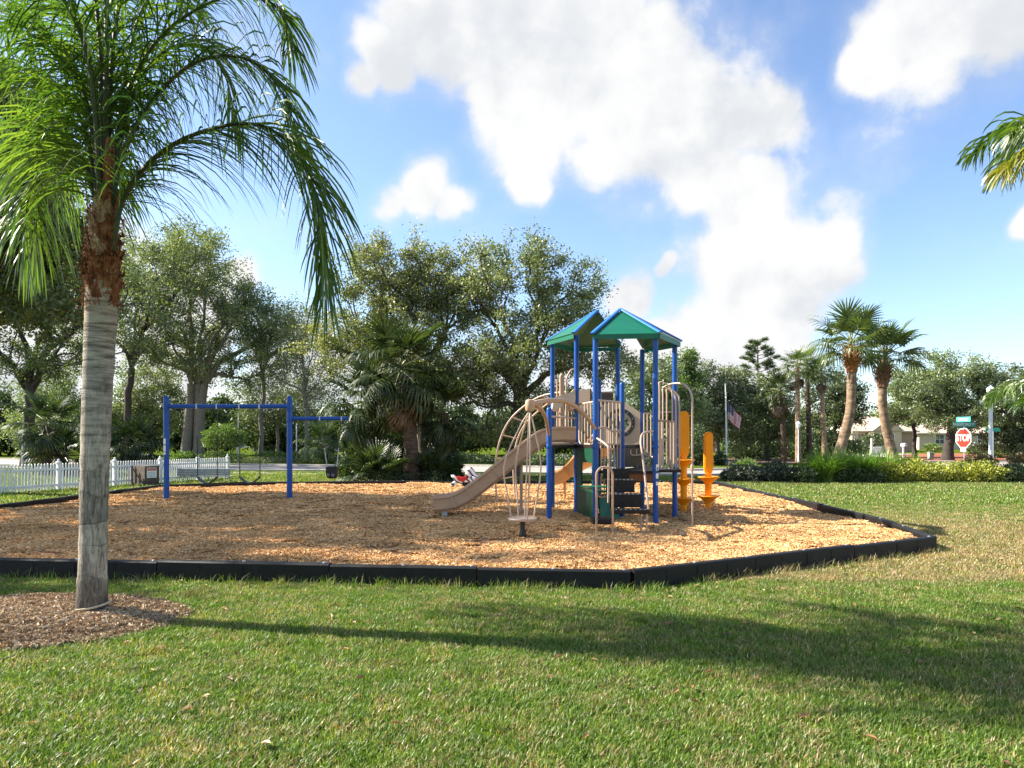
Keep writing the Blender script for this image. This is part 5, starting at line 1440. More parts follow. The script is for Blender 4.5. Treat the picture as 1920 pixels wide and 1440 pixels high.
def queen_palm():
    YP = 5.67
    a = lambda px, py, dy=0.0: at(px, py, YP + dy)
    root = thing('queen_palm', (a(172, 1136).x, YP, 0.09), 'near palm with ringed grey trunk and feathery crown on a mulch mound', 'palm tree')
    tr = MB()
    prof = [(172, 1142, 27.5), (172, 1128, 27), (173, 1105, 25.2), (174, 1060, 24.0), (175, 1000, 23.4), (177, 900, 23.6), (180, 800, 24.6), (184, 700, 25.6), (188, 620, 26.8), (191, 560, 27.6), (193, 530, 27.5)]
    P = spline([a(p[0], p[1]) for p in prof], 70)
    rad = np.interp(np.linspace(0, 1, 70), np.linspace(0, 1, len(prof)), [p[2] * YP / F for p in prof])
    rr = np.random.default_rng(8)
    z = P[:, 2]
    for zc in (0.32, 0.62, 0.83, 1.05, 1.32, 1.5, 1.8, 2.05):      # leaf-scar ridges round the trunk
        rad += 0.006 * np.exp(-((z - zc) / 0.022) ** 2)
    rad += 0.0022 * np.sin(z * 70) * np.clip((z - 1.4) / 0.6, 0, 1)
    tr.tube(P, rad, 28)
    tr.build('trunk', M['queen_bark'], root, smooth=70)
    rg = MB()
    b0 = a(172, 1140)
    ring_pts = [(b0.x + 0.126 * math.cos(t), b0.y + 0.126 * math.sin(t), 0.115 + 0.018 * math.sin(t + 1.2)) for t in np.linspace(0, 2 * PI, 28, endpoint=False)]
    rg.tube(ring_pts, 0.009, 6, closed=True)
    rg.build('root_ring', M['ring'], root, smooth=60)
    # boots: overlapping fibrous husks below the crown
    cx = lambda y: np.interp(y, [330, 400, 480, 560], [204, 198, 194, 192])
    nb = 46
    for i in range(nb):
        f = i / (nb - 1)
        py = 572 - 165 * f
        ang = i * 2.39996
        c = a(cx(py), py)
        r = 0.112 + 0.018 * math.sin(PI * min(1, f * 1.3)) - 0.042 * f
        Lb = rr.uniform(0.14, 0.26); w = rr.uniform(0.10, 0.16)
        rows = 5
        V = []
        for t in np.linspace(0, 1, rows):
            for s in (-1, -0.33, 0.33, 1):
                aa = ang + s * w / 2 / r * (1 - 0.55 * t)
                rr_ = r + 0.010 + 0.040 * t * t * rr.uniform(0.1, 1.5) - 0.006 * abs(s) + rr.uniform(-.006, .006)
                jag = (rr.uniform(-0.09, 0.05) if t == 1 else rr.uniform(-.015, .015))
                V.append((c.x + rr_ * math.cos(aa), c.y + rr_ * math.sin(aa), c.z + Lb * t + jag))
        fs = [(q * 4 + j, q * 4 + j + 1, q * 4 + j + 5, q * 4 + j + 4) for q in range(rows - 1) for j in range(3)]
        mb = MB(); mb.add(V, fs)
        mb.build('boot', M['boot_fibre'] if (f < 0.45 or rr.uniform() < 0.3) else M['boot_husk'], root, smooth=60)
    core = MB()
    core.tube([a(192, 575), a(193, 520), a(196, 450), a(200, 390), a(204, 330), a(206, 260)], [0.115, 0.118, 0.10, 0.075, 0.05, 0.03], 14)
    core.build('crown_core', M['boot_fibre'], root, smooth=60)
    # loose fibres
    fb = []
    for i in range(900):
        aa = rr.uniform(0, 2 * PI); py = rr.uniform(400, 580)
        c = a(cx(py), py); r = 0.14
        r = rr.uniform(.105, .14)
        p = np.array([c.x + r * math.cos(aa), c.y + r * math.sin(aa), c.z])
        d = np.array([math.cos(aa) * 0.5, math.sin(aa) * 0.5, rr.uniform(-1, 0.8)]) + rr.normal(0, 0.3, 3); d /= np.linalg.norm(d)
        s = np.cross(d, (math.cos(aa), math.sin(aa), 0)); s /= np.linalg.norm(s) + 1e-6
        L = rr.uniform(0.03, 0.10)
        fb.append([[p - s * .003, p + s * .003], [p + d * L * .5 + np.array([math.cos(aa), math.sin(aa), 0]) * .012 - s * .0025, p + d * L * .5 + np.array([math.cos(aa), math.sin(aa), 0]) * .012 + s * .0025], [p + d * L - s * .0008, p + d * L + s * .0008]])
    tag(grid_strips('loose_fibre', np.array(fb), M['boot_fibre'], root), kind='stuff')
    # fronds: (points as (px, py, depth offset)), leaflet length, material, leaflets
    FR = [
        ([(212, 470, -.05), (228, 380, -.08), (275, 310, -.15), (350, 258, -.25), (450, 232, -.32), (520, 250, -.36), (575, 320, -.38), (602, 430, -.38), (612, 548, -.36)], .82, 'palm_green', 88, .66),
        ([(205, 440, .05), (215, 300, .10), (240, 170, .2), (300, 70, .3), (380, 12, .4), (460, -15, .45), (525, 20, .45), (546, 90, .45)], .70, 'palm_green', 66, .8),
        ([(188, 470, .1), (180, 380, .2), (160, 305, .3), (120, 268, .35), (80, 290, .4), (52, 380, .42), (45, 470, .42)], .80, 'palm_sunlit', 50, .85),
        ([(190, 450, .1), (176, 360, .35), (150, 300, .6), (115, 285, .8), (85, 320, .9), (70, 400, .95), (66, 470, .95)], .85, 'palm_sunlit', 46, .9),
        ([(205, 440, -.02), (226, 300, .0), (285, 190, .05), (360, 120, .1), (440, 105, .12), (505, 140, .12), (545, 210, .1), (560, 280, .08)], .62, 'palm_green', 52, .75),
        ([(186, 460, .06), (178, 330, .2), (150, 220, .5), (95, 160, .75), (30, 150, .9), (-30, 190, 1.0)], .75, 'palm_sunlit', 50, .85),
        ([(190, 440, 0), (182, 260, -.1), (165, 110, -.2), (120, 0, -.3), (50, -60, -.4), (-50, -70, -.5), (-130, 0, -.55)], .72, 'palm_green', 56, .9),
        ([(196, 430, 0), (192, 240, 0), (185, 60, .1), (160, -120, .2), (90, -230, .3), (0, -260, .4), (-80, -220, .4)], .70, 'palm_green', 50, .85),
        ([(200, 430, .05), (204, 240, .1), (215, 60, .15), (250, -100, .25), (330, -210, .3), (430, -220, .3), (510, -160, .3)], .70, 'palm_green', 50, .85),
        ([(204, 430, .1), (220, 250, .4), (240, 110, .8), (270, 10, 1.25), (310, -20, 1.6), (345, 20, 1.85)], .72, 'palm_green', 48, .8),
        ([(194, 440, .1), (188, 260, .4), (172, 120, .8), (140, 30, 1.25), (100, 10, 1.6), (60, 60, 1.85)], .74, 'palm_sunlit', 48, .85),
        ([(206, 430, .05), (224, 270, .15), (262, 150, .35), (320, 90, .6), (380, 90, .8), (425, 150, .95), (440, 240, 1.0)], .68, 'palm_green', 50, .8),
        ([(199, 430, 0), (198, 200, 0), (200, 0, 0), (205, -200, -.05), (220, -330, -.1), (250, -400, -.15)], .55, 'palm_green', 40, .5),
        ([(192, 440, .02), (176, 260, .15), (140, 130, .3), (80, 60, .5), (10, 50, .6), (-60, 100, .7)], .72, 'palm_green', 50, .9),
    ]
    for i, (pts, ll, mt, n, hg) in enumerate(FR):
        W_ = [a(px, py, dy) for px, py, dy in pts]
        feather_frond('frond', W_, ll * 1.05, int(n * 1.9), M[mt], root, 900 + i, hang=hg, wid=0.013, r0=0.024, start=0.17 if i else 0.12)
queen_palm()

def side_queen(px_crown, py_crown, Y, label, fronds, seed, trunk_px):
    c = at(px_crown, py_crown, Y)
    b = at(trunk_px, HY + F * H / Y, Y)
    root = thing('queen_palm', (b.x, b.y, 0), label, 'palm tree')
    tr = MB()
    tr.tube(spline([(b.x, b.y, -0.02), ((b.x + c.x) / 2, b.y, c.z * .5), tuple(c)], 20), np.linspace(0.15, 0.11, 20), 12)
    tr.build('trunk', M['queen_bark'], root, smooth=60)
    for i, (az, el, L, ll, mt) in enumerate(fronds):
        d = np.array([math.cos(az), math.sin(az), 0])
        pts = [np.array(c) + d * (L * 0.85 * t) * (1 if t < .9 else 1) + np.array([0, 0, L * (math.sin(el) * t - (0.35 + 0.5 * math.sin(el)) * t * t * 1.05)]) for t in (0, .15, .35, .55, .75, .9, 1.0)]
        feather_frond('frond', pts, ll, 60, M[mt], root, seed + i, hang=.8, wid=0.024, r0=0.026)
side_queen(2046, 250, 9.0, 'palm just outside the right edge, frond tips hanging into view high up',
           [(R(178), R(55), 1.2, .55, 'palm_sunlit'), (R(172), R(6), 1.2, .6, 'palm_lime'), (R(90), R(60), 2.0, .6, 'palm_green'), (R(0), R(50), 2.0, .6, 'palm_green'), (R(-70), R(55), 1.8, .6, 'palm_green'), (R(40), R(30), 2, .6, 'palm_green'), (R(-30), R(30), 2, .6, 'palm_green'), (R(130), R(75), 1.6, .55, 'palm_green')], 950, 2070)
side_queen(2000, 745, 21.0, 'lower palm at the right edge, green fronds hanging beside the lamp post',
           [(R(180), R(55), 2.7, .8, 'palm_sunlit'), (R(200), R(35), 2.3, .8, 'palm_sunlit'), (R(150), R(50), 2.3, .8, 'palm_green'), (R(100), R(50), 2.2, .7, 'palm_green'), (R(20), R(50), 2.2, .7, 'palm_green'), (R(-60), R(45), 2.0, .7, 'palm_green'), (R(-20), R(65), 2.0, .7, 'palm_green')], 970, 2005)

# ================================================================== PLAY STRUCTURE
PA, PB, PC, PD = (0.63, 11.58), (0.80, 13.5), (1.19, 12.6), (1.40, 11.45)
PE, PF, PG = (2.38, 11.32), (2.92, 12.25), (2.50, 13.1)
PS, PS2, PR, PB2 = (1.96, 12.15), (1.70, 13.35), (2.20, 14.2), (1.36, 14.4)
MZ = 0.08          # level of the chips
ps = thing('play_structure', (1.7, 12.6, 0.0), 'blue, green and tan play structure with two peaked roofs and slides', 'playground set')

for (p, top) in ((PA, 2.03), (PB, 3.40), (PC, 3.42), (PD, 3.22), (PE, 3.22), (PF, 3.22), (PG, 3.22), (PS, 2.50), (PS2, 2.66), (PR, 3.40), (PB2, 3.40)):
    mb = MB()
    r = 0.046
    prof = [(r, 0), (r, top - 0.02 - 0.0)]
    if top < 3:
        prof = [(r, 0), (r, top - 0.05), (r * .93, top - 0.03), (r * .7, top - 0.01), (r * .25, top)]
    mb.lathe(prof, (p[0], p[1], 0.0), 16)
    po = mb.build('post', M['blue'], ps, smooth=40)
    mc = MB()
    for zz in ((1.0, 1.36) if top > 2.2 else (1.36,)):
        mc.lathe([(r + .004, zz - .03), (r + .007, zz - .025), (r + .007, zz + .025), (r + .004, zz + .03)], (p[0], p[1], 0), 14)
    mc.build('clamp', M['blue'], po, smooth=40)
    if p == PE:
        for zz, hh in ((1.02, .10), (.88, .085), (.755, .06)):
            ml = MB()
            ml.box((p[0] + 0.018, p[1] - 0.0445, zz), (0.045, 0.006, hh), rot=R(22))
            ml.build('sticker', M['sign_white'], po)

def half_hex_roof(verts, apex, ze, over, name='roof'):
    """verts: post positions in order (outer side), apex (x, y, z); facets between neighbouring posts, open along the diameter"""
    ap = Vector(apex)
    c2 = Vector((apex[0], apex[1]))
    cs = []
    for v in verts:
        d = Vector(v) - c2
        p = c2 + d * (1 + over / d.length)
        cs.append(Vector((p.x, p.y, ze)))
    tops = []
    for p in cs:                       # a small flat top so that the ridge caps do not meet in a needle
        d = (p - ap); t = 0.10 / math.hypot(d.x, d.y)
        tops.append(ap + d * t)
    panels = []
    for i in range(len(cs) - 1):
        shell = MB()
        shell.slab([cs[i], cs[i + 1], tops[i + 1], tops[i]], 0.018)
        panels.append(shell.build('roof_panel', M['roof_green'], ps))
    for i in range(len(cs) - 1):       # fascia under each eave
        a, b = cs[i], cs[i + 1]
        d = (b - a); n = Vector((d.y, -d.x, 0)).normalized()
        if n.dot(Vector((a.x - apex[0], a.y - apex[1], 0))) < 0: n = -n
        mb = MB()
        mid = (a + b) / 2 + Vector((0, 0, -0.045)) - n * 0.008
        mb.box(tuple(mid), (d.length - 0.03, 0.016, 0.075), math.atan2(d.y, d.x))
        mb.build('fascia', M['roof_green'], panels[i])
    for i, p in enumerate(cs):         # blue caps along the hips
        q = ap + Vector((0, 0, 0.014))
        d = (p - ap)
        s = d.cross(Vector((0, 0, 1))).normalized() * 0.047
        e = p + Vector((0, 0, 0.018)) + d.normalized() * 0.02
        n = s.cross(d).normalized()
        if n.z < 0: n = -n
        mb = MB()
        k = s * 0.55
        up = n * 0.022
        V = [q - s * .8, q - k * .8 + up, q + k * .8 + up, q + s * .8, e - s, e - k + up, e + k + up, e + s]
        V = [tuple(v) for v in V]
        mb.add(V, [(0, 1, 5, 4), (1, 2, 6, 5), (2, 3, 7, 6), (0, 4, 7, 3), (0, 3, 2, 1), (4, 5, 6, 7)])
        mb.build('ridge_cap', M['roof_blue'], ps)
half_hex_roof([PD, PE, PF, PG], (1.94, 12.22, 3.80), 3.23, 0.11)
half_hex_roof([PC, PB, PB2, PR], (1.66, 13.40, 3.99), 3.42, 0.11)

def deck(poly, z, name='deck'):
    mb = MB()
    mb.prism(poly, z - 0.05, z)
    # row of drain slots along the top
    d = mb.build(name, M['deck_black'], ps)
    return d
cw = lambda pts: pts if sum((pts[i][0] * pts[(i + 1) % len(pts)][1] - pts[(i + 1) % len(pts)][0] * pts[i][1]) for i in range(len(pts))) > 0 else pts[::-1]
deck(cw([(PD[0] + .05, PD[1] + .06), (PE[0] - .04, PE[1] + .06), (PF[0] - .06, PF[1]), (PG[0] - .02, PG[1] - .06), (PS[0], PS[1])]), 0.96)
deck(cw([(PA[0] + .03, PA[1] + .06), (PC[0] - .02, PC[1] - .1), (PD[0] - .02, PD[1] + .07), (PS[0] - .05, PS[1] + .04), (PG[0] - .05, PG[1] + .02), (PR[0], PR[1] - .06), (PB2[0], PB2[1] - .06), (PB[0] + .06, PB[1])]), 1.38)

def line(p, q, t):
    return (p[0] + (q[0] - p[0]) * t, p[1] + (q[1] - p[1]) * t)

def wall_panel(p, q, z0, z1, t0, t1, th, mat, name, poly=None):
    """vertical sheet between two posts"""
    a, b = line(p, q, t0), line(p, q, t1)
    c = ((a[0] + b[0]) / 2, (a[1] + b[1]) / 2, (z0 + z1) / 2)
    mb = MB()
    mb.box(c, (math.dist(a, b), th, z1 - z0), math.atan2(b[1] - a[1], b[0] - a[0]))
    return mb.build(name, mat, ps)

def bar_panel(p, q, z0, z1, nb, t0=0.07, t1=0.93, r=0.0135, mat='tan_pale', wavy=False, round_bottom=True):
    """tube frame with upright bars: frame and each bar a part"""
    P3 = lambda t, z: (line(p, q, t)[0], line(p, q, t)[1], z)
    L = math.dist(p, q)
    fr = MB()
    rc = 0.09
    dt = rc / L
    path = [P3(t0, z1), P3(t0, z0 + rc), P3(t0 + dt * .3, z0 + rc * .3), P3(t0 + dt, z0), P3(t1 - dt, z0), P3(t1 - dt * .3, z0 + rc * .3), P3(t1, z0 + rc), P3(t1, z1)]
    fr.tube(path, r * 1.15, 8)
    top = [P3(0.03, z1), P3(.35, z1 + (0.03 if wavy else 0)), P3(.65, z1 - (0.035 if wavy else 0)), P3(0.97, z1)]
    fr.tube(spline(top, 14) if wavy else top, r * 1.3, 8)
    fo = fr.build('rail_frame', M[mat], ps, smooth=50)
    for i in range(nb):
        t = t0 + (t1 - t0) * (i + 1) / (nb + 1)
        mb = MB()
        mb.tube([P3(t, z0), P3(t, z1)], r, 8)
        mb.build('bar', M[mat], fo, smooth=50)
    return fo

bar_panel(PC, PD, 1.40, 2.12, 4, 0.16, 0.93)
bar_panel(PD, PS, 1.40, 2.14, 5)
bar_panel(PD, PS, 0.50, 1.66, 6, wavy=True, mat='tan_pale')
bar_panel(PG, PF, 1.15, 1.98, 3, 0.06, 0.50)
bar_panel(PB, PB2, 1.42, 2.08, 4, 0.25, .93)
bar_panel(PE, PF, 0.98, 1.80, 2, 0.07, 0.34, mat='tan_pale')
bar_panel(PE, PF, 0.98, 1.80, 2, 0.70, 0.95, mat='tan_pale')
bar_panel(PB2, PR, 1.42, 2.46, 6, 0.1, .95)
# brown play panels at the back
for t0, t1 in ((0.02, 0.26), (0.60, 0.88)):
    wall_panel((PB2[0], PB2[1] - .05), (PR[0], PR[1] - .05), 2.02, 2.44, t0, t1, 0.03, M['brown_panel'], 'brown_panel')
wall_panel((PS2[0], PS2[1]), (PB2[0], PB2[1]), 2.05, 2.5, .35, .85, 0.03, M['brown_panel'], 'brown_panel')

# porthole panel
def porthole_panel():
    p, q = (PS2[0], PS2[1] - 0.03), (PG[0], PG[1] - 0.03)
    ang = math.atan2(q[1] - p[1], q[0] - p[0])
    L = math.dist(p, q)
    w, zl, zh = L * 0.90, 1.36, 2.20
    cx, cy = line(p, q, 0.5)
    cz, rr, ns = 1.80, 0.245, 40
    ux, uy = math.cos(ang), math.sin(ang)
    nx, ny = uy, -ux
    def W3(u, z, d=0.0):
        return (cx + ux * u + nx * d, cy + uy * u + ny * d, z)
    outline = [(-w / 2 + .05, zl), (w / 2 - .07, zl), (w / 2 - .02, zl + .02), (w / 2, zl + .07), (w / 2, zh - .20), (w / 2 - .30, zh), (-w / 2 + .20, zh), (-w / 2, zh - .05), (-w / 2, zl + .05)]
    # resample the outline by angle so that it pairs with the hole
    def ray(a):
        dx, dz = math.cos(a), math.sin(a)
        best = 9
        for i in range(len(outline)):
            x1, z1 = outline[i]; x2, z2 = outline[(i + 1) % len(outline)]
            z1 -= cz; z2 -= cz
            den = dx * (z2 - z1) - dz * (x2 - x1)
            if abs(den) < 1e-9: continue
            t = (x1 * (z2 - z1) - z1 * (x2 - x1)) / den
            s = (x1 * dz - z1 * dx) / den
            if t > 0 and -1e-6 <= s <= 1 + 1e-6: best = min(best, t)
        return (dx * best, cz + dz * best)
    A = [2 * PI * i / ns for i in range(ns)]
    O = [ray(a) for a in A]
    I = [(rr * math.cos(a), cz + rr * math.sin(a)) for a in A]
    V = [W3(u, z, .016) for u, z in O] + [W3(u, z, .016) for u, z in I] + [W3(u, z, -.016) for u, z in O] + [W3(u, z, -.016) for u, z in I]
    f = []
    for i in range(ns):
        j = (i + 1) % ns
        f += [(i, j, ns + j, ns + i), (2 * ns + i, 3 * ns + i, 3 * ns + j, 2 * ns + j), (i, 2 * ns + i, 2 * ns + j, j), (ns + i, ns + j, 3 * ns + j, 3 * ns + i)]
    mb = MB(); mb.add(V, f)
    pan = mb.build('porthole_panel', M['panel_tan'], ps)
    def ring(r0, r1, d0, d1, mat, name):
        V, f = [], []
        for i, a in enumerate(A):
            for r_, d in ((r0, d0), (r1, d0), (r1, d1), (r0, d1)):
                V.append(W3(r_ * math.cos(a), cz + r_ * math.sin(a), d))
        for i in range(ns):
            j = (i + 1) % ns
            for k in range(4):
                f.append((i * 4 + k, j * 4 + k, j * 4 + (k + 1) % 4, i * 4 + (k + 1) % 4))
        m2 = MB(); m2.add(V, f)
        return m2.build(name, mat, pan)
    ring(0.21, 0.275, .0165, .034, M['black'], 'porthole_ring')
    # tan toothed wheel inside
    V, f = [], []
    nt_ = 48
    for i in range(nt_):
        a = 2 * PI * i / nt_
        ro = 0.205
        ri = 0.135 + (0.025 if (i // 3) % 2 else 0)
        for r_, d in ((ri, .01), (ro, .01), (ro, -.006), (ri, -.006)):
            V.append(W3(r_ * math.cos(a), cz + r_ * math.sin(a), d))
    for i in range(nt_):
        j = (i + 1) % nt_
        for k in range(4):
            f.append((i * 4 + k, j * 4 + k, j * 4 + (k + 1) % 4, i * 4 + (k + 1) % 4))
    m3 = MB(); m3.add(V, f); m3.build('toothed_wheel', M['panel_tan'], pan)
    m4 = MB()
    for i in range(10):
        a = 2 * PI * (i + .5) / 10
        c = W3(0.242 * math.cos(a), cz + 0.242 * math.sin(a), .036)
        m4.box(c, (.016, .006, .016), ang)
    m4.build('bolt', M['metal'], pan)
    m5 = MB()
    for a in (0.4, 2.5, 4.6):
        m5.tube([W3(0.0, cz, 0), W3(.15 * math.cos(a), cz + .15 * math.sin(a), 0)], 0.014, 6)
    m5.build('wheel_spoke', M['black'], pan)
porthole_panel()

# risers between the decks, brown slatted step front
wall_panel((PS[0], PS[1]), (PG[0], PG[1]), 0.98, 1.325, 0.06, 0.95, 0.03, M['deck_black'], 'riser')
wall_panel((PS[0] - .0, PS[1] - .45), (PE[0] + .06, PE[1] + .33), 0.915, 0.955, 0.0, 1.0, 0.05, M['deck_black'], 'deck_lip')
sl = MB()
sp_ = thing
grille = MB()
ga, gb = (1.98, 11.72), (2.40, 11.62)
grille.tube([(ga[0], ga[1], .90), (gb[0], gb[1], .90)], .02, 6); grille.tube([(ga[0], ga[1], .765), (gb[0], gb[1], .765)], .014, 6)
go_ = grille.build('slat_frame', M['deck_black'], ps)
M['slat_brown'] = solid('red_brown_slat', (0.30, 0.105, 0.052), 0.6, 0.15, 8)
for i in range(9):
    p = line(ga, gb, (i + .5) / 9)
    mb = MB(); mb.box((p[0], p[1] - .02, .845), (.040, .02, .155), math.atan2(gb[1] - ga[1], gb[0] - ga[0]))
    mb.build('slat', M['slat_brown'], go_)
# pale talk-tube bracket under the upper deck
mb = MB()
mb.tube(spline([(2.10, 12.06, 1.30), (2.10, 12.05, 1.22), (2.2, 12.04, 1.20), (2.33, 12.06, 1.24), (2.36, 12.07, 1.31)], 16), .012, 6)
mb.tube([(2.2, 12.04, 1.20), (2.2, 12.06, 1.31)], .01, 6)
mb.build('bracket', M['tan_pale'], ps, smooth=50)

# green store-front panel under the upper deck, between C and D
def green_panel():
    p, q = PC, PD
    z0, z1 = 0.09, 1.33
    mb = MB()
    a = math.atan2(q[1] - p[1], q[0] - p[0])
    def seg(t0, t1, za, zb, th=.03):
        s, e = line(p, q, t0), line(p, q, t1)
        mb.box(((s[0] + e[0]) / 2, (s[1] + e[1]) / 2, (za + zb) / 2), (math.dist(s, e), th, zb - za), a)
    seg(.06, .30, z0, z1); seg(.30, .94, 1.08, z1); seg(.30, .94, z0, .60); seg(.86, .94, .60, 1.08)
    o = mb.build('store_panel', M['shaded_green'], ps)
    c = MB()
    s, e = line(p, q, .30), line(p, q, .95)
    c.box(((s[0] + e[0]) / 2 + .10, (s[1] + e[1]) / 2 - .02, .60), (math.dist(s, e), .26, .03), a)
    c.build('counter', M['roof_green'], o)
    lt = MB()                                     # raised squiggle over the window
    for i in range(4):
        u = line(p, q, .38 + .14 * i)
        lt.tube(spline([(u[0] + .018, u[1] - .003, 1.13), (u[0] + .022, u[1] - .04, 1.19), (u[0] + .022, u[1] - .07, 1.13), (u[0] + .024, u[1] - .10, 1.19)], 8), .009, 5)
    lt.build('raised_ornament', M['roof_green'], o, smooth=50)
green_panel()
mb = MB()                                         # leaning green sheet right of the store front
mb.slab([(1.50, 11.50, .08), (1.86, 11.70, .08), (1.80, 11.9, .55), (1.48, 11.66, .55)], .03)
mb.build('green_ramp_panel', M['roof_green'], ps)
mb = MB()
mb.box((1.36, 11.05, .72), (.50, .26, .02), R(-10))
mb.build('store_shelf', M['roof_green'], ps)

# tan guard rail, hood and tall handles by the slide
mb = MB()
mb.tube([(PA[0], PA[1], 1.87), (PC[0] - .02, PC[1] - .05, 1.87)], .018, 8)
mb.tube([(PA[0] + .03, PA[1] + .05, 1.41), (PC[0], PC[1] - .05, 1.41)], .022, 8)
mb.build('guard_rail', M['tan_pale'], ps, smooth=50)
hood = [(.72, 2.03), (.75, 2.19), (.80, 2.245), (.93, 2.29), (1.06, 2.33), (1.13, 2.40), (1.14, 2.22), (1.12, 2.03), (1.05, 2.03), (1.03, 2.12), (.98, 2.17), (.92, 2.13), (.88, 2.06), (.84, 2.06), (.80, 2.00)]
mb = MB()
ya, yb = 12.22, 12.78
V = [(x, ya, z) for x, z in hood] + [(x, yb, z) for x, z in hood]
n = len(hood)
mb.add(V, [tuple(range(n)), tuple(range(n, 2 * n))[::-1]] + [(i, i + n, (i + 1) % n + n, (i + 1) % n) for i in range(n)])
mb.build('slide_hood', M['panel_tan'], ps)
mb = MB()
mb.tube([(.99, 13.55, 1.38), (.99, 13.55, 2.72)], .05, 10)
mb.lathe([(.05, 2.72), (.045, 2.76), (.02, 2.79)], (.99, 13.55, 0), 10)
mb.build('periscope_post', M['tan'], ps, smooth=50)
mb = MB()
mb.tube(spline([(1.08, 13.6, 1.4), (1.08, 13.6, 2.5), (1.1, 13.6, 2.72), (1.18, 13.6, 2.86), (1.28, 13.62, 2.88)], 18), .018, 8)
mb.tube(spline([(.90, 13.6, 1.4), (.90, 13.6, 2.55), (.89, 13.6, 2.66)], 10), .018, 8)
mb.build('hand_loop', M['tan_pale'], ps, smooth=50)

# ---- main slide
def sweep(path, prof, side=(0, 1, 0)):
    """path: centre line points; prof: (across, up) section; returns verts grid"""
    P = np.asarray(path, float); n = len(P)
    T = np.gradient(P, axis=0); T /= np.linalg.norm(T, axis=1)[:, None]
    out = np.empty((n, len(prof), 3))
    for i in range(n):
        s = np.asarray(side(i) if callable(side) else side, float)
        s = s - T[i] * s.dot(T[i]); s /= np.linalg.norm(s)
        u = np.cross(T[i], s)
        if u[2] < 0: u = -u
        for j, (a, h) in enumerate(prof):
            out[i, j] = P[i] + s * a + u * h
    return out
CHUTE = [(-.30, .245), (-.295, .285), (-.26, .285), (-.235, .25), (-.215, .10), (-.15, .05), (0, .04), (.15, .05), (.215, .10), (.235, .25), (.26, .285), (.295, .285), (.30, .245), (.265, .235), (.25, .05), (.2, 0.0), (-.2, 0.0), (-.25, .05), (-.265, .235)]
def chute(path, mat, name, side=(0, 1, 0), scale=1.0):
    g = sweep(path, [(a * scale, h * scale) for a, h in CHUTE], side)
    n, m = g.shape[:2]
    mb = MB()
    f = [(i * m + j, i * m + (j + 1) % m, (i + 1) * m + (j + 1) % m, (i + 1) * m + j) for i in range(n - 1) for j in range(m)]
    f += [tuple(range(m))[::-1], tuple((n - 1) * m + j for j in range(m))]
    mb.add(g.reshape(-1, 3), f)
    return mb.build(name, mat, ps, smooth=40)
SY = 12.45
spath = spline([(1.14, SY, 1.43), (.90, SY, 1.43), (.66, SY, 1.405), (.50, SY, 1.31), (0.0, SY, .93), (-.45, SY, .57), (-.78, SY, .335), (-1.02, SY, .225), (-1.22, SY, .19), (-1.40, SY, .175)], 44)
slide = chute(spath, M['tan'], 'slide')
for i in (14, 21, 27, 33):
    T = spath[i + 1] - spath[i - 1]; T = T / np.linalg.norm(T)
    g = sweep([spath[i] - T * .018, spath[i], spath[i] + T * .018], [(-.285, .25), (-.275, .04), (-.21, -.022), (.21, -.022), (.275, .04), (.285, .25), (.262, .25), (.245, .05), (.19, .003), (-.19, .003), (-.245, .05), (-.262, .25)])
    n, m = g.shape[:2]
    mb = MB(); mb.add(g.reshape(-1, 3), [(a * m + j, a * m + (j + 1) % m, (a + 1) * m + (j + 1) % m, (a + 1) * m + j) for a in range(n - 1) for j in range(m)] + [tuple(range(m))[::-1], tuple((n - 1) * m + j for j in range(m))])
    mb.build('slide_flange', M['tan'], slide)
mb = MB(); mb.box((-1.22, SY - .05, .13), (.10, .12, .14)); mb.build('slide_foot', M['metal'], slide)
mb = MB(); mb.tube([(0.17, SY + .1, .03), (0.17, SY + .1, 1.03)], .028, 8); mb.build('slide_leg', M['tan_pale'], slide, smooth=50)

# ---- curved orange slide at the back
opath = spline([(2.05, 14.25, 1.36), (2.03, 14.75, 1.30), (1.95, 15.25, 1.12), (1.72, 15.62, .88), (1.42, 15.78, .64), (1.15, 15.80, .48), (.93, 15.78, .43)], 34)
oT = np.gradient(opath, axis=0)
chute_side = lambda i: np.array([-oT[i][1], oT[i][0], 0]) / (np.hypot(oT[i][0], oT[i][1]) + 1e-9)
os_ = chute(opath, M['orange'], 'curved_slide', chute_side, 1.0)
for i in (12, 22):
    mb = MB()
    T = oT[i] / np.linalg.norm(oT[i])
    sd = chute_side(i)
    u = np.cross(T, sd); u = u if u[2] > 0 else -u
    c = opath[i]
    mb.tube([c + sd * (-.29) + u * .26, c + sd * (-.275) + u * .02, c + sd * (-.2) - u * .02, c + sd * .2 - u * .02, c + sd * .275 + u * .02, c + sd * .29 + u * .26], .014, 6)
    mb.build('slide_flange', M['orange'], os_, smooth=50)
mb = MB(); mb.tube([(1.22, 15.8, .03), (1.22, 15.8, .5)], .03, 8); mb.tube([(1.22, 15.8, .09), (1.4, 15.8, .09)], .02, 6); mb.build('slide_foot', M['orange'], os_, smooth=50)

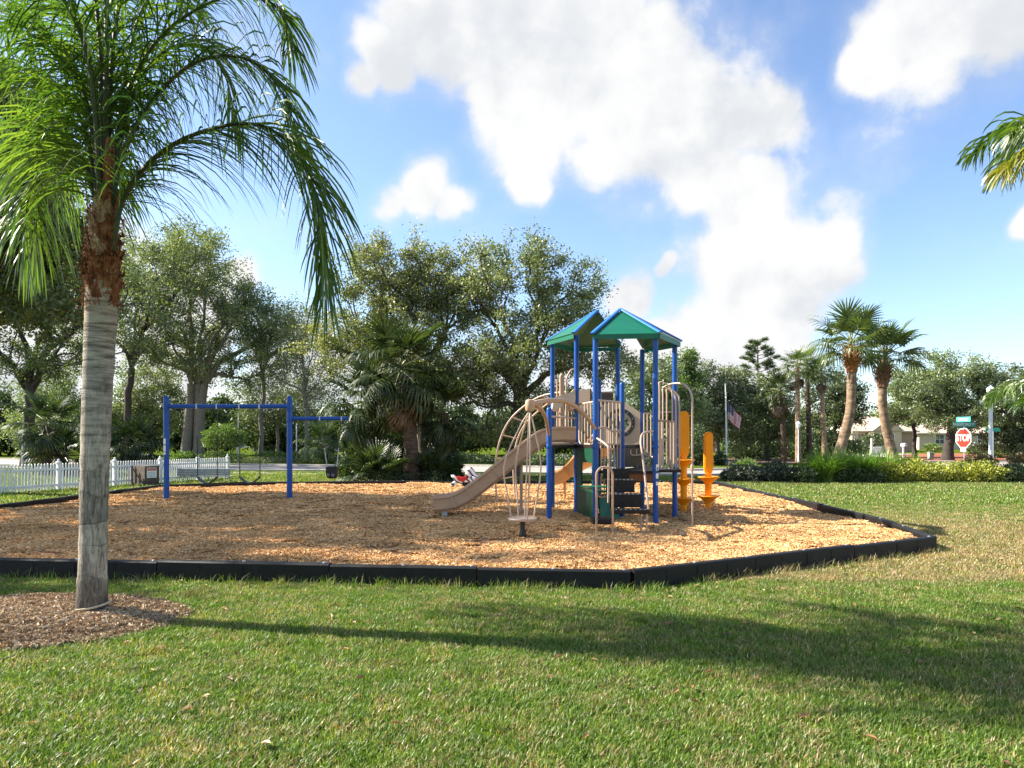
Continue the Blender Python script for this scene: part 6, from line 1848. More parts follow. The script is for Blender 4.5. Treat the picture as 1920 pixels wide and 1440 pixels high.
# ---- arch ladder behind the slide
def arch_ladder():
    f1 = [(932, 943, 14.9), (929, 900, 14.9), (930, 860, 14.85), (940, 818, 14.8), (958, 785, 14.7), (985, 760, 14.6), (1012, 744, 14.4), (1040, 737, 14.1), (1062, 735, 13.9)]
    f2 = [(966, 933, 15.9), (963, 895, 15.9), (963, 862, 15.85), (970, 825, 15.8), (985, 795, 15.6), (1008, 772, 15.4), (1030, 755, 15.1), (1052, 744, 14.8), (1072, 738, 14.55)]
    c1 = spline([at(*q) for q in f1], 40); c2 = spline([at(*q) for q in f2], 40)
    c1[0][2] = 0.02; c2[0][2] = 0.02
    mb = MB(); mb.tube(c1, .02, 8); r1 = mb.build('arch_ladder', M['tan_pale'], ps, smooth=50)
    mb = MB(); mb.tube(c2, .02, 8); mb.build('ladder_rail', M['tan_pale'], r1, smooth=50)
    for i in (5, 10, 15, 20, 25, 30, 35):
        mb = MB(); mb.tube([c1[i], c2[i]], .015, 6); mb.build('rung', M['tan_pale'], r1, smooth=50)
arch_ladder()

# ---- arm and spinner in front
def spinner():
    hx, hy = .26, 9.95
    hub = MB()
    hub.lathe([(.055, 1.90), (.066, 1.92), (.068, 2.03), (.055, 2.06), (.02, 2.07)], (hx, hy, 0), 14)
    arm = MB()
    pa = spline([(hx, hy, 2.0), (.50, 10.25, 2.06), (.85, 10.75, 2.08), (1.15, 11.12, 1.92), (1.39, 11.40, 1.66)], 26)
    arm.tube(pa, np.interp(np.linspace(0, 1, 26), [0, .3, .8, 1], [.036, .040, .036, .028]), 10)
    pb = spline([(hx, hy, 2.0), (.40, 10.4, 1.99), (.54, 11.0, 1.84), (.62, 11.52, 1.56)], 20)
    arm.tube(pb, np.interp(np.linspace(0, 1, 20), [0, .3, 1], [.03, .035, .026]), 10)
    a_ = arm.build('spinner_arm', M['tan'], ps, smooth=50)
    hub.build('hub', M['tan'], a_, smooth=50)
    sp = MB()
    cx, cy, cz = .155, 9.9, .335
    sp.lathe([(.16, cz - .025), (.20, cz - .02), (.212, cz), (.205, cz + .018), (.19, cz + .012), (.02, cz + .008)], (cx, cy, 0), 28)
    s_ = sp.build('spinner_disc', M['tan_pale'], ps, smooth=40)
    for i, a in enumerate((R(200), R(290), R(20), R(110))):
        ex, ey = cx + .17 * math.cos(a), cy + .17 * math.sin(a)
        mx, my = cx + .285 * math.cos(a), cy + .285 * math.sin(a)
        mb = MB()
        mb.tube(spline([(hx, hy, 1.9), ((hx * .6 + mx * .4), (hy * .6 + my * .4), 1.66), (mx, my, 1.12), ((mx + ex) / 2, (my + ey) / 2, .66), (ex, ey, cz)], 22), .0115, 8)
        mb.build('spinner_bar', M['tan_pale'], s_, smooth=50)
    mb = MB(); mb.tube([(hx - .01, hy, 1.9), (cx + .03, cy + .03, cz)], .012, 6); mb.build('spinner_bar', M['tan_pale'], s_, smooth=50)
    mb = MB()
    mb.lathe([(.045, .04), (.05, .07), (.05, .15), (.04, .17), (.035, .20), (.035, .24), (.04, .31)], (cx, cy, 0), 12)
    mb.build('spinner_base', M['black'], s_, smooth=50)
spinner()

# ---- steps and hand rails
def steps():
    tr = [(1.50, 2.06, 10.20, 10.50, .43), (1.50, 2.02, 10.62, 10.92, .63), (1.50, 2.0, 11.0, 11.3, .83)]
    for x0, x1, y0, y1, z in tr:
        mb = MB()
        mb.bbox(((x0 + x1) / 2, (y0 + y1) / 2, z - .03), (x1 - x0, y1 - y0, .06), .012)
        t_ = mb.build('step', M['deck_black'], ps)
        m2 = MB()
        m2.box(((x0 + x1) / 2 - .02, y1 + .055, z + .085), (x1 - x0 - .06, .02, .165))
        m2.build('step_riser', M['deck_black'], t_)
        m3 = MB()
        for k in range(7):
            m3.box((x0 + .06 + k * (x1 - x0 - .12) / 6, y0 + .03, z + .002), (.022, .016, .012))
        m3.build('tread_stud', M['metal'], t_)
    mb = MB()
    mb.bbox((1.355, 10.33, .26), (.31, .48, .07), .014)
    mb.build('transfer_step', M['deck_black'], ps)
    for x, y in ((2.02, 10.24), (1.98, 10.48)):
        mb = MB(); mb.tube([(x, y, .02), (x, y, .40)], .017, 6); mb.build('step_leg', M['tan_pale'], ps, smooth=50)
    # arched rail at the front, a second one behind it
    for (xa, xb, y, top) in ((1.245, 1.485, 10.07, 1.08), ):
        m_ = MB()
        w = (xb - xa) / 2
        pts = [(xa, y, .02), (xa, y, top - w)] + [(xa + w - w * math.cos(a), y, top - w + w * math.sin(a)) for a in np.linspace(.3, PI - .3, 9)] + [(xb, y, top - w), (xb, y, .02)]
        m_.tube(pts, .0165, 10)
        m_.build('arch_rail', M['tan'], ps, smooth=50)
    m_ = MB()
    m_.tube(spline([(1.50, 10.62, .50), (1.50, 10.6, 1.30), (1.49, 10.7, 1.38), (1.46, 10.95, 1.44), (1.42, 11.38, 1.50)], 20), .017, 8)
    m_.build('hand_rail', M['tan_pale'], ps, smooth=50)
    m_ = MB()
    m_.tube(spline([(2.07, 10.36, .42), (2.06, 10.6, .95), (2.04, 10.72, 1.30), (2.04, 10.82, 1.45), (2.12, 11.05, 1.58), (2.34, 11.30, 1.62)], 24), .017, 8)
    m_.build('hand_rail', M['tan_pale'], ps, smooth=50)
steps()

# ---- hand loops and bent pole at the right opening
def loops():
    for (t, zb, top, w) in ((.40, .98, 2.36, .10), (.60, .98, 2.36, .10), (.22, .98, 2.45, .08)):
        c = line(PE, PF, t)
        d = Vector((PF[0] - PE[0], PF[1] - PE[1])).normalized()
        mb = MB()
        pts = [(c[0] - d.x * w * .3, c[1] - d.y * w * .3, zb), (c[0] - d.x * w * .3, c[1] - d.y * w * .3, top - .22), (c[0], c[1], top), (c[0] + .16, c[1] - .05, top - .10), (c[0] + .19, c[1] - .06, top - .3), (c[0] + .19, c[1] - .06, zb)]
        mb.tube(spline(pts, 36), .0145, 8)
        mb.build('hand_loop', M['tan_pale'], ps, smooth=50)
    c = line(PE, PF, .35)
    mb = MB()
    mb.tube(spline([(c[0], c[1], 2.36), (c[0] + .12, c[1] - .08, 2.42), (2.85, 11.35, 2.40), (2.93, 11.15, 2.22), (2.93, 11.1, 1.9), (2.93, 11.1, 1.0), (2.93, 11.1, .02)], 46), .017, 8)
    mb.build('climbing_pole', M['tan_pale'], ps, smooth=50)
    mb = MB()
    mb.lathe([(.024, .98), (.03, 1.0), (.03, 1.06), (.024, 1.08)], (2.93, 11.1, 0), 8)
    mb.build('pole_collar', M['tan'], ps, smooth=50)
    mb = MB()
    mb.prism(cw([(2.44, 11.36), (2.80, 11.30), (2.97, 12.1), (2.92, 12.2)]), .93, .975)
    mb.build('deck_extension', M['deck_black'], ps)
loops()

# ---- yellow pod climbers
def pod_climber(x, y, discs, paddle, label):
    root = thing('pod_climber', (x, y, 0), label, 'climber', 'yellow pod climbers')
    mb = MB(); mb.tube([(x, y, 0), (x, y, paddle[0] + .05)], .062, 14); mb.build('pole', M['yellow'], root, smooth=50)
    for z in discs:
        mb = MB()
        mb.lathe([(.064, z - .13), (.075, z - .12), (.115, z - .075), (.17, z - .035), (.205, z - .015), (.212, z), (.205, z + .010), (.18, z + .004), (.11, z - .002), (.064, z + .004)], (x, y, 0), 28)
        mb.build('pod_step', M['yellow'], root, smooth=35)
    z0, z1, w = paddle
    mb = MB()
    ol = []
    for a in np.linspace(0, PI, 10): ol.append((w * math.cos(a), z1 - w + w * math.sin(a)))
    ol += [(-w, z0 + .12), (-w * .8, z0 + .05), (-w * .45, z0), (w * .45, z0), (w * .8, z0 + .05), (w, z0 + .12)]
    def ext(s, d0, d1):
        n = len(ol)
        zc = (z0 + z1) / 2
        V = [(x + u * s, y + d0, zc + (z - zc) * (1 - (1 - s) * .35)) for u, z in ol] + [(x + u * s, y + d1, zc + (z - zc) * (1 - (1 - s) * .35)) for u, z in ol]
        mb.add(V, [tuple(range(n))[::-1], tuple(range(n, 2 * n))] + [(i, (i + 1) % n, (i + 1) % n + n, i + n) for i in range(n)])
    ext(1.0, -.035, .035); ext(.78, -.052, .052)
    mb.build('grip_paddle', M['yellow'], root, smooth=35)
pod_climber(3.27, 13.0, (.37, .73, 1.09), (1.14, 2.02, .098), 'taller yellow pod climber with three discs, beside the bent tan pole')
pod_climber(3.83, 13.32, (.38, .75), (.79, 1.63, .085), 'shorter yellow pod climber with two discs, right of the taller one')

# ================================================================== SWINGS
def swing_set():
    YS = 15.7
    xl, xr = (312 - 960) / F * YS, (543 - 960) / F * YS
    root = thing('swing_set', ((xl + xr) / 2, YS, 0), 'blue two post swing frame with a side arm', 'swing set')
    for i, x in enumerate((xl, xr)):
        mb = MB(); mb.lathe([(.063, 0), (.063, 2.40), (.058, 2.44), (.03, 2.475), (.008, 2.48)], (x, YS, 0), 18)
        p = mb.build('post', M['blue'], root, smooth=40)
        if i == 0:
            for z, h in ((1.43, .13), (1.27, .14), (1.155, .05)):
                m2 = MB()
                m2.box((x - .012, YS - .0625, z), (.055, .006, h), R(-8))
                m2.build('sticker', M['sign_white'], p)
    mb = MB(); mb.tube([(xl, YS, 2.235), (xr, YS, 2.235)], .052, 14); mb.build('beam', M['blue'], root, smooth=40)
    xe = (652 - 960) / F * YS
    mb = MB(); mb.tube([(xr, YS, 1.955), (xe, YS, 1.955)], .045, 14); mb.build('side_arm', M['blue'], root, smooth=40)
    mb = MB()
    for x, z in ((xl + .03, 2.235), (xr - .03, 2.235), (xr + .03, 1.955)):
        mb.lathe([(.068, z - .10), (.070, z - .09), (.070, z + .09), (.068, z + .10)], ((xl if x < -6.5 else xr), YS, 0), 16)
    mb.build('collar', M['blue'], root, smooth=40)
    hg = MB()
    pxs = [370, 407.5, 449.6, 487.4]
    for px in pxs:
        hg.box(((px - 960) / F * YS, YS, 2.235), (.03, .118, .118))
    for px in (600, 641):
        hg.box(((px - 960) / F * YS, YS, 1.955), (.03, .10, .10))
    hg.build('hanger', M['metal'], root)
    def chain(mb, a, b, seg=22):
        a, b = np.array(a), np.array(b)
        n = int(np.linalg.norm(b - a) / .045)
        for i in range(n):
            p, q = a + (b - a) * i / n, a + (b - a) * (i + 1.25) / n
            d = (q - p); 
            s = np.array([.009, 0, 0]) if i % 2 else np.array([0, .009, 0])
            mb.add([p - s, p + s, q + s, q - s, p - s * .3, p + s * .3, q + s * .3, q - s * .3], [(0, 4, 7, 3), (5, 1, 2, 6), (0, 1, 5, 4), (3, 7, 6, 2)])
    for k, (pa, pb, lab) in enumerate(((370, 407.5, 'black belt swing hanging nearer the labelled blue post'), (449.6, 487.4, 'black belt swing hanging nearer the middle of the frame'))):
        xa, xb = (pa - 960) / F * YS, (pb - 960) / F * YS
        ro = thing('belt_swing', ((xa + xb) / 2, YS, .47), lab, 'swing', 'belt swings')
        for x in (xa, xb):
            mb = MB(); chain(mb, (x, YS, 2.18), (x, YS, .62)); mb.build('chain', M['chain'], ro)
            mb = MB(); mb.tube([(x, YS, 1.55), (x, YS, .64)], .011, 6); mb.build('chain_sleeve', M['black'], ro)
        mb = MB()
        xs = np.linspace(xa, xb, 13)
        zz = .47 + .15 * (np.abs((xs - (xa + xb) / 2) / ((xb - xa) / 2))) ** 1.7
        top = [(x, YS - .075, z + .008) for x, z in zip(xs, zz)] + [(x, YS + .075, z + .008) for x, z in zip(xs, zz)]
        bot = [(x, YS - .075, z - .008) for x, z in zip(xs, zz)] + [(x, YS + .075, z - .008) for x, z in zip(xs, zz)]
        n = 13
        f = []
        for i in range(n - 1):
            f += [(i, i + 1, n + i + 1, n + i), (2 * n + i, 3 * n + i, 3 * n + i + 1, 2 * n + i + 1), (i, 2 * n + i, 2 * n + i + 1, i + 1), (n + i, n + i + 1, 3 * n + i + 1, 3 * n + i)]
        mb.add(top + bot, f)
        mb.build('belt_seat', M['belt'], ro, smooth=40)
    xa, xb = (600 - 960) / F * YS, (641 - 960) / F * YS
    xm = (622.5 - 960) / F * YS
    ro = thing('bucket_swing', (xm, YS, .6), 'black toddler bucket swing hanging from the side arm', 'swing')
    for x, e in ((xa, xm - .11), (xb, xm + .11)):
        mb = MB(); chain(mb, (x, YS, 1.91), (e, YS, .86)); mb.build('chain', M['chain'], ro)
        mb = MB(); mb.tube([(x * .4 + e * .6, YS, 1.28), (e, YS, .84)], .010, 6); mb.build('chain_sleeve', M['metal'], ro)
    mb = MB()
    mb.lathe([(.07, .58), (.115, .60), (.14, .68), (.145, .82), (.15, .85), (.135, .85), (.125, .82), (.12, .68), (.06, .63)], (xm, YS, 0), 18, sy=.85)
    mb.build('bucket_seat', M['black'], ro, smooth=50)
    mb = MB()
    for s in (-1, 1):
        mb.lathe([(.03, -.012), (.042, -.006), (.042, .006), (.03, .012)], (0, 0, 0), 10)
    V = mb.v
    for q, s in zip(V, (-1, 1)):
        q[:] = np.stack([q[:, 0] + xm + s * .055, YS - .128 + q[:, 2], q[:, 1] + .66], 1)
    mb.build('leg_hole_rim', M['chain'], ro)
swing_set()

# ================================================================== FENCES
def picket_fence(p0, p1, h, label, spacing=.088, post_at=(), name='picket_fence'):
    a, b = Vector(p0), Vector(p1)
    L = (b - a).length
    ang = math.atan2(b.y - a.y, b.x - a.x)
    root = thing(name, (a.x, a.y, 0), label, 'fence')
    d = (b - a).normalized()
    nrm = Vector((d.y, -d.x))
    mb = MB()
    w, t = .042, .018
    ol = [(-w / 2, .05), (w / 2, .05), (w / 2, h - .035), (w * .28, h - .01), (0, h), (-w * .28, h - .01), (-w / 2, h - .035)]
    n = len(ol)
    mb.add([(u, -t / 2, z) for u, z in ol] + [(u, t / 2, z) for u, z in ol], [tuple(range(n)), tuple(range(n, 2 * n))[::-1]] + [(i, i + n, (i + 1) % n + n, (i + 1) % n) for i in range(n)])
    me = bpy.data.meshes.new('picket'); me.from_pydata(np.concatenate(mb.v).tolist(), [], mb.f); me.materials.append(M['white'])
    k = int(L / spacing)
    for i in range(k):
        s = (i + .5) * spacing
        if any(abs(s - q) < .075 for q in post_at): continue
        o = link('picket', me, root)
        off = nrm * .022
        o.location = (d.x * s + off.x, d.y * s + off.y, random.uniform(-.006, .004))
        o.rotation_euler = (0, random.uniform(-.008, .008), ang)
    for z in (.17, h - .17):
        mb = MB(); c = (a + b) / 2
        mb.box((c.x, c.y, z), (L, .024, .06), ang); mb.build('rail', M['white'], root)
    for q in post_at:
        mb = MB(); c = a + d * q
        mb.box((c.x, c.y, h / 2 + .005), (.10, .10, h + .01), ang)
        mb.lathe([(.075, h + .01), (.075, h + .03), (.055, h + .045), (.03, h + .06), (.035, h + .09), (.022, h + .115), (.004, h + .125)], (c.x, c.y, 0), 8)
        mb.build('fence_post', M['white'], root)
FA, FB_ = (-14.55, 15.85), (-10.62, 25.6)
FL = math.dist(FA, FB_)
def fence_t(px):
    """distance along the fence at which it crosses photograph column px"""
    k = (px - 960) / F
    dx, dy = (FB_[0] - FA[0]) / FL, (FB_[1] - FA[1]) / FL
    return (k * FA[1] - FA[0]) / (dx - k * dy)
picket_fence(FA, FB_, .79, 'white picket fence running along the left side of the play area', post_at=(0.05, fence_t(110), fence_t(215), fence_t(300), fence_t(371), FL - .06))
q0, q1 = at(268, 0, 37), at(287, 0, 38)
picket_fence((q0.x, q0.y), (q1.x, q1.y), .62, 'short white picket section farther back beyond the long fence', post_at=(.05, .55), spacing=.09)

# timber box with notice
def notice_box():
    c = Vector((-11.62, 21.9))
    root = thing('timber_box', (c.x, c.y, 0), 'dark weathered timber box with a notice, in front of the picket fence', 'box')
    # two visible faces meet at a corner towards the viewer
    p0 = Vector(((240 - 960) / F * 21.9, 21.9)); p1 = Vector(((272 - 960) / F * 21.35, 21.35)); p2 = Vector(((298.5 - 960) / F * 21.7, 21.7)); p3 = p0 + (p2 - p1)
    hgt = .62
    for a, b, n in ((p0, p1, 6), (p1, p2, 5), (p2, p3, 6), (p3, p0, 5)):
        L = (b - a).length
        ang = math.atan2(b.y - a.y, b.x - a.x)
        for i in range(n):
            m = a.lerp(b, (i + .5) / n)
            mb = MB(); mb.box((m.x, m.y, hgt / 2 + random.uniform(-.008, .004)), (L / n - .006, .02, hgt), ang)
            mb.build('plank', M['old_wood'], root)
    mb = MB(); mb.prism(cw([tuple(p0), tuple(p1), tuple(p2), tuple(p3)]), hgt - .03, hgt + .012); mb.build('lid', M['old_wood'], root)
    ang = math.atan2(p2.y - p1.y, p2.x - p1.x)
    nx, ny = math.sin(ang), -math.cos(ang)
    m = p1.lerp(p2, .45)
    sg = MB(); sg.box((m.x + nx * .018, m.y + ny * .018, .42), (.30, .012, .32), ang); s_ = sg.build('notice', M['sign_white'], root)
    r_ = MB(); r_.box((m.x + nx * .026, m.y + ny * .026, .525), (.28, .004, .085), ang); r_.build('red_header', M['sign_pink'], s_)
    g_ = MB()
    for k in range(4):
        g_.box((m.x + nx * .026, m.y + ny * .026, .435 - .045 * k), (.24 - .03 * (k % 2), .004, .014), ang)
    g_.build('text_line', M['sign_grey'], s_)
notice_box()

# low slatted bench
def bench():
    Y = 23.3
    x0, x1 = (333 - 960) / F * Y, (432 - 960) / F * Y
    root = thing('park_bench', ((x0 + x1) / 2, Y, 0), 'low grey slatted bench on the grass behind the belt swings', 'bench')
    for k in range(3):
        mb = MB(); mb.bbox(((x0 + x1) / 2, Y - .02 * k * 0, .215 + .085 * k + .045), (x1 - x0, .03, .078), .008)
        mb.build('back_slat', M['grey_slat'], root)
    for k in range(3):
        mb = MB(); mb.bbox(((x0 + x1) / 2, Y + .09 + .11 * k, .20), (x1 - x0, .095, .03), .008)
        mb.build('seat_slat', M['grey_slat'], root)
    for x in (x0 + .18, (x0 + x1) / 2, x1 - .18):
        mb = MB()
        mb.tube([(x - .04, Y + .0, .0), (x, Y + .02, .20), (x, Y + .025, .46)], .018, 6)
        mb.tube([(x + .04, Y + .34, .0), (x, Y + .32, .185), (x, Y + .03, .185)], .018, 6)
        mb.build('bench_leg', M['metal'], root, smooth=50)
bench()

# zebra spring rider
def zebra_mat():
    m, nt, out = new_mat('zebra_stripes')
    g = N(nt, 'ShaderNodeTexCoord')
    w = N(nt, 'ShaderNodeTexWave', {'Vector': g.outputs['Object'], 'Scale': 3.6, 'Distortion': 3.0, 'Detail': 1.0, 'Detail Scale': 1.5})
    w.bands_direction = 'DIAGONAL'
    c = ramp(nt, w.outputs['Fac'], [(0.30, (0.03, 0.035, 0.045)), (0.40, (0.72, 0.74, 0.77))])
    b = N(nt, 'ShaderNodeBsdfPrincipled', {'Base Color': c, 'Roughness': 0.45})
    nt.links.new(b.outputs[0], out.inputs['Surface'])
    return m
M['zebra'] = zebra_mat()
M['saddle'] = solid('red_plastic', (0.45, 0.01, 0.012), 0.4, 0.06, 5)
def zebra():
    Y = 19.6
    s = Y / F
    X = lambda px: (px - 960) * s
    Z = lambda py: H - (py - HY) * s
    root = thing('spring_rider', (X(866), Y, 0), 'striped zebra spring rider with red saddle behind the slide', 'spring rider')
    def plate(ol, d, mat, name, parent=root, rnd=True):
        n = len(ol)
        mb = MB()
        k = .7
        cx = sum(p[0] for p in ol) / n; cy = sum(p[1] for p in ol) / n
        inn = [(cx + (p[0] - cx) * .86, cy + (p[1] - cy) * .86) for p in ol]
        V = [(X(p[0]), Y - d, Z(p[1])) for p in inn] + [(X(p[0]), Y - d * k, Z(p[1])) for p in ol] + [(X(p[0]), Y + d * k, Z(p[1])) for p in ol] + [(X(p[0]), Y + d, Z(p[1])) for p in inn]
        f = [tuple(range(n))[::-1], tuple(range(3 * n, 4 * n))]
        for q in range(3):
            f += [(q * n + i, q * n + (i + 1) % n, (q + 1) * n + (i + 1) % n, (q + 1) * n + i) for i in range(n)]
        mb.add(V, f)
        o = mb.build(name, mat, parent, smooth=60)
        return o
    plate([(846, 892), (850, 890), (857, 896), (862, 899), (872, 900), (880, 895), (888, 892), (898, 894), (906, 904), (908, 908), (899, 908), (890, 902), (876, 904), (862, 905), (855, 909), (846, 911), (844, 908), (852, 901)], .12, M['zebra'], 'body')
    plate([(874, 893), (873, 886), (875, 880), (880, 877), (884, 875), (887, 879), (890, 883), (895, 888), (899, 892), (899, 896), (894, 898), (889, 894), (886, 899), (880, 900)], .07, M['zebra'], 'head')
    plate([(857, 893), (860, 893), (866, 895), (872, 893), (875, 893), (876, 898), (872, 902), (866, 903), (860, 901), (857, 898)], .15, M['saddle'], 'saddle')
    plate([(845, 890), (848, 889), (852, 893), (853, 898), (849, 897)], .03, M['zebra'], 'tail')
    mb = MB()
    t = np.linspace(0, 5 * 2 * PI, 70)
    mb.tube(np.stack([X(872) + .075 * np.cos(t), Y + .075 * np.sin(t), .08 + .13 * t / t[-1]], 1), .014, 6)
    mb.build('spring', M['black'], root, smooth=60)
    mb = MB(); mb.tube([(X(884), Y - .2, Z(893)), (X(884), Y + .2, Z(893))], .012, 6); mb.build('handle', M['black'], root)
zebra()

# stray dark stick and a pale chunk lying on the chips
mb = MB(); c = at(632, 984, 11.05)
mb.tube(spline([(c.x - .09, c.y, .115), (c.x - .02, c.y + .02, .14), (c.x + .05, c.y, .125), (c.x + .12, c.y - .02, .11)], 8), np.interp(np.linspace(0, 1, 8), [0, .3, .7, 1], [.006, .014, .012, .004]), 6)
tag(mb.build('stick', M['bark_dark'], None, smooth=50, loc=(c.x, c.y, .12)), 'short dark stick lying on the chips left of the slide foot', 'stick')
c = G(1272, 1003, .1)
mb = MB(); mb.lathe([(.06, 0), (.10, .02), (.09, .06), (.05, .10), (.01, .115)], (c.x, c.y, .08), 7, sx=1.2, sy=.7)
tag(mb.build('bark_chunk', M['boot_husk'], None, loc=(c.x, c.y, .1)), 'pale bark chunk on the chips in front of the blue posts', 'bark')

# ================================================================== STREET FURNITURE, SIGNS, FLAG
def text_obj(body, size, loc, rot_z, mat, parent, name='lettering', sx=1.0, ext=.002):
    cu = bpy.data.curves.new(name, 'FONT')
    cu.body = body; cu.size = size; cu.align_x = 'CENTER'; cu.align_y = 'CENTER'; cu.extrude = ext
    cu.materials.append(mat)
    cu.offset = size * .018
    tmp = bpy.data.objects.new(name, cu); COL.objects.link(tmp)
    me = bpy.data.meshes.new_from_object(tmp.evaluated_get(bpy.context.evaluated_depsgraph_get()))
    bpy.data.objects.remove(tmp)
    me.name = name
    o = link(name, me, parent)
    org = world_loc(parent)
    o.location = tuple(np.array(loc) - org)
    o.rotation_euler = (R(90), 0, rot_z)
    o.scale = (sx, 1, 1)
    return o

def stop_sign():
    TH = R(-82); cs, sn = math.cos(TH), math.sin(TH)      # the sign faces half left
    Y = 27.0
    s = Y / F
    x = (1806.5 - 960) * s
    root = thing('stop_sign', (x, Y, 0), 'red stop sign with green street name blades on a metal post', 'sign')
    mb = MB(); mb.tube([(x - sn * .04, Y + cs * .04, 0), (x - sn * .04, Y + cs * .04, H - (783 - HY) * s)], .028, 8); mb.build('post', M['metal'], root, smooth=50)
    cz = H - (821.5 - HY) * s; ap = .385
    off = lambda d: (x + sn * d, Y - cs * d)
    def octo(r, y0, y1):
        k = r / math.cos(PI / 8)
        n = 8
        A = [PI / 8 + i * PI / 4 for i in range(8)]
        tr_ = lambda u, d: (x + cs * u - sn * (d - Y), Y + sn * u + cs * (d - Y))
        V = [tr_(k * math.cos(a), y0) + (cz + k * math.sin(a),) for a in A] + [tr_(k * math.cos(a), y1) + (cz + k * math.sin(a),) for a in A]
        m = MB(); m.add(V, [tuple(range(n)), tuple(range(n, 2 * n))[::-1]] + [(i, i + n, (i + 1) % n + n, (i + 1) % n) for i in range(n)])
        return m
    pl = octo(ap, Y - .006, Y + .0).build('sign_plate', M['sign_white'], root)
    octo(ap - .032, Y - .010, Y - .0062).build('red_face', M['sign_red'], pl)
    text_obj('STOP', .37, (*off(.013), cz), TH, M['sign_white'], pl, sx=.78)
    z2 = H - (843 - HY) * s
    mb = MB(); mb.box((*off(.004), z2), (.26, .01, .16), TH); p2 = mb.build('small_plate', M['sign_white'], root)
    m2 = MB()
    for k, w in ((.03, .17), (-.025, .13)):
        m2.box((*off(.011), z2 + k), (w, .003, .022), TH)
    m2.build('plate_marks', M['sign_red'], p2)
    zb = H - (796 - HY) * s
    mb = MB(); mb.bbox((x + .02, Y - .02, zb), (.88, .012, .195), .004); b1 = mb.build('street_name_blade', M['sign_green'], root)
    text_obj('WEXFORD', .155, (x - .07, Y - .029, zb), 0, M['sign_white'], b1, sx=.92)
    text_obj('BLVD', .085, (x + .365, Y - .029, zb + .02), 0, M['sign_white'], b1, sx=.62)
    zt = H - (786.3 - HY) * s
    mb = MB(); mb.bbox((x + .0, Y + .0, zt), (.70, .012, .195), .004, rot=TH); b2 = mb.build('street_name_blade', M['sign_green_lit'], root)
    m2 = MB()
    nx, ny = math.sin(TH), -math.cos(TH)
    for k in range(6):
        u = -.22 + .085 * k
        m2.box((x + cs * u + nx * .010, Y + sn * u + ny * .010, zt), (.05, .004, .09), TH)
    m2.build('blade_marks', M['sign_white'], b2)
stop_sign()

def lamp(px, Y, top_py, label, r, head):
    b = at(px, HY + F * H / Y, Y)
    root = thing('street_lamp', (b.x, b.y, 0), label, 'lamp post')
    zt = at(px, top_py, Y).z
    mb = MB()
    mb.lathe([(r * 2.1, 0), (r * 2.1, .12), (r * 1.4, .16), (r * 1.2, .5), (r, .55), (r * .9, zt - head * 1.0)], (b.x, b.y, 0), 12)
    mb.build('pole', M['white_paint'], root, smooth=40)
    z = zt - head
    mb = MB()
    mb.lathe([(r * .9, z), (r * 2.4, z + head * .06), (r * 2.6, z + head * .12), (r * 1.6, z + head * .14)], (b.x, b.y, 0), 12)
    mb.build('lantern_base', M['white_paint'], root, smooth=40)
    mb = MB(); mb.lathe([(head * .17, z + head * .14), (head * .30, z + head * .55), (head * .28, z + head * .66)], (b.x, b.y, 0), 10); mb.build('lantern_glass', M['sign_white'], root, smooth=40)
    mb = MB(); mb.lathe([(head * .34, z + head * .66), (head * .25, z + head * .78), (head * .1, z + head * .88), (head * .04, z + head * .92), (head * .05, z + head * .96), (head * .01, z + head)], (b.x, b.y, 0), 10); mb.build('lantern_cap', M['white_paint'], root, smooth=40)
lamp(1497, 42.7, 789, 'slender white lamp post in front of the thin palms', .032, .5)
lamp(1857.5, 26.0, 722, 'thick white lamp post at the right beside the hanging palm fronds', .07, .46)

def plain_pole(px, Y, top_py, label, r=.035, name='pole', base_py=None):
    b = at(px, HY + F * H / Y, Y)
    mb = MB(); mb.lathe([(r * 1.6, 0), (r * 1.6, .06), (r, .08), (r * .9, at(px, top_py, Y).z), (r * .4, at(px, top_py, Y).z + .03)], (b.x, b.y, 0), 8)
    tag(mb.build(name, M['white_paint'], None, smooth=40, loc=(b.x, b.y, 0)), label, 'pole')
plain_pole(447, 52, 775, 'thin white pole rising behind the mushroom shrub')
plain_pole(556, 50, 795, 'thin white pole by the middle blue swing post', .04)
plain_pole(42, 34, 818, 'pale post beside the dark oak trunk by the fence', .035)

def street_blade(px, py, Y):
    b = at(px, HY + F * H / Y, Y)
    root = thing('street_sign', (b.x, b.y, 0), 'green street name sign behind the thick lamp post', 'sign')
    z = at(px, py, Y).z
    mb = MB(); mb.tube([(b.x, b.y, 0), (b.x, b.y, z + .08)], .03, 8); mb.build('post', M['metal'], root, smooth=50)
    mb = MB(); mb.bbox((b.x - .05, b.y - .04, z), (.85, .014, .2), .004); mb.build('blade', M['sign_green'], root)
street_blade(1862, 806, 40)

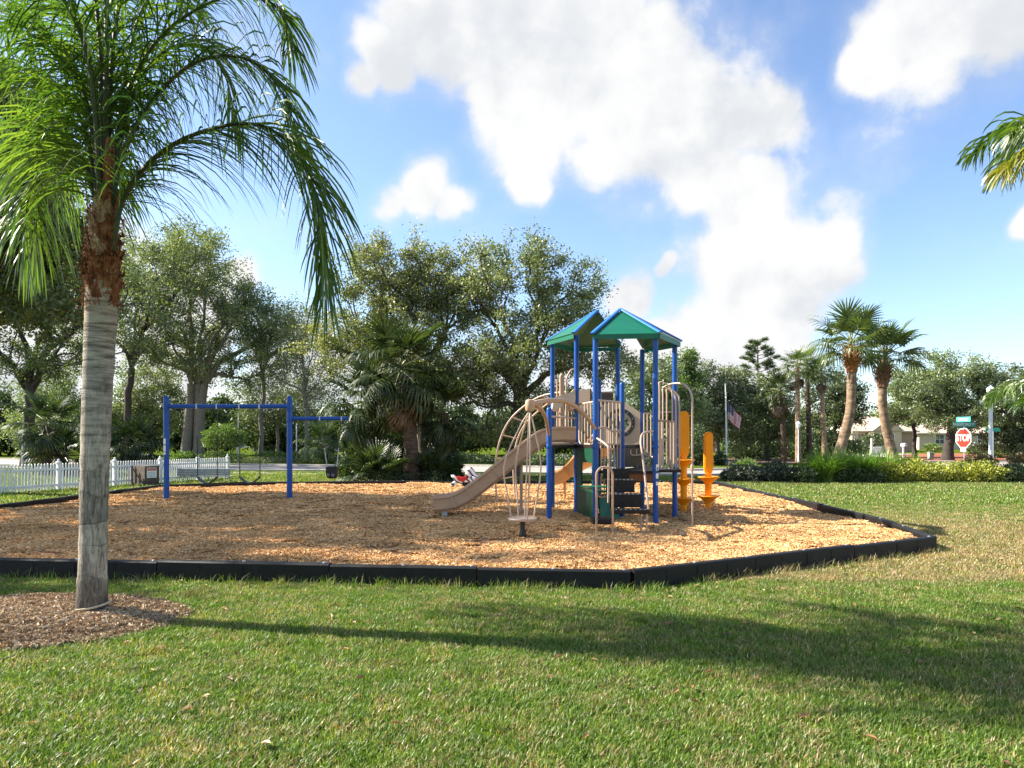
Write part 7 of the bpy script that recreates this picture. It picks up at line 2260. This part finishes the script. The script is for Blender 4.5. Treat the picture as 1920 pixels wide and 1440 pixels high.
def flagpole():
    Y = 41.5
    s = Y / F
    b = at(1362, HY + F * H / Y, Y)
    zt = at(1360, 722, Y).z
    root = thing('flagpole', (b.x, b.y, 0), 'white flagpole with the flag at half height', 'flagpole')
    mb = MB(); mb.tube([(b.x, b.y, 0), (b.x, b.y, 1.2), (b.x - .06, b.y, zt)], [.055, .05, .028], 10); mb.build('pole', M['white_paint'], root, smooth=50)
    mb = MB(); mb.lathe([(.02, 0), (.05, .03), (.05, .06), (.015, .10)], (b.x - .06, b.y, zt), 10); mb.build('finial', M['white_paint'], root, smooth=50)
    mb = MB(); mb.tube(spline([(b.x - .03, b.y - .06, zt - .4), (b.x + .03, b.y - .07, 2.2), (b.x + .10, b.y - .06, 1.3), (b.x + .02, b.y - .05, 1.05)], 14), .008, 5); mb.build('halyard', M['white_paint'], root)
    # the flag: 13 stripes and a starred canton, hanging in folds
    gx = (1364.5 - 960) * s
    top, hoist, fly = H - (754 - HY) * s, 1.0, 1.55
    fl = thing('flag', (gx, Y - .02, top), 'limp American flag drooping from the flagpole', 'flag')
    nu, nv = 32, 13
    def fp(u, v):
        # u along the fly 0..1, v down the hoist 0..1
        x = gx + u * .86 - .10 * u * v
        z = top - v * hoist * (1 - .33 * u) - u * .98 - .10 * math.sin(u * 3.0) * v
        y = Y - .02 + .09 * math.sin(u * 13 + v * 1.5) * (0.25 + u) + .05 * math.sin(u * 27)
        return (x, y, z)
    for col in ('flag_red', 'flag_white', 'flag_blue'):
        mb = MB()
        cnt = 0
        for i in range(nu):
            for j in range(nv):
                canton = (i / nu) < .42 and j < 7
                c = 'flag_blue' if canton else ('flag_red' if j % 2 == 0 else 'flag_white')
                if c != col: continue
                q = [fp(i / nu, j / nv), fp((i + 1) / nu, j / nv), fp((i + 1) / nu, (j + 1) / nv), fp(i / nu, (j + 1) / nv)]
                mb.add(q, [(0, 3, 2, 1)])
        mb.build({'flag_red': 'red_stripes', 'flag_white': 'white_stripes', 'flag_blue': 'canton'}[col], M[col], fl, smooth=80)
    mb = MB()
    for a in range(6):
        for b_ in range(5):
            c = np.array(fp((a + .5) / 6 * .42, (b_ + .5) / 5 * 7 / 13)) + np.array([0, -.012, 0])
            k = .022
            mb.add([c + [-k, 0, 0], c + [0, 0, -k], c + [k, 0, 0], c + [0, 0, k]], [(0, 1, 2, 3)])
    mb.build('stars', M['flag_white'], fl)
flagpole()

def mailbox(px, Y, label, kind=0, group=None):
    b = at(px, HY + F * H / Y, Y)
    root = thing('mailbox', (b.x, b.y, 0), label, 'mailbox', group)
    mb = MB(); mb.box((b.x, b.y, .5), (.11, .11, 1.0)); mb.lathe([(.09, 1.0), (.09, 1.03), (.02, 1.1)], (b.x, b.y, 0), 4); mb.build('post', M['white_paint'], root)
    mb = MB()
    ol = [(-.11, 0), (.11, 0), (.11, .13), (.08, .2), (0, .23), (-.08, .2), (-.11, .13)]
    x0 = b.x + (.32 if kind else 0.02)
    V = [(x0 + u, b.y - .28, .92 + z) for u, z in ol] + [(x0 + u, b.y + .22, .92 + z) for u, z in ol]
    n = len(ol)
    mb.add(V, [tuple(range(n))[::-1], tuple(range(n, 2 * n))] + [(i, (i + 1) % n, (i + 1) % n + n, i + n) for i in range(n)])
    mb.build('letter_box', M['white_paint'], root)
    mb = MB(); mb.box((x0 - .1 + .1, b.y, .895), (.5 if kind else .26, .06, .05)); mb.build('cross_arm', M['white_paint'], root)
mailbox(446, 44, 'white mailbox on a white post beside the mushroom shrub', 1)
mailbox(1694, 50, 'white mailbox post on the red mulch in front of the house')

def white_sign_wall():
    b = at(1641, 0, 60)
    root = thing('low_wall', (b.x, b.y, 0), 'small white low wall with pillar by the driveway', 'wall')
    mb = MB(); mb.bbox((b.x, b.y, .38 - .03), (.8, .3, .62), .03); mb.build('wall_body', M['white_paint'], root)
    mb = MB(); mb.bbox((b.x, b.y, .72), (.9, .38, .06), .02); mb.build('coping', M['white_paint'], root)
    mb = MB(); mb.box((b.x - .42, b.y - .2, .75), (.12, .12, 1.5)); mb.build('pillar', M['white_paint'], root)
white_sign_wall()

def utility_box():
    b = at(1745, 0, 48.5)
    root = thing('utility_box', (b.x, b.y, 0), 'small pale green utility box on the red mulch', 'utility box')
    mb = MB(); mb.bbox((b.x, b.y, .24), (.30, .28, .48), .03); mb.build('cabinet', M['util'], root)
    mb = MB(); mb.bbox((b.x, b.y, .50), (.34, .32, .06), .02); mb.build('lid', M['util'], root)
M['util'] = solid('pale_green_metal', (0.28, 0.36, 0.30), 0.6, 0.1, 5)
utility_box()

def diamond_sign():
    b = at(1603, 0, 58)
    root = thing('warning_sign', (b.x, b.y, 0), 'brown diamond sign seen from behind left of the house', 'sign')
    z = at(0, 829, 58).z
    mb = MB(); mb.box((b.x, b.y, (z + .5) / 2), (.09, .09, z + .5)); mb.build('post', M['metal'], root)
    mb = MB(); mb.box((b.x + .25, b.y - .06, z), (.42, .02, .42), 0, tilt=(0, R(45), 0)); mb.build('plate', M['rust'], root)
diamond_sign()

# ================================================================== HOUSES
def window(mb_parent, x, y, z, w, h):
    f = MB(); f.box((x, y - .03, z), (w + .14, .06, h + .14)); fo = f.build('window', M['white_paint'], mb_parent)
    g = MB(); g.box((x, y - .065, z), (w, .012, h)); g.build('pane', M['glass'], fo)
    m = MB(); m.box((x, y - .073, z), (.05, .01, h)); m.box((x, y - .074, z), (w, .008, .05)); m.build('muntin', M['white_paint'], fo)

def hip_roof(mb, x0, x1, y0, y1, ze, zr, over=.45):
    x0 -= over; x1 += over; y0 -= over; y1 += over
    r = (y1 - y0) / 2
    a, b = (x0 + r * .9, (y0 + y1) / 2, zr), (x1 - r * .9, (y0 + y1) / 2, zr)
    V = [(x0, y0, ze), (x1, y0, ze), (x1, y1, ze), (x0, y1, ze), a, b, (x0, y0, ze - .16), (x1, y0, ze - .16), (x1, y1, ze - .16), (x0, y1, ze - .16)]
    mb.add(V, [(0, 1, 5, 4), (1, 2, 5), (2, 3, 4, 5), (3, 0, 4), (0, 6, 7, 1), (1, 7, 8, 2), (2, 8, 9, 3), (3, 9, 6, 0), (6, 9, 8, 7)])

def house():
    Y = 76.0
    s = Y / F
    x0, x1 = (1592 - 960) * s, (1713 - 960) * s
    ze, zr = H - (808 - HY) * s, H - (782 - HY) * s
    root = thing('house', ((x0 + x1) / 2, Y + 3, 0), 'beige single storey house with pale hipped roof between the leaning palms', 'house')
    mb = MB(); mb.box(((x0 + x1) / 2, Y + 3, ze / 2), (x1 - x0 - .2, 6, ze)); mb.build('wall', M['stucco'], root)
    mb = MB(); hip_roof(mb, x0, x1, Y, Y + 6, ze, zr + .15); ro = mb.build('roof', M['roof_tile'], root)
    # gabled entrance
    gx = (1650 - 960) * s
    w = 1.5
    mb = MB(); mb.box((gx, Y - .8, ze / 2), (w * 2, 1.6, ze)); mb.build('porch', M['stucco_pale'], root)
    mb = MB()
    V = [(gx - w - .25, Y - 1.75, ze), (gx + w + .25, Y - 1.75, ze), (gx, Y - 1.75, ze + 1.35), (gx - w - .25, Y + 2.2, ze), (gx + w + .25, Y + 2.2, ze), (gx, Y + 2.2, ze + 1.35)]
    mb.add(V, [(0, 1, 2), (3, 5, 4), (0, 2, 5, 3), (1, 4, 5, 2), (0, 3, 4, 1)]); mb.build('gable_roof', M['roof_tile'], root)
    mb = MB(); mb.slab([(gx - w * .95, Y - 1.77, ze + .02), (gx + w * .95, Y - 1.77, ze + .02), (gx, Y - 1.77, ze + 1.15)], .02); mb.build('gable_face', M['stucco_pale'], root)
    mb = MB(); mb.box((x0 + .4, Y - .35, ze / 2), (.7, .5, ze)); mb.build('pillar', M['stucco_pale'], root)
    window(root, gx, Y - 1.6, 1.35, 1.3, 1.2)
    window(root, (1612 - 960) * s, Y, 1.4, 1.0, 1.2)
    mb = MB(); mb.box(((1690 - 960) * s, Y - .02, 1.05), (2.0, .05, 2.0)); mb.build('garage_door', M['stucco'], root)
house()
def far_house(px0, px1, Y, eave_py, ridge_py, label, wall):
    s = Y / F
    x0, x1 = (px0 - 960) * s, (px1 - 960) * s
    ze, zr = H - (eave_py - HY) * s, H - (ridge_py - HY) * s
    root = thing('house', ((x0 + x1) / 2, Y + 3, 0), label, 'house')
    mb = MB(); mb.box(((x0 + x1) / 2, Y + 3, ze / 2), (x1 - x0 - .2, 6, ze)); mb.build('wall', M[wall], root)
    mb = MB(); hip_roof(mb, x0, x1, Y, Y + 6, ze, zr); mb.build('roof', M['roof_tile'], root)
    n = max(2, int((x1 - x0) / 4))
    for i in range(n):
        window(root, x0 + (x1 - x0) * (i + .5) / n, Y, 1.4, 1.1, 1.2)
far_house(1722, 1880, 92, 812, 795, 'cream house glimpsed behind the trees above the stop sign', 'stucco_pale')
far_house(1225, 1345, 74, 800, 768, 'pale roofed house half hidden behind trees right of the play structure', 'stucco')
far_house(470, 620, 76, 803, 774, 'pale roofed house hidden behind the trees beyond the swings', 'stucco_pale')
